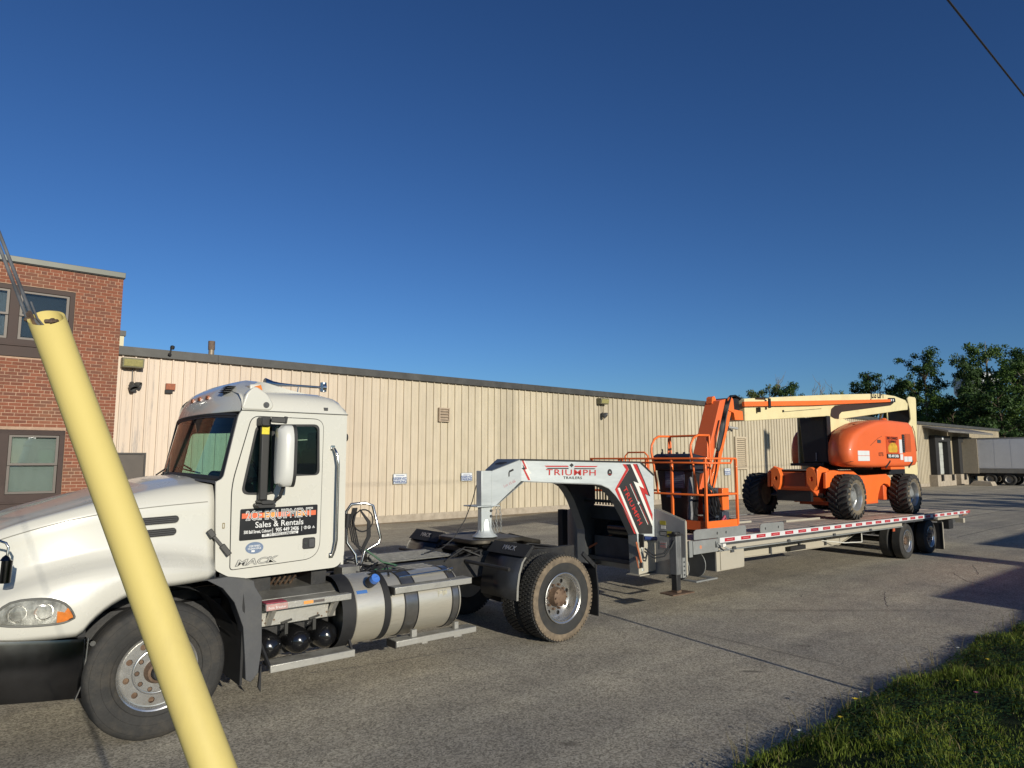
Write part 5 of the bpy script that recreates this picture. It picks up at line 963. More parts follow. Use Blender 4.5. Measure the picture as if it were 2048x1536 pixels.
# wheel-arch flare behind the front wheel
fl = [(2.0, 1.175), (2.15, 1.145), (2.19, 1.135), (2.205, 1.08), (2.27, .98), (2.285, .55), (2.262, .34), (2.20, .275), (2.155, .30), (2.14, .50), (2.115, .75), (2.03, .97), (1.93, 1.10), (1.83, 1.162), (1.70, 1.166)]
obj('fender_flare', MB().prism(fl, 'xz', lambda x, z: 6.155 + max(0, (1.16 - z)) * .0 + (.10 if x < 2.02 and z > 1.1 else .0), 6.32), M_plas, T, bevel=.015)
obj('splash_guard', MB().box(2.12, 2.14, 6.20, 6.85, .25, 1.1), M_black, T); obj('fender_flare_lip', MB().prism([(2.262, .22), (2.275, .40), (2.285, .40), (2.285, .18)], 'xz', 6.14, 6.17), M_black, T)
# cab underside / battery box and steps
st = obj('cab_step', MB().box(2.285, 3.106, 6.095, 6.125, .868, .925), M_alu2, T, bevel=.004)
g = MB(); [g.box(2.29, 3.10, 6.13 + k * .028, 6.146 + k * .028, .905, .925) for k in range(8)]; [g.box(2.29 + k * .068, 2.305 + k * .068, 6.127, 6.36, .898, .912) for k in range(12)]; obj('step_grating', g, M_alud, st)
obj('step_pad', MB().box(2.288, 2.475, 6.10, 6.22, .927, .935), mat('pad_red', (.35, .05, .08), .7, var=.3, scale=50), st)
obj('step_label', MB().box(2.288, 2.48, 6.089, 6.094, .87, .922), mat('label_faded_red', (.50, .30, .27), .6, var=.2, scale=30), st); text('lettering', 'Boss Breaker', .03, M_lw, st, (2.385, 6.0875, .892), (1, 0, 0), (0, 0, 1), extrude=.0005)
obj('step_sticker', MB().box(2.63, 2.72, 6.09, 6.094, .885, .912), M_or2, st); obj('step_sticker', MB().box(2.725, 2.83, 6.09, 6.094, .887, .91), mat('label_brown', (.12, .10, .09), .6), st)
bt = obj('battery_box', MB().box(2.285, 3.045, 6.30, 6.95, .69, .93), M_alu2, T, bevel=.006); obj('box_lid', MB().prism([(6.30, .932), (6.42, .985), (6.95, 1.0), (6.95, .94)], 'yz', 2.285, 3.06), M_alud, bt)
obj('step_bracket', MB().prism([(6.13, .868), (6.20, .868), (6.29, .75), (6.29, .70), (6.27, .70)], 'yz', 2.36, 2.40).prism([(6.13, .868), (6.20, .868), (6.29, .75), (6.29, .70), (6.27, .70)], 'yz', 2.96, 3.0), M_alu2, st)
g = MB(); [g.cyl((x, 6.296, z), (x, 6.30, z), .009, n=8) for x, z in ((2.33, .75), (2.36, .72), (2.44, .74), (2.86, .74), (2.90, .71), (2.95, .74), (3.0, .73))]; obj('bolt', g, M_hub, bt)
for xx in (2.55, 2.82): obj('latch_strap', MB().bar((xx, 6.285, .70), (xx, 6.285, .60), .02, .03).bar((xx - .05, 6.28, .705), (xx + .05, 6.28, .725), .02, .016), M_latch, bt)
for xx in (2.42, 2.70, 2.97):
    tk = obj('air_tank', MB().lathe([(0, 0), (.04, .008), (.08, .03), (.108, .07), (.118, .12), (.118, .75), (0, .8)], (xx, 6.24, .50 + (xx - 2.4) * .02), (0, 1, 0), 32), mat('gloss_black', (.010, .010, .011), .16, coat=.5), T, smooth=50)
ls = obj('lower_step', MB().box(2.345, 3.155, 6.09, 6.12, .335, .398), M_alu2, T, bevel=.004); g = MB(); [g.box(2.35, 3.15, 6.125 + k * .03, 6.143 + k * .03, .378, .398) for k in range(6)]; [g.box(2.35 + k * .067, 2.363 + k * .067, 6.122, 6.30, .37, .385) for k in range(12)]; obj('step_grating', g, M_alud, ls)
obj('step_hanger', MB().bar((2.30, 6.3, .60), (2.35, 6.12, .37), .02, .03).bar((3.14, 6.3, .60), (3.14, 6.12, .37), .02, .03), M_frame, ls)
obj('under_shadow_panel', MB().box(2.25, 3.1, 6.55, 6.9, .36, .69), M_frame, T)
g = MB(); [g.tube([(2.5 + k * .05, 6.6, 1.0), (2.51 + k * .05, 6.5, 1.08), (2.52 + k * .05, 6.7, 1.12)], .012, 6) for k in range(5)]; obj('hose', g, M_hub, T, smooth=50)
obj('cab_mount', MB().box(2.25, 2.45, 6.45, 6.8, .98, 1.14).box(2.85, 3.0, 6.45, 6.8, .98, 1.14), M_frame, T)
# tanks
def tank(x0, x1, yc, zc, r, m, nm, endr=.03):
    return obj(nm, MB().lathe([(0, 0), (r - .06, 0), (r - .012, .006), (r, .02), (r, x1 - x0 - .02), (r - .012, x1 - x0 - .006), (r - .06, x1 - x0), (0, x1 - x0)], (x0, yc, zc), (1, 0, 0), 56), m, T, smooth=35)
t1 = tank(3.155, 3.50, 6.43, .712, .335, M_alu, 'def_tank')
obj('tank_shroud', MB().lathe([(.34, 0), (.345, .14), (.30, .14)], (3.02, 6.43, .712), (1, 0, 0), 56), M_black, t1, smooth=40)
obj('filler_neck', MB().cyl((3.335, 6.17, .985), (3.34, 6.10, 1.025), .052, n=24), M_black, t1, smooth=40); obj('blue_cap', MB().cyl((3.34, 6.10, 1.02), (3.345, 6.065, 1.045), .045, n=24).bar((3.31, 6.062, 1.03), (3.375, 6.062, 1.055), .01, .018), mat('cap_blue', (.07, .20, .62), .4, var=.05), t1, smooth=40)
obj('blue_tape', MB().lathe([(.337, 0), (.337, .115)], (3.19, 6.43, .712), (1, 0, 0), 120), mat('tape_blue', (.06, .17, .45), .5), t1)
bm_ = bpy.data.objects['blue_tape'].data; bme = bmesh.new(); bme.from_mesh(bm_); bmesh.ops.delete(bme, geom=[v for v in bme.verts if not (.895 < v.co.z < .925 and v.co.y < 6.43 - YC)], context='VERTS'); bme.to_mesh(bm_); bme.free()
obj('tank_strap', MB().lathe([(.336, 0), (.342, .004), (.342, .07), (.336, .074)], (3.47, 6.43, .712), (1, 0, 0), 56), M_black, t1, smooth=40)
t2 = tank(3.545, 4.42, 6.43, .70, .318, M_alu, 'fuel_tank')
for xa, ww in ((3.72, .145), (4.30, .075)):
    sr = obj('tank_strap', MB().lathe([(.3185, 0), (.324, .003), (.324, ww - .003), (.3185, ww)], (xa, 6.43, .70), (1, 0, 0), 56), mat('strap_steel', (.36, .35, .33), .3, .9, var=.2, scale=4), t2, smooth=40)
    obj('strap_edge', MB().lathe([(.3185, -.012), (.326, -.01), (.326, -.002), (.3185, 0)], (xa, 6.43, .70), (1, 0, 0), 56).lathe([(.3185, ww), (.326, ww + .002), (.326, ww + .01), (.3185, ww + .012)], (xa, 6.43, .70), (1, 0, 0), 56), M_frame, t2, smooth=40)
obj('tank_patch', MB().prism([(3.60, 0), (3.78, 0), (3.75, .01), (3.62, .01)], 'xy', .0, .001), M_hub, t2)
text('lettering', '|=|#', .07, mat('faint_mark', (.62, .58, .40), .5), t2, (4.17, 6.118, .80), (1, 0, 0), (0, .2, 1), extrude=.0005)
def step(x0, x1, z0, z1, nm='tank_step', y=6.06):
    s_ = obj(nm, MB().box(x0, x1, y, y + .03, z0, z1), M_alu2, T, bevel=.004); g = MB(); n_ = int((x1 - x0) / .067)
    [g.box(x0 + .004, x1 - .004, y + .035 + k * .028, y + .05 + k * .028, z1 - .02, z1) for k in range(5)]; [g.box(x0 + .005 + k * .067, x0 + .018 + k * .067, y + .031, y + .18, z1 - .03, z1 - .012) for k in range(n_)]
    obj('step_grating', g, M_alud, s_); obj('step_end', MB().box(x0 - .012, x0 - .001, y + .005, y + .18, z0 - .01, z1), M_frame, s_); return s_
step(3.565, 4.51, .862, .925); s_ = step(3.59, 4.575, .345, .402); obj('step_bracket', MB().box(3.80, 3.86, 6.12, 6.16, .40, .47).box(4.33, 4.38, 6.12, 6.16, .40, .47).cyl((3.9, 6.1, .33), (3.97, 6.1, .33), .014).cyl((4.3, 6.1, .33), (4.4, 6.1, .33), .014), M_alu2, s_)
# deck plates behind the cab, pogo stick and coiled lines
for k, (a, b2, c, d_, z) in enumerate(((3.42, 4.40, 6.32, 6.88, 1.0), (3.60, 4.95, 7.04, m_y(7.04), 1.03))):
    dp = obj('deck_plate', MB().box(a, b2, c, d_, z - .02, z), M_alud, T, bevel=.004); g = MB(); n_ = int((d_ - c) / .085)
    [g.bar((a + .04, c + .05 + j * .085, z + .003), (b2 - .04, c + .05 + j * .085, z + .003), .022, .008) for j in range(n_)]; obj('plate_rib', g, mat('rib_grey', (.30, .29, .26), .45, .5, var=.3, scale=20), dp)
obj('plate_rod', MB().tube([(3.72, 6.27, .985), (4.34, 6.27, 1.0), (4.40, 6.27, 1.01)], .011, 8).cyl((4.36, 6.27, .985), (4.36, 6.27, 1.01), .03), M_chrome, T, smooth=50)
obj('pogo_stick', MB().tube([(3.62, 7.0, 1.0), (3.60, 7.0, 1.15), (3.52, 7.05, 1.28), (3.50, 7.05, 1.62), (3.55, 7.03, 1.70), (3.70, 6.98, 1.71), (3.78, 6.96, 1.68), (3.88, 6.95, 1.32), (3.86, 6.95, 1.26), (3.70, 6.98, 1.18), (3.66, 6.99, 1.0)], .017, 8), M_chrome, T, smooth=50)
g = MB()
for k in range(4):
    g.tube([(3.56 + .015 * k, 7.0, 1.66), (3.50 + .02 * k, 6.98, 1.5), (3.54 + .03 * k, 6.97, 1.30 - .03 * k), (3.66, 6.97, 1.22 - .02 * k), (3.72 + .012 * k, 6.96, 1.34), (3.72 + .01 * k, 6.96, 1.5), (3.63, 6.98, 1.64)], .009, 6)
g.tube([(3.66 + .12 * math.cos(a), 6.95, 1.52 + .12 * math.sin(a)) for a in np.linspace(0, 2 * PI, 20)[:-1]], .008, 6, closed=True)
g.tube([(3.5, 7.0, 1.60), (3.49, 7.0, 1.45)], .03, 8); obj('coiled_hose', g, M_black, T, smooth=50)
obj('green_hose', MB().tube([(3.70, 6.96, 1.20), (3.86, 6.85, 1.06), (3.98, 6.75, 1.025), (3.80, 6.62, 1.02), (3.62, 6.6, 1.03)], .010, 8), mat('hose_green', (.05, .13, .07), .5), T, smooth=50)
g = MB(); r_ = random.Random(3)
for k in range(16):
    x = 3.2 + r_.random() * .5; y = 6.4 + r_.random() * .8; g.tube([(x, y, 1.0), (x + r_.uniform(-.2, .3), y + r_.uniform(-.2, .2), 1.06), (x + r_.uniform(-.1, .5), y + r_.uniform(-.3, .3), 1.0)], .011, 5)
for k in range(14):
    x = 4.7 + r_.random() * 1.3; y = 6.85 + r_.random() * .9; g.tube([(x, y, .98), (x + .3, y + r_.uniform(-.15, .15), 1.05 + r_.random() * .05), (x + r_.uniform(.4, .9), y + r_.uniform(-.2, .2), 1.0)], .010, 5)
obj('air_line', g, M_frame, T, smooth=50)
obj('valve_block', MB().box(3.25, 3.45, 6.6, 6.8, 1.0, 1.09).box(3.8, 3.92, 7.1, 7.2, 1.04, 1.13).cyl((3.84, 7.09, 1.09), (3.84, 7.06, 1.09), .035), M_alud, T, bevel=.005)
# fifth wheel
fw = obj('fifth_wheel', MB().prism(rpoly([(5.20, 7.0), (5.36, 6.90), (5.95, 6.90), (6.42, 7.02), (6.42, 7.16), (6.0, 7.30), (6.0, 7.46), (6.42, 7.60), (6.42, 7.74), (5.95, 7.86), (5.36, 7.86), (5.20, 7.76)], .06), 'xy', 1.13, 1.185), mat('greasy_steel', (.075, .066, .052), .45, .6, var=.35, scale=4, dirt=(.20, .17, .13), damt=.5, dscale=4), T, bevel=.012)
for v_ in fw.data.vertices:
    if v_.co.x + 3.6 > 6.1: v_.co.z -= .09 * (v_.co.x + 3.6 - 6.1) / .32
obj('fifth_wheel_bracket', MB().prism([(5.45, 1.0), (5.98, 1.0), (5.85, 1.13), (5.58, 1.13)], 'xz', 6.90, 6.96).prism([(5.45, 1.0), (5.98, 1.0), (5.85, 1.13), (5.58, 1.13)], 'xz', 7.80, 7.86).box(5.3, 6.1, 6.95, 7.81, 1.0, 1.05).cyl((5.4, 6.88, 1.09), (5.4, 7.0, 1.09), .03), M_frame, fw)
# quarter fenders, flaps
M_fsteel = mat('dark_fender_steel', (.055, .058, .065), .32, .5, var=.3, scale=4)
def qfender(s):
    Y_ = lambda y: y if s > 0 else m_y(y)
    P_ = [(5.44, 1.135), (5.36, 1.09), (5.28, 1.0), (5.23, .87), (5.205, .72), (5.20, .575)]
    f = obj('quarter_fender', MB().loft([[(x, Y_(y), z) for x, z in P_] for y in (6.13, 6.80)]), M_fsteel, T, smooth=50); md = f.modifiers.new('s', 'SOLIDIFY'); md.thickness = .008
    obj('fender_edge', MB().loft([[(x - .002, Y_(6.122), z), (x + .03, Y_(6.125), z)] for x, z in P_[1:]]).loft([[(x + .03, Y_(6.125), z), (x + .03, Y_(6.15), z)] for x, z in P_[1:]]), M_alu2, f)
    fp = obj('fender_flap', MB().prism([(5.30, 1.065), (5.43, 1.19), (5.46, 1.18), (5.36, 1.06)], 'xz', Y_(6.10), Y_(6.82)), M_black, f)
    text('lettering', 'MACK', .085, mat('badge_silver', (.5, .5, .5), .3, .6), fp, (5.358, Y_(6.45), 1.135), (0, -1, 0), (.6, 0, 1), extrude=.002, shear=.2)
    obj('fender_hanger', MB().cyl((5.12, Y_(6.16), .935), (5.04, Y_(6.9), .955), .022, n=14), M_frame, f, smooth=40)
    fl_ = obj('mud_flap', MB().prism([(6.50, .86), (6.52, .86), (6.56, .55), (6.555, .22), (6.54, .22), (6.54, .55)], 'xz', Y_(6.10), Y_(6.72)), M_black, T); obj('flap_hanger', MB().bar((6.30, Y_(6.13), 1.02), (6.53, Y_(6.13), .83), .03, .05).bar((6.53, Y_(6.12), .84), (6.53, Y_(6.75), .84), .04, .04), M_frame, fl_)
    return f
qfender(1); qfender(-1)
obj('tail_lamp_bar', MB().box(6.9, 6.95, 6.9, 7.86, .62, .74), M_frame, T)
# ================================================================ GOOSENECK TRAILER
G = thing('gooseneck_trailer', 'galvanised gooseneck flatbed trailer with red and black lightning graphics, coupled to the white truck', 'trailer', (12.0, 7.38, 0))
M_galv = mat('galvanised_steel', (0.62, 0.66, 0.65), .42, .30, var=.10, scale=2.2, rvar=.08, dirt=(.80, .83, .81), damt=.6, dscale=5, stretch=(.5, 1, 2.2))
M_galvd = mat('dull_galvanised', (0.30, 0.31, 0.30), .6, .25, var=.14, scale=3, dirt=(.27, .27, .25), damt=.6, dscale=2.5, bump=.15, bscale=40)
M_gbeige = mat('dusty_galvanised', (0.50, 0.46, 0.37), .65, .15, var=.12, scale=3, dirt=(.36, .32, .25), damt=.6, dscale=3)
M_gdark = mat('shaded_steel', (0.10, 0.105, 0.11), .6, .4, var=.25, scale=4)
M_dblk = mat('decal_black', (.022, .022, .022), .45, var=.1); M_dred = mat('decal_red', (.52, .035, .03), .4, var=.05); M_dwht = mat('decal_white', (.80, .79, .72), .4, var=.03)
NC = 7.33
yn = lambda x, z=0: 7.08 if x < 6.1 else 7.08 - .187 * (x - 6.1)
yf = lambda x, z=0: 7.22 + .85 * (x - 5.585) if x < 6.0 else 2 * NC - yn(x)
prof = [(5.585, 2.045), (6.08, 2.192), (8.150, 2.152), (8.405, 1.955), (8.395, .545), (8.355, .53), (8.075, .495), (8.055, 1.09), (7.90, 1.36), (7.78, 1.55), (7.67, 1.68), (7.55, 1.785), (7.42, 1.835), (7.30, 1.85), (6.70, 1.876), (6.133, 1.906), (5.66, 1.60), (5.585, 1.56)]
def split61(pts):   # keep the side flat in front of the bend and flared behind it
    return pts
for (ya, yb2, nm) in ((lambda x, z: yn(x), lambda x, z: yn(x) + .03, 'neck_side'), (lambda x, z: yf(x) - .03, lambda x, z: yf(x), 'neck_side')):
    front = [(5.585, 2.045), (6.08, 2.192), (6.10, 2.192), (6.10, 1.909), (6.05, 1.875), (5.66, 1.60), (5.585, 1.56)]
    back = [(6.10, 2.192), (8.150, 2.152), (8.405, 1.955), (8.395, .545), (8.355, .53), (8.075, .495), (8.055, 1.09), (7.90, 1.36), (7.78, 1.55), (7.67, 1.68), (7.55, 1.785), (7.42, 1.835), (7.30, 1.85), (6.70, 1.876), (6.133, 1.906), (6.10, 1.905)]
    o = obj(nm, MB().prism(front, 'xz', ya, yb2).prism(back, 'xz', ya, yb2), M_galv, G)
# flanges: a narrow lip along the outline of each side, dark top cover
for yy, s in ((yn, 1), (yf, -1)):
    lip = MB()
    und = [(5.66, 1.60), (6.133, 1.903), (6.70, 1.873), (7.30, 1.847), (7.42, 1.832), (7.55, 1.782), (7.67, 1.677), (7.78, 1.547), (7.90, 1.357), (8.055, 1.087), (8.075, .50)]
    lip.loft([[(x, yy(x) - s * .012, z), (x, yy(x) + s * .16, z)] for x, z in und])
    lip.loft([[(x, yy(x) - s * .012, z - .010), (x, yy(x) + s * .16, z - .010)] for x, z in und]).loft([[(x, yy(x) - s * .012, z), (x, yy(x) - s * .012, z - .010)] for x, z in und])
    obj('neck_flange', lip, M_galvd, G)
tp = [(5.585, 2.047), (6.08, 2.195), (8.150, 2.155), (8.41, 1.955)]
obj('neck_cover', MB().loft([[(x, yn(x) - .006, z), (x, yf(x) + .006, z)] for x, z in tp]).loft([[(x, yn(x) - .006, z + .010), (x, yf(x) + .006, z + .010)] for x, z in tp]).loft([[(x, yn(x) - .006, z), (x, yn(x) - .006, z + .010)] for x, z in tp]), mat('shaded_cover', (.16, .18, .20), .5, .4, var=.15), G)  # dark blue-grey puts the shade of its sun-averted slope into the colour
obj('cover_slot', MB().rbox(5.83, 5.93, 7.16, 7.34, 0, .004, .03, 'xy'), M_black, G).location.z = 0
bpy.data.objects['cover_slot'].data.transform(Matrix.Translation((5.88 - 12, 0, 2.146)) @ Matrix.Rotation(-.29, 4, 'Y') @ Matrix.Translation((-(5.88 - 12), 0, 0)))
sl = obj('neck_slot', MB().bar((5.88, 7.076, 2.035), (5.955, 7.076, 2.062), .006, .024).box(5.87, 5.885, 7.072, 7.078, 1.97, 2.03), M_black, G)
eb = MB()
for a, b2 in zip(tp[1:-1], tp[2:]): eb.bar((a[0], yn(a[0]) - .004, a[1] + .002), (b2[0], yn(b2[0]) - .004, b2[1] + .002), .018, .022)
obj('edge_trim', eb, M_black, G)
# hitch post
ps = obj('hitch_post', MB().box(5.435, 5.605, 7.10, 7.185, 1.22, 1.93), M_galv, G, bevel=.008); obj('post_sleeve', MB().box(5.42, 5.62, 7.085, 7.20, 1.60, 2.05), M_galv, ps, bevel=.006)
obj('post_collar', MB().box(5.33, 5.70, 7.05, 7.36, 1.585, 1.60), M_galv, ps, bevel=.004)
obj('post_foot', MB().lathe([(.06, .22), (.075, .15), (.095, .09), (.12, .04), (.17, .0), (.14, -.012), (0, -.012)], (5.53, 7.15, 1.20), (0, 0, 1), 8), M_galv, ps, smooth=30)
g = MB(); [g.cyl((5.585, 7.08, z), (5.585, 7.10, z), .017, n=10) for z in (1.46, 1.53)]; [g.cyl((5.56, 7.097, z), (5.56, 7.102, z), .008, n=8) for z in (1.30 + k * .045 for k in range(3))]; obj('post_bolt', g, M_gdark, ps)
# safety chains and breakaway cable
def chain(nm, pts, lk=.042):
    g = MB(); P_ = [Vector(p) for p in pts]; tot = sum((P_[i + 1] - P_[i]).length for i in range(len(P_) - 1)); n = int(tot / lk)
    def at_(s):
        for i in range(len(P_) - 1):
            l = (P_[i + 1] - P_[i]).length
            if s <= l: return P_[i].lerp(P_[i + 1], s / l)
            s -= l
        return P_[-1]
    for k in range(n):
        c = at_((k + .5) * tot / n); t_ = (at_((k + 1) * tot / n) - at_(k * tot / n)).normalized(); u = t_.orthogonal().normalized(); v = t_.cross(u)
        if k % 2: u = v
        g.tube([c + t_ * math.cos(a) * lk * .62 + u * math.sin(a) * lk * .30 for a in np.linspace(0, 2 * PI, 9)[:-1]], .0045, 5, closed=True)
    return obj(nm, g, M_galvd, G)
chain('safety_chain', [(5.74, 7.12, 1.62), (5.755, 7.10, 1.45), (5.775, 7.12, 1.24)]); chain('safety_chain', [(5.70, 7.12, 1.62), (5.71, 7.14, 1.4), (5.735, 7.14, 1.24)]); chain('safety_chain', [(5.62, 7.10, 1.40), (5.64, 7.10, 1.28), (5.69, 7.12, 1.22)])
obj('breakaway_cable', MB().tube([(5.42, 7.2, 1.86), (5.36, 7.2, 1.66), (5.24, 7.2, 1.42), (5.08, 7.22, 1.20), (4.90, 7.2, 1.10), (4.6, 7.15, 1.06)], .007, 6), M_black, G, smooth=60)
# neck graphics
DEC = {
 'bolt_graphic': [(M_dred, [(6.105, 2.184), (6.133, 2.184), (6.188, 2.074), (6.157, 2.057), (6.24, 1.916), (6.206, 1.914), (6.13, 2.056), (6.163, 2.07)]), (M_dwht, [(6.134, 2.184), (6.151, 2.184), (6.209, 2.066), (6.26, 2.003), (6.218, 2.003), (6.249, 1.916), (6.241, 1.916), (6.164, 2.056), (6.192, 2.063)]), (M_dblk, [(6.101, 2.080), (6.13, 2.057), (6.163, 2.07), (6.118, 2.13), (6.13, 2.088)])],
 'side_graphic': [(M_dred, [(7.817, 2.128), (7.883, 2.128), (7.935, 2.051), (7.721, 1.77), (8.058, 1.095), (8.014, 1.097), (7.672, 1.758), (7.881, 2.048)]), (M_dwht, [(7.726, 1.777), (7.759, 1.783), (8.099, 1.093), (8.06, 1.095)]),
   (M_dblk, [(7.885, 2.128), (7.967, 2.128), (8.217, 1.671), (8.363, 1.263), (8.357, 1.078), (8.101, 1.091), (7.761, 1.782), (7.728, 1.781), (7.939, 2.051)]),
   (M_dwht, [(7.967, 2.129), (8.008, 2.129), (8.164, 1.862), (8.219, 1.759), (8.117, 1.802), (8.363, 1.267), (8.36, 1.186), (8.062, 1.79), (8.017, 1.871), (8.118, 1.839)]),
   (M_dred, [(8.01, 2.13), (8.073, 2.13), (8.222, 1.851), (8.295, 1.656), (8.221, 1.687), (8.366, 1.36), (8.363, 1.270), (8.122, 1.80), (8.223, 1.756), (8.168, 1.862)]), (M_dblk, [(8.073, 2.131), (8.092, 2.131), (8.240, 1.845), (8.330, 1.640), (8.232, 1.678), (8.372, 1.355), (8.366, 1.362), (8.222, 1.688), (8.296, 1.657), (8.223, 1.852)])],
 'wing_emblem': [(M_dred, [(6.464, 2.113), (6.85, 2.111), (6.872, 2.092), (6.495, 2.094)]), (M_dred, [(6.978, 2.108), (7.374, 2.104), (7.339, 2.087), (6.955, 2.090)]), (M_dblk, [(6.495, 2.082), (6.854, 2.079), (6.872, 2.063), (6.519, 2.067)]), (M_dblk, [(6.966, 2.076), (7.33, 2.071), (7.304, 2.057), (6.949, 2.061)]), (M_dblk, [(6.915, 2.147), (6.950, 2.118), (6.915, 2.086), (6.880, 2.118)])]}
for nm, lst in DEC.items():
    first = None
    for i, (mm, pl) in enumerate(lst):
        d0 = .0012 + .0009 * i; o = obj(nm if first is None else 'stripe', MB().prism(pl, 'xz', lambda x, z: yn(x) - d0, lambda x, z: yn(x) - d0 + .001), mm, G if first is None else first)
        first = first or o
fr_ = (1, -.187, -.019)
def decal_text(s, x, z, size, m, sx=1, right=fr_, up=(0, 0, 1), bold=.002, d=.004, sp=1.0): return text('lettering', s, size, m, G, (x, yn(x) - d, z), right, up, sx=sx, bold=bold, extrude=.0004, space=sp)
decal_text('TRIUMPH', 6.915, 2.010, .118, M_dred, sx=1.62, sp=1.12, bold=.0006, d=.006); decal_text('TRAILERS', 6.93, 1.937, .052, M_dblk, sx=1.35, sp=1.12, bold=.0005, d=.0052)
rt = (.321, -.06, -.600); ut = (.55, -.10, .321)
decal_text('TRIUMPH', 7.985, 1.505, .105, M_dred, sx=1.36, right=rt, up=ut, bold=.0015, d=.0075, sp=1.10)
for k, (a, b2) in enumerate((((7.945, 1.83), (8.085, 1.565)), ((8.115, 1.51), (8.27, 1.22)))):
    obj('stripe', MB().bar((a[0], yn(a[0]) - .0065, a[1]), (b2[0], yn(b2[0]) - .0065, b2[1]), .001, .010, up=(1, 0, .5)), M_dwht, G); obj('stripe', MB().bar((a[0] + .018, yn(a[0]) - .0068, a[1] + .012), (b2[0] + .018, yn(b2[0]) - .0068, b2[1] + .012), .001, .008, up=(1, 0, .5)), M_dred, G)
obj('diamond_mark', MB().prism([(8.10, 1.575), (8.125, 1.548), (8.10, 1.515), (8.080, 1.545)], 'xz', lambda x, z: yn(x) - .0072, lambda x, z: yn(x) - .0064), M_dwht, G)
ro = obj('round_badge', MB().prism([(7.582 + .042 * math.cos(a), 2.008 + .050 * math.sin(a)) for a in np.linspace(0, 2 * PI, 29)[:-1]], 'xz', lambda x, z: yn(x) - .003, lambda x, z: yn(x)), M_dblk, G)
text('lettering', 'A', .045, M_dwht, ro, (7.582, yn(7.582) - .005, 2.012), fr_, (0, 0, 1), extrude=.0004); text('lettering', 'TRAILER', .016, M_dred, ro, (7.582, yn(7.582) - .005, 1.978), fr_, (0, 0, 1), extrude=.0003, bold=.0006)
text('lettering', 'Lot 15-06', .055, mat('paint_pen_pink', (.55, .18, .22), .6), G, (5.89, 7.077, 1.875), (1, 0, .33), (0, 0, 1), extrude=.0003, bold=-.0008)
text('lettering', 'SN 47', .045, M_dwht, G, (5.93, 7.077, 1.80), (1, 0, .4), (0, 0, 1), extrude=.0003, bold=-.0008)
# riser: foot boxes, roller, cross bracing, headache screen
for s in (1, -1):
    Y_ = (lambda x, d: yn(x) + d) if s > 0 else (lambda x, d: yf(x) - d)
    ft = obj('riser_foot', MB().holed([(8.075, .50), (8.40, .545), (8.40, .985), (8.075, .97)], [[(8.135, .74), (8.170, .745), (8.170, .955), (8.135, .95)], [(8.13, .54), (8.175, .545), (8.175, .585), (8.13, .58)]], 'xz', lambda x, z: Y_(x, -.012), lambda x, z: Y_(x, .0) - .0015 * s), M_gbeige, G)
    obj('foot_plate', MB().prism([(8.02, Y_(8.2, -.05)), (8.44, Y_(8.2, -.05)), (8.44, Y_(8.2, .2)), (8.02, Y_(8.2, .2))], 'xy', .485, .497), M_gbeige, ft)
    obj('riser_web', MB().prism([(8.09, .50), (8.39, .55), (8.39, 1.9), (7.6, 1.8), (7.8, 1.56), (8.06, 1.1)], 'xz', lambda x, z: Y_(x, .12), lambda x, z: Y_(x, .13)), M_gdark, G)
obj('bulkhead_roller', MB().tube([(8.115, 6.63, 1.035), (8.36, 6.59, 1.01)], .032, 12), mat('roller_blue', (.02, .04, .14), .3, coat=.3), G, smooth=40)
obj('roller_bracket', MB().box(8.09, 8.115, 6.62, 6.70, .90, 1.09), M_black, G)
blk = obj('bulkhead', MB().prism([(6.10, .527), (6.62, .478), (7.94, .478), (8.66, .527), (8.66, 1.297), (8.14, 1.445), (6.60, 1.445), (6.10, 1.297)], 'yz', 8.41, 8.425), mat('bulkhead_galvanised', (.40, .41, .41), .42, .35, var=.12, scale=3, dirt=(.30, .30, .29), damt=.5), G)
obj('bulkhead_edge', MB().bar((8.43, 6.098, .527), (8.43, 6.098, 1.297), .012, .03).bar((8.43, 6.10, 1.30), (8.43, 6.6, 1.45), .012, .03), M_gbeige, blk)
M_stk = mat('sticker_yellow', (.42, .36, .04), .5, var=.2, scale=60); M_stb = mat('sticker_dark', (.06, .06, .06), .5, var=.4, scale=60)
for (y0, y1, z0, z1, mm) in ((6.44, 6.55, 1.22, 1.28, M_stk), (6.45, 6.53, 1.16, 1.21, M_dwht), (6.42, 6.56, 1.06, 1.13, M_stb), (6.33, 6.42, 1.05, 1.135, M_stk), (6.44, 6.56, .86, .97, mat('sticker_white', (.42, .40, .40), .5, var=.2, scale=80)), (6.19, 6.26, 1.07, 1.14, M_stb)):
    k_ = obj('sticker', MB().box(8.405, 8.409, y0, y1, z0, z1), mm, blk)
    if z1 < 1.0: [obj('stripe', MB().box(8.403, 8.4045, y0 + .01, y1 - .01, z0 + .012 + q * .018, z0 + .018 + q * .018), M_dred if q % 3 else M_stb, k_) for q in range(5)]
    elif mm is M_stb: [obj('stripe', MB().box(8.403, 8.4045, y0 + .015, y1 - .015, z0 + .012 + q * .017, z0 + .017 + q * .017), M_dwht, k_) for q in range(3)]
sc = obj('headache_frame', MB().bar((8.43, 6.72, 1.46), (8.43, 6.72, 1.86), .04).bar((8.43, 7.94, 1.46), (8.43, 7.94, 1.86), .04).bar((8.43, 6.7, 1.86), (8.43, 7.96, 1.86), .04), M_gdark, G)
for k in range(19): obj('screen_slat', MB().bar((8.43, 6.76 + k * .064, 1.46), (8.43, 6.76 + k * .064, 1.85), .012, .024, up=(0, 1, .4)), M_gdark, sc)
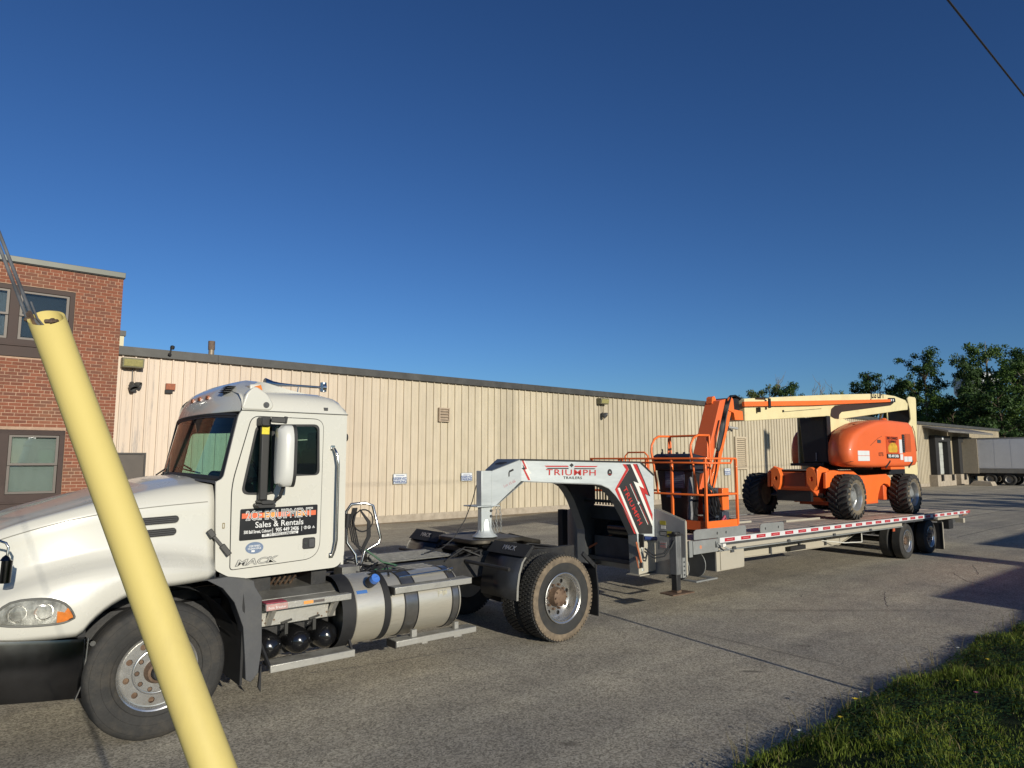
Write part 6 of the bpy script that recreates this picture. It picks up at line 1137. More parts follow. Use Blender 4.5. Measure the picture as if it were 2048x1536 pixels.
obj('neck_brace', MB().box(8.28, 8.40, 6.70, 7.96, 1.24, 1.44).box(8.1, 8.2, 6.75, 7.9, 1.52, 1.56), M_gdark, G); obj('neck_step', MB().box(8.2, 8.40, 6.75, 7.95, .60, .66).box(8.25, 8.40, 6.95, 7.75, .66, .98), M_gdark, G)
obj('winch_drum', MB().cyl((8.28, 6.98, 1.12), (8.28, 7.40, 1.12), .115, n=28), mat('gloss_black_drum', (.012, .012, .013), .25, coat=.4), G, smooth=40)
obj('far_jack', MB().box(8.18, 8.30, 8.42, 8.54, .28, 1.35).box(8.12, 8.36, 8.36, 8.60, .25, .28), M_black, G, bevel=.006)
M_ostr = mat('strap_orange', (.45, .13, .05), .7, var=.3, scale=20)
obj('ratchet_strap', MB().bar((7.95, 6.60, .62), (8.3, 7.0, .98), .035, .006, up=(0, -1, 0)), M_ostr, G); obj('ratchet_strap', MB().bar((8.12, 6.66, .60), (8.02, 6.69, .98), .03, .006, up=(0, -1, 0)), M_ostr, G); obj('ratchet', MB().box(8.075, 8.105, 6.63, 6.66, .60, .68), M_gdark, G, bevel=.008)
obj('ratchet_strap', MB().bar((8.18, 7.93, .72), (8.36, 7.35, 1.06), .03, .006, up=(-1, 0, 0)), M_ostr, G); obj('bulkhead_shade', MB().box(8.385, 8.408, 6.66, 7.98, .56, 1.24), M_frame, G)  # dark sheet over the bulkhead stands in for the shade between the risers
# landing jack
jk = obj('landing_jack', MB().box(8.19, 8.315, 6.10, 6.225, .55, 1.10), mat('jack_steel', (.17, .175, .175), .55, .3, var=.3, scale=6, dirt=(.42, .42, .40), damt=.6, dscale=7, stretch=(1, 1, .3)), G, bevel=.008); obj('jack_leg', MB().box(8.205, 8.30, 6.115, 6.21, .31, .55), M_frame, jk, bevel=.006)
obj('jack_cap', MB().box(8.175, 8.33, 6.085, 6.24, 1.10, 1.125).cyl((8.25, 6.16, 1.12), (8.25, 6.16, 1.15), .05), M_frame, jk)
obj('jack_foot', MB().prism([(8.02, 6.05), (8.49, 6.02), (8.47, 6.28), (8.05, 6.30)], 'xy', .285, .30).box(8.20, 8.30, 6.11, 6.21, .30, .33), M_hub, jk)
obj('jack_bracket', MB().box(8.33, 8.40, 6.10, 6.12, .50, .78).box(8.31, 8.405, 6.12, 6.20, .5, .78), M_galvd, jk); g = MB(); [g.cyl((8.365, 6.09, z), (8.365, 6.10, z), .013, n=8) for z in (.54, .60, .66, .72)]; obj('bolt', g, M_gdark, jk)
obj('hydraulic_hose', MB().tube([(8.13, 6.62, .88), (8.14, 6.45, .80), (8.16, 6.30, .84), (8.19, 6.20, .98), (8.20, 6.15, 1.06)], .014, 8).tube([(8.12, 6.62, .84), (8.13, 6.45, .76), (8.15, 6.28, .80), (8.18, 6.18, .94), (8.19, 6.13, 1.04)], .012, 8), M_gdark, jk, smooth=50)
# deck -------------------------------------------------------------------
XD0, XD1 = 8.44, 20.62; zt = lambda x: 1.003 - .0097 * (x - 9.28)
M_deck = mat('deck_plank', (0.50, 0.41, 0.33), .8, var=.3, scale=1.5, stretch=(.6, 12, 12), bump=.5, bscale=10, dirt=(.72, .66, .56), damt=.65, dscale=1.1, spec=.2)
M_deckm = mat('deck_steel', (.34, .34, .32), .6, .3, var=.2, scale=3)
random.seed(5)
nb = 13; y0 = 6.16; bw = (8.60 - 6.16) / nb
for seg, (xa, xb) in enumerate(((8.5, 12.55), (12.6, 16.5), (16.55, 20.3))):
    for k in range(nb):
        ya, yb2 = y0 + k * bw + .004, y0 + (k + 1) * bw - .004; dz = random.uniform(-.004, .002)
        P_ = [(xa, zt(xa) - .045), (xb, zt(xb) - .045), (xb, zt(xb) + dz - .004), (xa, zt(xa) + dz - .004)]
        obj('deck_plank', MB().prism(P_, 'xz', ya, yb2), M_deck, G)
obj('deck_strip', MB().prism([(12.552, zt(12.55) - .04), (12.598, zt(12.6) - .04), (12.598, zt(12.6)), (12.552, zt(12.55))], 'xz', 6.16, 8.6), M_deckm, G)
for (xa, ya, xb, yb2) in ((10.9, 7.35, 12.3, 7.41), (12.9, 6.95, 14.3, 7.01)): obj('chock_rail', MB().prism([(xa, zt(xa) - .003), (xb, zt(xb) - .003), (xb, zt(xb) + .035), (xa, zt(xa) + .035)], 'xz', ya, yb2), M_gbeige, G)
def side_rail(s):
    Y_ = lambda d: 6.10 + d if s > 0 else 8.66 - d
    def strip(zo, zi, d0, d1, xa=9.25, xb=XD1): return [(xa, zt(xa) - zo), (xb, zt(xb) - zo), (xb, zt(xb) - zi), (xa, zt(xa) - zi)], Y_(d0), Y_(d1)
    g = MB(); p, a, b2 = strip(.088, -.004, 0, .055); g.prism(p, 'xz', a, b2)
    r = obj('side_rail', g, M_galvd, G)
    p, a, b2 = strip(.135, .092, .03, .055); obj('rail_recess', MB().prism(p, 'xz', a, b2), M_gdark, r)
    p, a, b2 = strip(.185, .125, .0, .05, 9.25, 16.3); obj('rub_rail', MB().prism(p, 'xz', a, b2), M_gbeige, r)
    p, a, b2 = strip(.208, .19, -.012, .07, 9.25, 16.3); obj('rub_rail', MB().prism(p, 'xz', a, b2), M_galvd, r)
    p, a, b2 = strip(.16, .10, .0, .05, 18.45, 19.9); obj('rub_rail', MB().prism(p, 'xz', a, b2), M_gbeige, r)
    if s > 0:
        p, a, b2 = strip(.082, .006, -.0025, -.0005, 9.29, 20.58); tpz = obj('reflective_tape', MB().prism(p, 'xz', a, b2), mat('tape_white', (.74, .74, .74), .35, var=.06, scale=20), r)
        mr_ = mat('tape_red', (.50, .03, .045), .35, var=.15, scale=40); x = 9.42
        while x < 20.5:
            obj('red_tape', MB().prism([(x, zt(x) - .070), (x + .28, zt(x + .28) - .070), (x + .28, zt(x + .28) - .018), (x, zt(x) - .018)], 'xz', Y_(-.0045), Y_(-.003)), mr_, tpz)
            obj('faint_print', MB().prism([(x + .05, zt(x) - .050), (x + .23, zt(x) - .050), (x + .23, zt(x) - .040), (x + .05, zt(x) - .040)], 'xz', Y_(-.0055), Y_(-.005)), mat('tape_print', (.60, .25, .25), .4) if 'tape_print' not in bpy.data.materials else bpy.data.materials['tape_print'], tpz); x += .46
        x = 10.4
        while x < 20: obj('stake_notch', MB().prism([(x, zt(x)), (x + .09, zt(x)), (x + .09, zt(x) + .012), (x, zt(x) + .012)], 'xz', Y_(.0), Y_(.05)), M_gdark, r); x += .92
        for x in (9.6, 11.3, 13.0, 14.6): obj('tie_hook', MB().prism([(x, zt(x) - .20), (x + .10, zt(x) - .20), (x + .08, zt(x) - .155), (x + .02, zt(x) - .155)], 'xz', Y_(-.03), Y_(-.013)), M_gdark, r)
side_rail(1); side_rail(-1)
obj('rail_end', MB().prism([(20.60, .905), (20.85, .88), (20.55, .78), (20.2, .76)], 'xz', 6.105, 6.15), mat('rusty_rail_end', (.34, .17, .11), .7, var=.4, scale=20), G)
# upright side plates, front corner box, winch lever
def side_plate(x0, x1, h, holes):
    p_ = rpoly([(x0, zt(x0) + .004), (x0, zt(x0) + h * .82), (x0 + .06, zt(x0) + h), (x1 - .03, zt(x1) + h), (x1, zt(x1) + h * .85), (x1, zt(x1) + .004)], .01)
    o_ = obj('stake_plate', MB().holed(p_, [[(cx_ + .017 * math.cos(a), zt(x0) + h * .42 + .024 * math.sin(a)) for a in np.linspace(0, 2 * PI, 11)[:-1]] for cx_ in holes], 'xz', 6.095, 6.107), M_galvd, G)
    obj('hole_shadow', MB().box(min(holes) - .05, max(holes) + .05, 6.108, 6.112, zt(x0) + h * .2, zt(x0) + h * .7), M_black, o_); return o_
side_plate(8.62, 10.03, .150, (9.22, 9.46)); side_plate(10.46, 11.22, .15, (10.62, 11.04))
cb = obj('corner_box', MB().box(8.60, 9.24, 6.095, 6.35, .80, .995), M_galvd, G, bevel=.006); obj('orange_mark', MB().cyl((8.78, 6.0945, .90), (8.78, 6.0935, .90), .028, n=16), mat('mark_orange', (.62, .25, .14), .6), cb)
obj('hinge_plate', MB().box(8.43, 8.50, 6.16, 6.5, .72, 1.0).box(8.50, 8.58, 6.095, 6.12, .77, 1.01), M_galvd, G, bevel=.004)
obj('winch_lever', MB().bar((9.17, 6.09, .955), (9.17, 6.06, .87), .03).bar((9.17, 6.06, .93), (9.36, 5.98, .83), .028), M_galvd, G, bevel=.004); obj('lever_tip', MB().box(9.22, 9.30, 6.00, 6.03, .87, .92), M_dwht, G)
# toolbox, tyre carrier, chassis beams
tb = obj('toolbox', MB().box(9.25, 10.0, 6.14, 6.75, .485, .80), M_gbeige, G, bevel=.006); obj('toolbox_door', MB().box(9.34, 9.995, 6.125, 6.138, .50, .785), M_gbeige, tb, bevel=.004); obj('toolbox_latch', MB().box(9.60, 9.68, 6.10, 6.124, .75, .80), M_gdark, tb); obj('toolbox_end', MB().box(9.24, 9.249, 6.16, 6.74, .49, .80), M_gdark, tb)
for xx, mm in ((8.60, M_gdark), (9.02, M_gdark)):
    th = np.linspace(-1.35, 1.35, 12); cr_ = obj('tyre_carrier', MB().prism([(6.12, .79)] + [(6.36 - .0 - .17 * math.cos(a), .60 + .19 * math.sin(a)) for a in th[::-1]] + [(6.10, .41), (6.55, .41), (6.62, .79)], 'yz', xx, xx + .012), mm, G)
    obj('carrier_lip', MB().tube([(xx + .006, 6.36 - .17 * math.cos(a), .60 + .19 * math.sin(a)) for a in th], .007, 5), M_galvd, cr_)
obj('carrier_tray', MB().box(8.60, 9.14, 6.06, 6.11, .405, .425).box(8.60, 8.66, 6.11, 6.6, .405, .425).box(9.06, 9.14, 6.11, 6.6, .405, .425), M_galvd, G)
obj('carrier_back', MB().box(8.5, 9.2, 6.7, 6.72, .55, .80), M_gbeige, G)
for s in (1, -1):
    ya, yb2 = (6.86, 6.95) if s > 0 else (7.81, 7.90)
    bm = obj('main_beam', MB().prism([(8.43, .50), (14.9, .385), (15.9, .60), (20.3, .62), (20.3, .80), (8.43, .93)], 'xz', ya + .035, yb2 - .035), M_gbeige, G)
    obj('beam_flange', MB().prism([(8.43, .49), (14.9, .375), (15.9, .59), (20.3, .61), (20.3, .622), (15.9, .602), (14.9, .387), (8.43, .502)], 'xz', ya, yb2), M_gbeige, bm)
    for x in (10.9, 12.1, 13.2, 14.3): obj('beam_stiffener', MB().box(x, x + .05, ya - .002 if s > 0 else yb2 - .03, ya + .03 if s > 0 else yb2 + .002, .42, .55), M_gdark, bm)
for k in range(24): x = 8.8 + k * .49; obj('crossmember', MB().box(x, x + .06, 6.16, 8.60, zt(x) - .15, zt(x) - .06), M_gdark, G)
obj('air_bottle', MB().cyl((13.0, 7.2, .52), (14.2, 7.2, .52), .12).box(12.7, 13.3, 6.78, 6.85, .44, .52), M_black, G, smooth=40)
obj('side_marker', MB().box(15.86, 15.96, 6.12, 6.14, .655, .725), mat('marker_orange', (.55, .12, .05), .4), G)
obj('stay_rod', MB().cyl((14.95, 6.4, .80), (14.95, 6.4, .48), .012).tube([(14.2, 6.9, .52), (14.6, 6.6, .47), (14.95, 6.4, .48)], .01, 6), M_dwht, G)
for xa in (16.70, 18.10):
    for (yo, s) in ((6.15, 1), (8.61, -1)): drive_wheel(xa, .387, yo, s, .387, .236, .215, G, tread=False, depth=.12, dusty=False)
    obj('axle', MB().cyl((xa, 6.5, .387), (xa, 8.3, .387), .06), M_frame, G); obj('spring', MB().bar((xa - .5, 6.75, .55), (xa + .5, 6.75, .55), .07, .05).bar((xa - .5, 8.01, .55), (xa + .5, 8.01, .55), .07, .05), M_frame, G)
g = MB(); 
for xa in (16.70, 18.10):
    for rr_ in (.388,):
        for q in (-.07, -.035, 0, .035, .07): g.lathe([(rr_, -.005), (rr_ - .002, 0), (rr_, .005)], (xa, 6.15 + .1075 + q, .387), (0, 1, 0), 48)
for s in (1, -1):
    Y_ = lambda y: y if s > 0 else 14.76 - y
    mf = obj('mud_flap', MB().box(18.83, 18.845, Y_(6.14), Y_(6.72), .03, .66), M_black, G); obj('flap_edge', MB().box(18.82, 18.855, Y_(6.125), Y_(6.138), .05, .68), M_gbeige, mf)
obj('rear_bumper', MB().box(20.30, 20.42, 6.12, 8.64, .58, .70), M_gbeige, G, bevel=.006); obj('rear_bumper_arm', MB().box(19.3, 20.29, 6.30, 6.40, .58, .68).box(19.3, 20.29, 8.36, 8.46, .58, .68), M_gdark, G); obj('tail_light_box', MB().box(19.35, 19.65, 6.16, 6.28, .48, .70), M_black, G)
obj('rear_member', MB().prism([(20.30, zt(20.3) - .14), (20.62, zt(20.6) - .10), (20.62, zt(20.6) - .001), (20.30, zt(20.3) - .001)], 'xz', 6.16, 8.6), M_gdark, G)
# ================================================================ BOOM LIFT
M_ora = mat('machine_orange', (0.84, 0.150, 0.034), .55, var=.06, scale=2, coat=.2, dirt=(.60, .15, .05), damt=.4, dscale=2, rvar=.06)
M_orb = mat('machine_orange_bright', (0.98, 0.185, 0.028), .48, var=.05, scale=3, coat=.2, dirt=(.55, .16, .06), damt=.3, dscale=5)
M_crm = mat('machine_cream', (0.84, 0.73, 0.41), .45, var=.04, scale=2, coat=.15, dirt=(.55, .44, .22), damt=.35, dscale=3)
M_lblk = mat('machine_black', (.014, .014, .015), .5, var=.3, scale=5)
M_ltyre = mat('lift_tyre', (0.030, 0.030, 0.030), .75, var=.3, scale=8, dirt=(.10, .085, .06), damt=.6, dscale=4, bump=.2, bscale=40); M_ldust = mat('lift_tyre_dust', (0.19, 0.155, 0.105), .9, var=.35, scale=9, dirt=(.06, .055, .045), damt=.8, dscale=6)
B5 = thing('boom_lift', 'orange and cream articulated boom lift with big lugged tyres, standing on the trailer deck', 'boom lift', (14.7, 7.38, .95))
def lift_wheel(x, yo, s, steer=0):
    R_, W_ = .475, .42; z = zt(x) + R_ - .006; yc = yo + s * W_ / 2
    w_ = obj('wheel', MB().lathe([(.27, .18), (.33, .205), (.42, .20), (.445, .17), (.448, 0), (.445, -.17), (.42, -.20), (.33, -.205), (.27, -.18)], (x, yc, z), (0, 1, 0), 48), M_ltyre, B5, smooth=45)
    g = MB(); n = 22
    for k in range(n):
        for h in (0, 1):      # two staggered rows of slanted chevron lugs
            a0 = 2 * PI * (k + h * .5) / n; q = []
            for (t, da, w2, r0, r1) in ((0.02, 0.0, .055, .43, .482), (.20, -.30, .07, .40, .468), (.222, -.36, .07, .36, .405)):
                for rr_ in (r0, r1):
                    for sg_ in (-1, 1): a = a0 + da + sg_ * w2; yy = yc + (t if h else -t); q.append((x + rr_ * math.cos(a), yy, z + rr_ * math.sin(a)))
            f = []
            for i in (0, 4): f += [(i, i + 1, i + 5, i + 4), (i + 2, i + 6, i + 7, i + 3), (i, i + 4, i + 6, i + 2), (i + 1, i + 3, i + 7, i + 5)]
            f += [(0, 2, 3, 1), (8, 9, 11, 10)]; g.add(q, f)
    obj('lug', g, M_ltyre, w_, kind='stuff')
    obj('sidewall_dust', MB().lathe([(.40, -.202 * 1), (.36, -.2075), (.31, -.207), (.275, -.185)], (x, yc, z), (0, s, 0), 40), M_ldust, w_, smooth=50)
    obj('rim', MB().lathe([(.285, -.172), (.290, -.19), (.280, -.192), (.262, -.17), (.255, -.08), (.22, -.05)], (x, yc, z), (0, s, 0), 40), mat('lift_rim', (.55, .55, .53), .35, .7, var=.15) if 'lift_rim' not in bpy.data.materials else bpy.data.materials['lift_rim'], w_, smooth=40)
    obj('wheel_disc', MB().cyl((x, yc - s * .06, z), (x, yc - s * .04, z), .25, n=32), M_gdark, w_); obj('hub', MB().lathe([(.13, -.07), (.125, -.12), (.10, -.15), (0, -.155)], (x, yc, z), (0, s, 0), 20), M_galvd, w_, smooth=40)
    gn = MB(); [gn.cyl((x + .165 * math.cos(a), yc - s * .06, z + .165 * math.sin(a)), (x + .165 * math.cos(a), yc - s * .10, z + .165 * math.sin(a)), .018, n=6) for a in np.linspace(0, 2 * PI, 10)[:-1]]; obj('lug_nut', gn, M_galvd, w_)
    obj('inner_dish', MB().cyl((x, yc + s * .10, z), (x, yc + s * .12, z), .26, n=32), M_ldust, w_)
    return w_
for x in (14.72, 17.82):
    lift_wheel(x, 6.34, 1); lift_wheel(x, 8.74, -1)
# chassis
obj('chassis', MB().prism(rpoly([(13.95, 1.60), (13.95, 1.93), (14.3, 1.97), (15.4, 1.97), (15.75, 1.84), (17.3, 1.84), (17.9, 1.70), (18.2, 1.50), (18.2, 1.30), (14.5, 1.30)], .04), 'xz', 6.95, 7.80), M_ora, B5, bevel=.012)
obj('chassis_top', MB().box(13.97, 15.3, 6.98, 7.77, 1.972, 1.985), mat('chassis_top_grey', (.30, .26, .22), .6, var=.2), B5)
for yo, s in ((6.72, 1), (8.03, -1)):
    sp = [(14.15, 1.60), (14.18, 1.92), (14.26, 1.97), (15.38, 1.975), (15.75, 1.84), (17.22, 1.86), (17.45, 1.75), (17.40, 1.55), (17.25, 1.62), (17.05, 1.64), (16.86, 1.58), (16.72, 1.40), (16.66, 1.26), (16.2, 1.22), (15.3, 1.22), (15.2, 1.50), (14.9, 1.66), (14.5, 1.66)]
    obj('side_frame', MB().prism(sp, 'xz', yo, yo + s * .06), M_orb, B5, bevel=.008)
obj('side_box', MB().box(17.2, 17.9, 6.80, 7.95, 1.25, 1.60), M_ora, B5, bevel=.01); obj('under_box', MB().box(15.3, 17.0, 6.85, 7.9, 1.18, 1.40), M_ora, B5, bevel=.01)
for x in (14.72, 17.82): obj('axle', MB().box(x - .12, x + .12, 6.76, 8.08, zt(x) + .36, zt(x) + .58).cyl((x, 6.6, zt(x) + .47), (x, 8.2, zt(x) + .47), .08), M_lblk, B5, bevel=.01)
obj('tie_rod', MB().cyl((14.35, 6.75, 1.42), (14.35, 8.05, 1.42), .03).cyl((14.30, 6.85, 1.45), (14.30, 7.15, 1.45), .045).cyl((14.30, 7.6, 1.45), (14.30, 7.9, 1.45), .045), M_lblk, B5, smooth=40)
obj('front_bumper', MB().box(14.05, 14.15, 7.0, 7.75, 1.32, 1.58), M_lblk, B5); obj('front_plate', MB().box(13.935, 13.95, 7.05, 7.70, 1.64, 1.92), mat('dark_orange_plate', (.30, .075, .03), .6), B5)
for yc_ in (6.84, 7.62):
    lg = [(yc_ - .10, 1.86), (yc_ - .05, 2.0), (yc_ + .04, 2.05), (yc_ + .11, 2.0), (yc_ + .11, 1.72), (yc_ + .03, 1.60), (yc_ - .03, 1.55), (yc_ - .08, 1.68)]
    obj('tie_lug', MB().holed(rpoly(lg, .03), [[(yc_ + .005 + .033 * math.cos(a), 1.80 + .05 * math.sin(a)) for a in np.linspace(0, 2 * PI, 13)[:-1]]], 'yz', 13.80, 13.93), M_orb, B5, bevel=.008)
    obj('tie_lug_side', MB().prism([(13.80, 1.62), (13.80, 2.0), (13.95, 2.06), (14.30, 2.0), (14.35, 1.95), (14.0, 1.93)], 'xz', yc_ + .10 if yc_ > 7.4 else yc_ - .12, yc_ + .12 if yc_ > 7.4 else yc_ - .10), M_orb, B5, bevel=.006)
# turntable
obj('turntable', MB().cyl((16.1, YC, 1.98), (16.1, YC, 2.06), .75, n=40).prism([(14.7, 7.0), (18.4, 6.9), (18.4, 7.9), (14.7, 7.76)], 'xy', 2.061, 2.12), M_lblk, B5, smooth=30)
obj('counterweight', MB().prism([(17.9, 6.9), (19.6, 6.95), (19.6, 7.8), (17.9, 7.85)], 'xy', 1.82, 2.25), M_lblk, B5, bevel=.03)
obj('turntable_plate', MB().box(14.92, 17.0, 6.985, 7.02, 2.10, 3.03), M_crm, B5)
bs = [(14.93, 2.10), (14.95, 3.16), (15.1, 3.175), (15.45, 3.15), (16.0, 3.06), (17.2, 2.98), (17.4, 2.10)]
obj('base_side', MB().prism(bs, 'xz', 6.955, 6.984), M_crm, B5, bevel=.006); obj('base_side', MB().prism(bs, 'xz', 7.66, 7.69), M_crm, B5, bevel=.006)
obj('black_shroud', MB().prism(rpoly([(6.965, 2.13), (7.50, 2.13), (7.56, 3.12), (6.965, 3.16)], .02), 'yz', 14.80, 14.925), M_lblk, B5, bevel=.015); obj('edge_strip', MB().box(14.79, 14.96, 6.93, 6.954, 2.12, 3.15), M_lblk, B5)
obj('base_latch', MB().box(15.0, 15.18, 6.90, 6.95, 2.45, 2.56), M_lblk, B5, bevel=.01); obj('hook', MB().cyl((14.79, 7.2, 2.35), (14.79, 7.2, 2.20), .015).lathe([(0, 0), (.03, .01), (0, .04)], (14.78, 7.2, 2.16), (0, 0, 1), 8), M_galvd, B5)
# hoods (two rounded engine covers)
hp = [(14.36, 2.15), (14.34, 2.36), (14.40, 2.56), (14.58, 2.74), (14.86, 2.86), (15.20, 2.945), (15.72, 3.05), (16.25, 3.098), (16.9, 3.095), (17.62, 3.085), (17.85, 2.99), (17.97, 2.75), (18.04, 2.40), (18.02, 2.16), (17.90, 2.06), (17.6, 2.035), (15.57, 2.03), (14.72, 2.045), (14.46, 2.075)]
cx_, cz_ = 15.95, 2.50
def hood2(yo, s, nm):
    secs = [[(cx_ + (x - cx_) * k, yo + s * d, cz_ + (z - cz_) * k) for x, z in hp] for d, k in ((.0, .80), (.006, .90), (.03, .955), (.08, .985), (.16, 1.0), (.34, 1.0))]
    secs.append([(cx_ + (x - cx_) * .8, yo + s * .62, cz_ + (z - cz_) * .97) for x, z in hp])
    if s < 0: secs = [[(16.1 + (x - 14.34) * .45, y, z) for x, y, z in q_] for q_ in secs]
    return obj(nm, MB().loft(secs, ring=True, caps=True), M_ora, B5, smooth=50)
hd1 = hood2(6.26, 1, 'engine_hood'); hd2 = hood2(8.50, -1, 'engine_hood')
def hseam(pts, w=.009, m=M_lblk): return obj('hood_gap', MB().tube(pts, w, 5), m, hd1)
hy = lambda x, z: 6.262 + .0
M_sg = mat('gap_brown', (.22, .05, .015), .7)
hseam([(14.66, 6.33, 2.10), (14.58, 6.29, 2.25), (14.60, 6.30, 2.45), (14.72, 6.30, 2.62), (14.95, 6.32, 2.78), (15.2, 6.38, 2.92), (15.3, 6.6, 2.97)], .012, M_sg)
hseam([(14.38, 6.40, 2.24), (14.6, 6.29, 2.23)], .006, M_sg); hseam([(14.35, 6.285, 2.16), (15.5, 6.272, 2.155), (18.0, 6.30, 2.16)], .006, M_sg)
hseam([(15.3, 6.262, 2.50), (15.7, 6.262, 2.66), (16.2, 6.27, 2.78), (16.9, 6.275, 2.83), (17.8, 6.30, 2.82)], .007, M_sg); hseam([(17.72, 6.27, 3.0), (17.85, 6.27, 2.85), (17.90, 6.27, 2.4)], .008, M_sg)
obj('hood_vent', MB().rbox(17.02, 17.16, 6.250, 6.2615, 2.36, 2.78, .02), M_lblk, hd1); gv = MB(); [gv.box(17.03, 17.15, 6.245, 6.25, 2.38 + k * .05, 2.395 + k * .05) for k in range(8)]; obj('vent_mesh', gv, M_gdark, hd1)
obj('hood_recess', MB().rbox(17.20, 17.52, 6.250, 6.2615, 2.38, 2.80, .03), mat('recess_orange', (.48, .09, .02), .6), hd1)
obj('sticker', MB().box(14.66, 15.22, 6.2535, 6.268, 2.17, 2.275), M_swt, hd1).rotation_euler = (0, 0, 0); obj('sticker', MB().box(14.66, 15.22, 6.2535, 6.268, 2.285, 2.385), M_swt, hd1)
ps_ = obj('poster', MB().box(16.12, 16.78, 6.252, 6.2605, 2.33, 2.72), mat('poster_red_orange', (.62, .085, .02), .4, var=.1), hd1)
obj('poster_glow', MB().prism(rpoly([(16.22, 2.36), (16.70, 2.36), (16.72, 2.50), (16.58, 2.58), (16.35, 2.57), (16.2, 2.48)], .05), 'xz', 6.2495, 6.2515), mat('poster_yellow', (.72, .42, .04), .4, var=.4, scale=9), ps_)
text('lettering', '2ND CHANCE', .085, M_sgb, ps_, (16.45, 6.2485, 2.675), (1, 0, 0), (0, 0, 1), sx=1.1, bold=.002, extrude=.0005); text('lettering', 'EQUIPMENT', .07, M_sgb, ps_, (16.45, 6.2485, 2.60), (1, 0, 0), (0, 0, 1), sx=1.1, bold=.001, extrude=.0005)
pb = obj('phone_strip', MB().box(16.12, 16.82, 6.250, 6.2605, 2.225, 2.325), M_sgb, hd1); text('lettering', '905 449 2406', .09, M_lw, pb, (16.47, 6.2485, 2.276), (1, 0, 0), (0, 0, 1), sx=1.15, bold=.003, extrude=.0005)
text('lettering', '02TB', .115, M_sgb, hd1, (15.82, 6.2580, 2.31), (1, 0, 0), (0, 0, 1), sx=1.0, bold=.001, extrude=.0005); obj('small_badge', MB().box(15.66, 15.84, 6.254, 6.2605, 2.56, 2.63), M_gdark, hd1)
for (a, b2, c, d_) in ((16.84, 17.0, 2.34, 2.66), (16.86, 17.02, 2.19, 2.32), (17.08, 17.28, 2.15, 2.27), (17.30, 17.54, 2.15, 2.27)): obj('sticker', MB().box(a, b2, 6.252, 6.2605, c, d_), M_swt, hd1)
obj('hood_strap', MB().bar((16.05, 6.27, 2.02), (16.30, 6.262, 2.17), .012, .05, up=(1, 0, 0)).bar((17.35, 6.27, 2.02), (17.60, 6.262, 2.17), .012, .05, up=(1, 0, 0)), M_lblk, hd1); obj('hood_step', MB().box(16.4, 17.2, 6.30, 6.50, 1.98, 2.034), M_orb, hd1)
obj('beacon', MB().lathe([(.09, 0), (.10, .02), (.09, .08), (.06, .12), (0, .13)], (17.05, 6.65, 3.05), (0, 0, 1), 16), mat('beacon_orange', (.70, .12, .02), .3), hd1, smooth=40)
# tower and booms
tw = [(18.85, 1.80), (19.05, 2.70), (19.2, 3.0), (19.55, 3.25), (19.52, 3.50), (19.40, 3.80), (19.52, 3.86), (19.93, 3.86), (19.97, 3.80), (19.90, 2.98), (19.76, 1.80)]
obj('tower', MB().prism(rpoly(tw, .03), 'xz', 6.93, 6.965), M_crm, B5, bevel=.008); obj('tower', MB().prism(rpoly(tw, .03), 'xz', 7.50, 7.535), M_crm, B5, bevel=.008)
obj('tower_web', MB().box(19.55, 19.75, 6.97, 7.49, 1.9, 3.6), M_lblk, B5)
bo = [(11.56, 3.344), (13.3, 3.49), (15.05, 3.635), (17.72, 3.826), (18.64, 3.819), (19.30, 3.755), (19.45, 3.66), (19.42, 3.50), (19.10, 3.475), (15.40, 3.095), (15.20, 3.10), (14.95, 3.153), (11.545, 2.918)]
mb_ = obj('main_boom', MB().prism(bo, 'xz', 6.95, 7.34), M_crm, B5, bevel=.012)
sl_ = [(15.06, 3.313), (15.25, 3.40), (15.7, 3.44), (18.15, 3.637), (18.40, 3.74), (18.52, 3.74), (18.50, 3.63), (18.3, 3.56), (15.55, 3.27), (15.42, 3.20), (15.40, 3.105), (15.20, 3.108), (15.0, 3.155)]
obj('boom_slot', MB().prism(rpoly(sl_, .03), 'xz', 6.940, 6.949), mat('slot_brown', (.035, .018, .012), .7), mb_)
ob = [(11.43, 3.275), (14.0, 3.435), (18.15, 3.705), (18.15, 3.635), (14.0, 3.335), (11.43, 3.183)]
obj('extension_boom', MB().prism(ob, 'xz', 6.875, 6.935), M_orb, mb_, bevel=.006)
obj('slot_end', MB().prism(rpoly([(18.155, 3.62), (18.155, 3.74), (18.50, 3.76), (18.52, 3.65)], .03), 'xz', 6.900, 6.938), M_lblk, mb_); obj('pin_hole', MB().cyl((18.25, 6.898, 3.69), (18.25, 6.895, 3.69), .03, n=12).cyl((18.37, 6.898, 3.695), (18.37, 6.895, 3.695), .03, n=12), M_lw, mb_)
obj('boom_clamp', MB().prism([(12.26, 3.38), (12.34, 3.385), (12.34, 3.20), (12.26, 3.19)], 'xz', 6.855, 6.874).prism([(11.92, 3.37), (12.30, 3.385), (12.30, 3.40), (11.92, 3.385)], 'xz', 6.86, 6.95).box(11.94, 11.98, 6.87, 6.949, 3.10, 3.19), M_lblk, mb_)
text('lettering', 'JLG LIFT', .235, M_sgb, mb_, (17.55, 6.946, 3.775), (1, 0, .05), (0, 0, 1), sx=.95, bold=.006, extrude=.001, shear=.12)
obj('boom_nose', MB().prism([(11.14, 3.12), (11.44, 3.10), (11.46, 2.93), (11.18, 2.925)], 'xz', 6.93, 7.36), M_orb, mb_, bevel=.008); obj('nose_void', MB().prism([(10.98, 3.32), (11.44, 3.34), (11.44, 3.11), (11.13, 3.13), (11.18, 2.93), (10.95, 2.93)], 'xz', 7.0, 7.3), M_lblk, mb_)
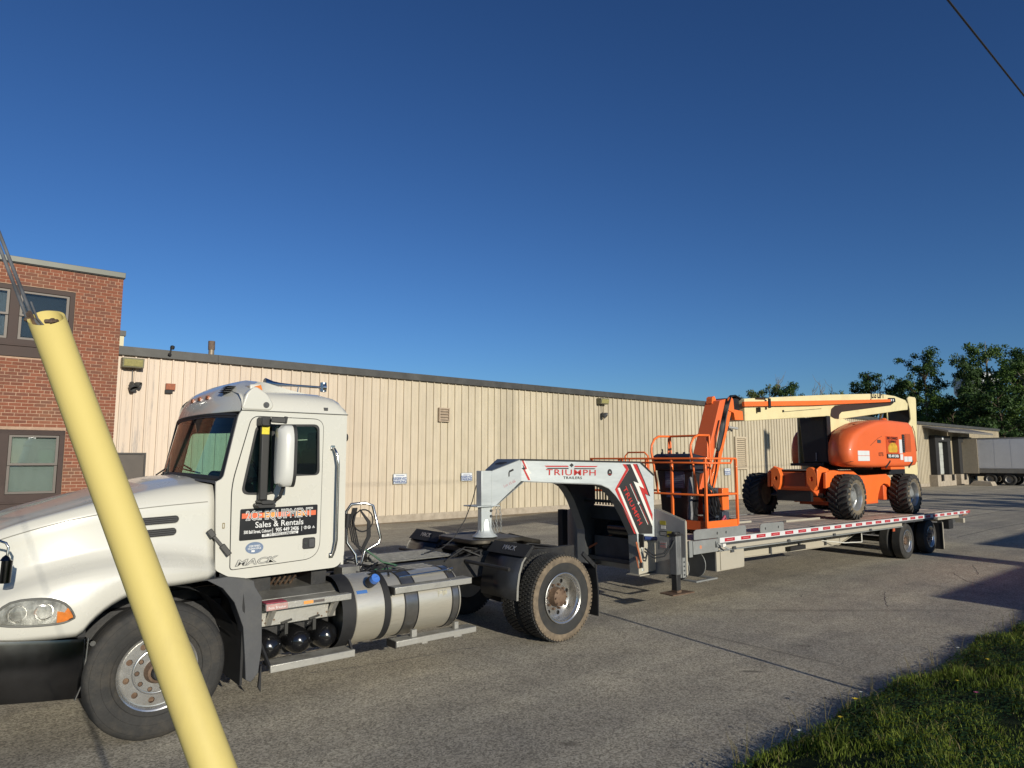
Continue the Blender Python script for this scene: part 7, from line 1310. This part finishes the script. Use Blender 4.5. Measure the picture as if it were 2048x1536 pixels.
obj('boom_wear', MB().tube([(13.0, 6.948, 3.16), (14.6, 6.948, 3.30)], .006, 4), M_lblk, mb_); obj('boom_bolt', MB().cyl((12.95, 6.945, 3.17), (12.95, 6.93, 3.17), .025, n=8), M_lblk, mb_)
obj('lift_cylinder', MB().cyl((18.0, 7.15, 3.0), (18.4, 7.15, 3.55), .045).cyl((17.6, 7.15, 2.5), (18.05, 7.15, 3.05), .07), M_chrome, B5, smooth=40); obj('lower_arm', MB().prism([(15.3, 2.98), (19.3, 2.55), (19.3, 2.75), (15.3, 3.12)], 'xz', 7.1, 7.4), M_crm, B5)
# jib
jb = obj('jib', MB().prism([(10.74, 3.26), (10.93, 3.30), (10.19, 1.60), (10.00, 1.62)], 'xz', 6.95, 7.26), M_ora, B5, bevel=.008)
obj('jib_ear', MB().prism(rpoly([(10.70, 3.20), (10.72, 3.33), (10.80, 3.36), (10.86, 3.25)], .03), 'xz', 7.10, 7.22).prism(rpoly([(10.95, 3.10), (10.98, 3.30), (11.06, 3.36), (11.14, 3.30), (11.16, 3.05)], .03), 'xz', 6.93, 6.96), M_orb, jb)
obj('jib_link', MB().prism([(11.05, 3.22), (11.15, 3.18), (10.33, 1.35), (10.16, 1.38)], 'xz', 6.95, 7.0).prism([(11.05, 3.22), (11.15, 3.18), (10.33, 1.35), (10.16, 1.38)], 'xz', 7.2, 7.25), M_orb, B5, bevel=.006)
g = MB()
for k in range(7):
    o_ = k * .018; g.tube([(11.50, 6.99 + o_, 3.34 - .01 * k), (11.25, 6.95 + o_, 3.385), (11.05, 6.92 + o_, 3.35 - .012 * k), (10.93 - .01 * k, 6.90 + o_, 3.18), (10.86, 6.92 + o_, 2.95), (10.80 - .02 * k, 6.93, 2.70), (10.68 - .015 * k, 6.93, 2.45), (10.62 - .008 * k, 6.93, 2.35)], .015, 6)
g.tube([(10.66, 6.93, 2.9), (10.52, 6.92, 2.6), (10.50, 6.92, 2.42), (10.60, 6.93, 2.34)], .010, 6); g.tube([(10.60, 6.93, 2.36), (10.52, 6.94, 2.0), (10.40, 6.95, 1.7)], .014, 6)
obj('hydraulic_hose', g, M_lblk, jb, smooth=60)
# basket ------------------------------------------------------------------
X0, X1, Y0, Y1, ZF, ZR = 9.42, 10.29, 6.40, 8.90, 1.10, 2.215
bk = obj('platform', MB().box(X0, X1, Y0, Y1, ZF, ZF + .018), mat('platform_floor', (.35, .06, .02), .6, .1, var=.2), B5)
obj('toe_board', MB().box(X0, X1, Y0 - .006, Y0, ZF - .03, ZF + .115), M_orb, bk); obj('toe_board', MB().box(X0 - .006, X0, Y0, Y1, ZF - .03, ZF + .115).box(X1, X1 + .006, Y0, Y1, ZF - .03, ZF + .115).box(X0, X1, Y1, Y1 + .006, ZF - .03, ZF + .115), M_ora, bk)
T_ = .018
def rail(nm, pts, r=T_, m=None): return obj(nm, MB().tube(pts, r, 8), m or M_orb, bk, smooth=50)
for z in (ZR, 1.63):
    rail('guard_rail', [(X0 - .03, Y1, z), (X0 - .03, Y0 + .12, z), (X0 - .0, Y0 + .03, z), (X0 + .08, Y0, z), (X1, Y0, z)]); rail('guard_rail', [(X1, Y0, z), (X1, Y1, z)]); rail('guard_rail', [(X0 - .03, Y1, z), (X1, Y1, z)])
rail('grip_rail', [(X0 + .02, 8.0, ZR - .0), (X0 - .09, 7.9, ZR - .07), (X0 - .09, 6.55, ZR - .07), (X0 + .02, 6.33, ZR - .075), (X0 + .6, 6.33, ZR - .075), (X0 + .75, 6.40, ZR - .02)], .017)
for x, y in ((X0, Y0 + .01), (X1, Y0), (X0, Y1), (X1, Y1), (X0 - .02, 7.05), (X0 - .02, 8.2), (X1, 7.5), (X1, 8.3)): obj('rail_post', MB().box(x - .02, x + .02, y - .02, y + .02, ZF + .018, ZR), M_orb, bk, bevel=.005)
rail('gate_loop', [(X1 - .05, 8.75, ZR - .35), (X1 - .05, 8.78, ZR + .05), (X1 - .05, 8.70, ZR + .12), (X1 - .05, 8.3, ZR + .12), (X1 - .05, 8.22, ZR + .05), (X1 - .05, 8.2, ZR - .35)], .016)
for y in (7.46, 6.66): rail('roll_hoop', [(9.86, y, 2.2), (9.95, y + .05, 2.57), (9.92, y, 2.605), (9.60, y, 2.60), (9.48, y, 2.55), (9.40, y, 2.44), (9.385, y, 2.33), (9.42, y - .02, 2.12), (9.50, y - .04, 1.62)], .02)
rail('roll_bar', [(9.90, 6.66, 2.605), (9.90, 7.46, 2.605)], .02); rail('hoop_post', [(9.93, 6.66, 2.6), (9.93, 6.66, 1.65)], .018); rail('hoop_post', [(9.93, 7.46, 2.6), (9.93, 7.46, 1.65)], .018)
cn = obj('control_console', MB().prism(rpoly([(9.50, 2.02), (9.48, 2.26), (9.58, 2.30), (9.98, 2.24), (9.98, 2.0), (9.78, 1.96)], .03), 'xz', 6.74, 7.50), mat('console_blue_black', (.020, .024, .034), .45, var=.2), bk, bevel=.012)
obj('console_body', MB().prism(rpoly([(6.84, 1.16), (7.40, 1.16), (7.45, 1.70), (7.50, 2.02), (6.76, 2.02), (6.80, 1.70)], .04), 'yz', 9.58, 9.80), M_lblk, cn, bevel=.012)
obj('instruction_sheet', MB().box(9.572, 9.579, 6.93, 7.32, 1.72, 2.0), mat('sheet_blue_grey', (.09, .10, .16), .4, var=.4, scale=40), cn); gi = MB(); [gi.box(9.569, 9.5715, 6.96, 7.29, 1.75 + k * .03, 1.757 + k * .03) for k in range(7)]; obj('sheet_print', gi, mat('sheet_line', (.30, .31, .38), .5), cn)
obj('sheet_label', MB().box(9.570, 9.579, 7.0, 7.30, 1.56, 1.66), mat('label_blue', (.10, .16, .26), .4, var=.3, scale=40), cn)
g = MB(); r_ = random.Random(9)
for k in range(14): y = 6.80 + k * .05; g.cyl((9.62 + (k % 3) * .08, y, 2.27), (9.60 + (k % 3) * .08, y, 2.32 + (.06 if k in (2, 11, 13) else 0)), .012 if k % 4 else .022, n=8)
obj('joystick', g, M_lblk, cn, smooth=40)
obj('glove_cover', MB().lathe([(0, 0), (.045, .02), (.05, .12), (.035, .3), (.05, .42), (.045, .55), (.03, .70), (0, .72)], (9.52, 6.80, 1.20), (-.0, -.05, 1), 12), mat('grey_boot', (.20, .20, .20), .7, var=.4, scale=14), bk, smooth=50)
g = MB()
for k in range(9):
    a = r_.uniform(-.3, .3); g.tube([(9.75 + r_.uniform(-.1, .1), 6.6, 1.80), (9.85 + a * .5, 6.55 + r_.uniform(-.05, .05), 1.66), (9.95 + a, 6.55, 1.45 + r_.uniform(-.1, .1)), (10.05 + a * .6, 6.6, 1.27)], .010, 6)
g.tube([(10.0 + .16 * math.cos(t_), 6.6, 1.42 + .2 * math.sin(t_)) for t_ in np.linspace(0, 2 * PI, 20)[:-1]], .011, 6, closed=True)
obj('cable_bundle', g, M_lblk, bk, smooth=60)
g = MB()
for k in range(26): g.tube([(9.5 + r_.random() * .5, 6.46 + r_.random() * .12, ZF + .05 + r_.random() * .05) for _ in range(3)], .010, 5)
ch_ = tag(obj('tie_down_chain', g, mat('chain_mix', (.10, .09, .08), .6, .4, var=.5, scale=30), None), 'tangle of dark tie-down chain lying on the basket floor', 'chain')
ht = tag(obj('red_strap', MB().tube([(9.93, 6.46, 1.20), (9.97, 6.44, 1.27), (10.02, 6.46, 1.22), (9.98, 6.47, 1.16)], .022, 7), mat('strap_pink', (.45, .08, .12), .7), None, smooth=60), 'small red strap bunched up beside the chain on the basket floor', 'strap')
mb2 = obj('rotator_box', MB().box(10.05, 10.24, 6.52, 6.60, 1.36, 1.72), M_orb, bk, bevel=.006); obj('rotator_case', MB().box(9.96, 10.22, 6.60, 6.85, 1.17, 1.72).box(10.05, 10.25, 6.53, 6.62, 1.17, 1.33), mat('case_blue_grey', (.05, .06, .08), .5, var=.4, scale=10), mb2, bevel=.006)
obj('rotator', MB().cyl((10.25, 7.1, 1.25), (10.25, 7.1, 1.60), .13).box(10.15, 10.4, 6.95, 7.25, 1.3, 1.45), M_ora, bk, smooth=40)
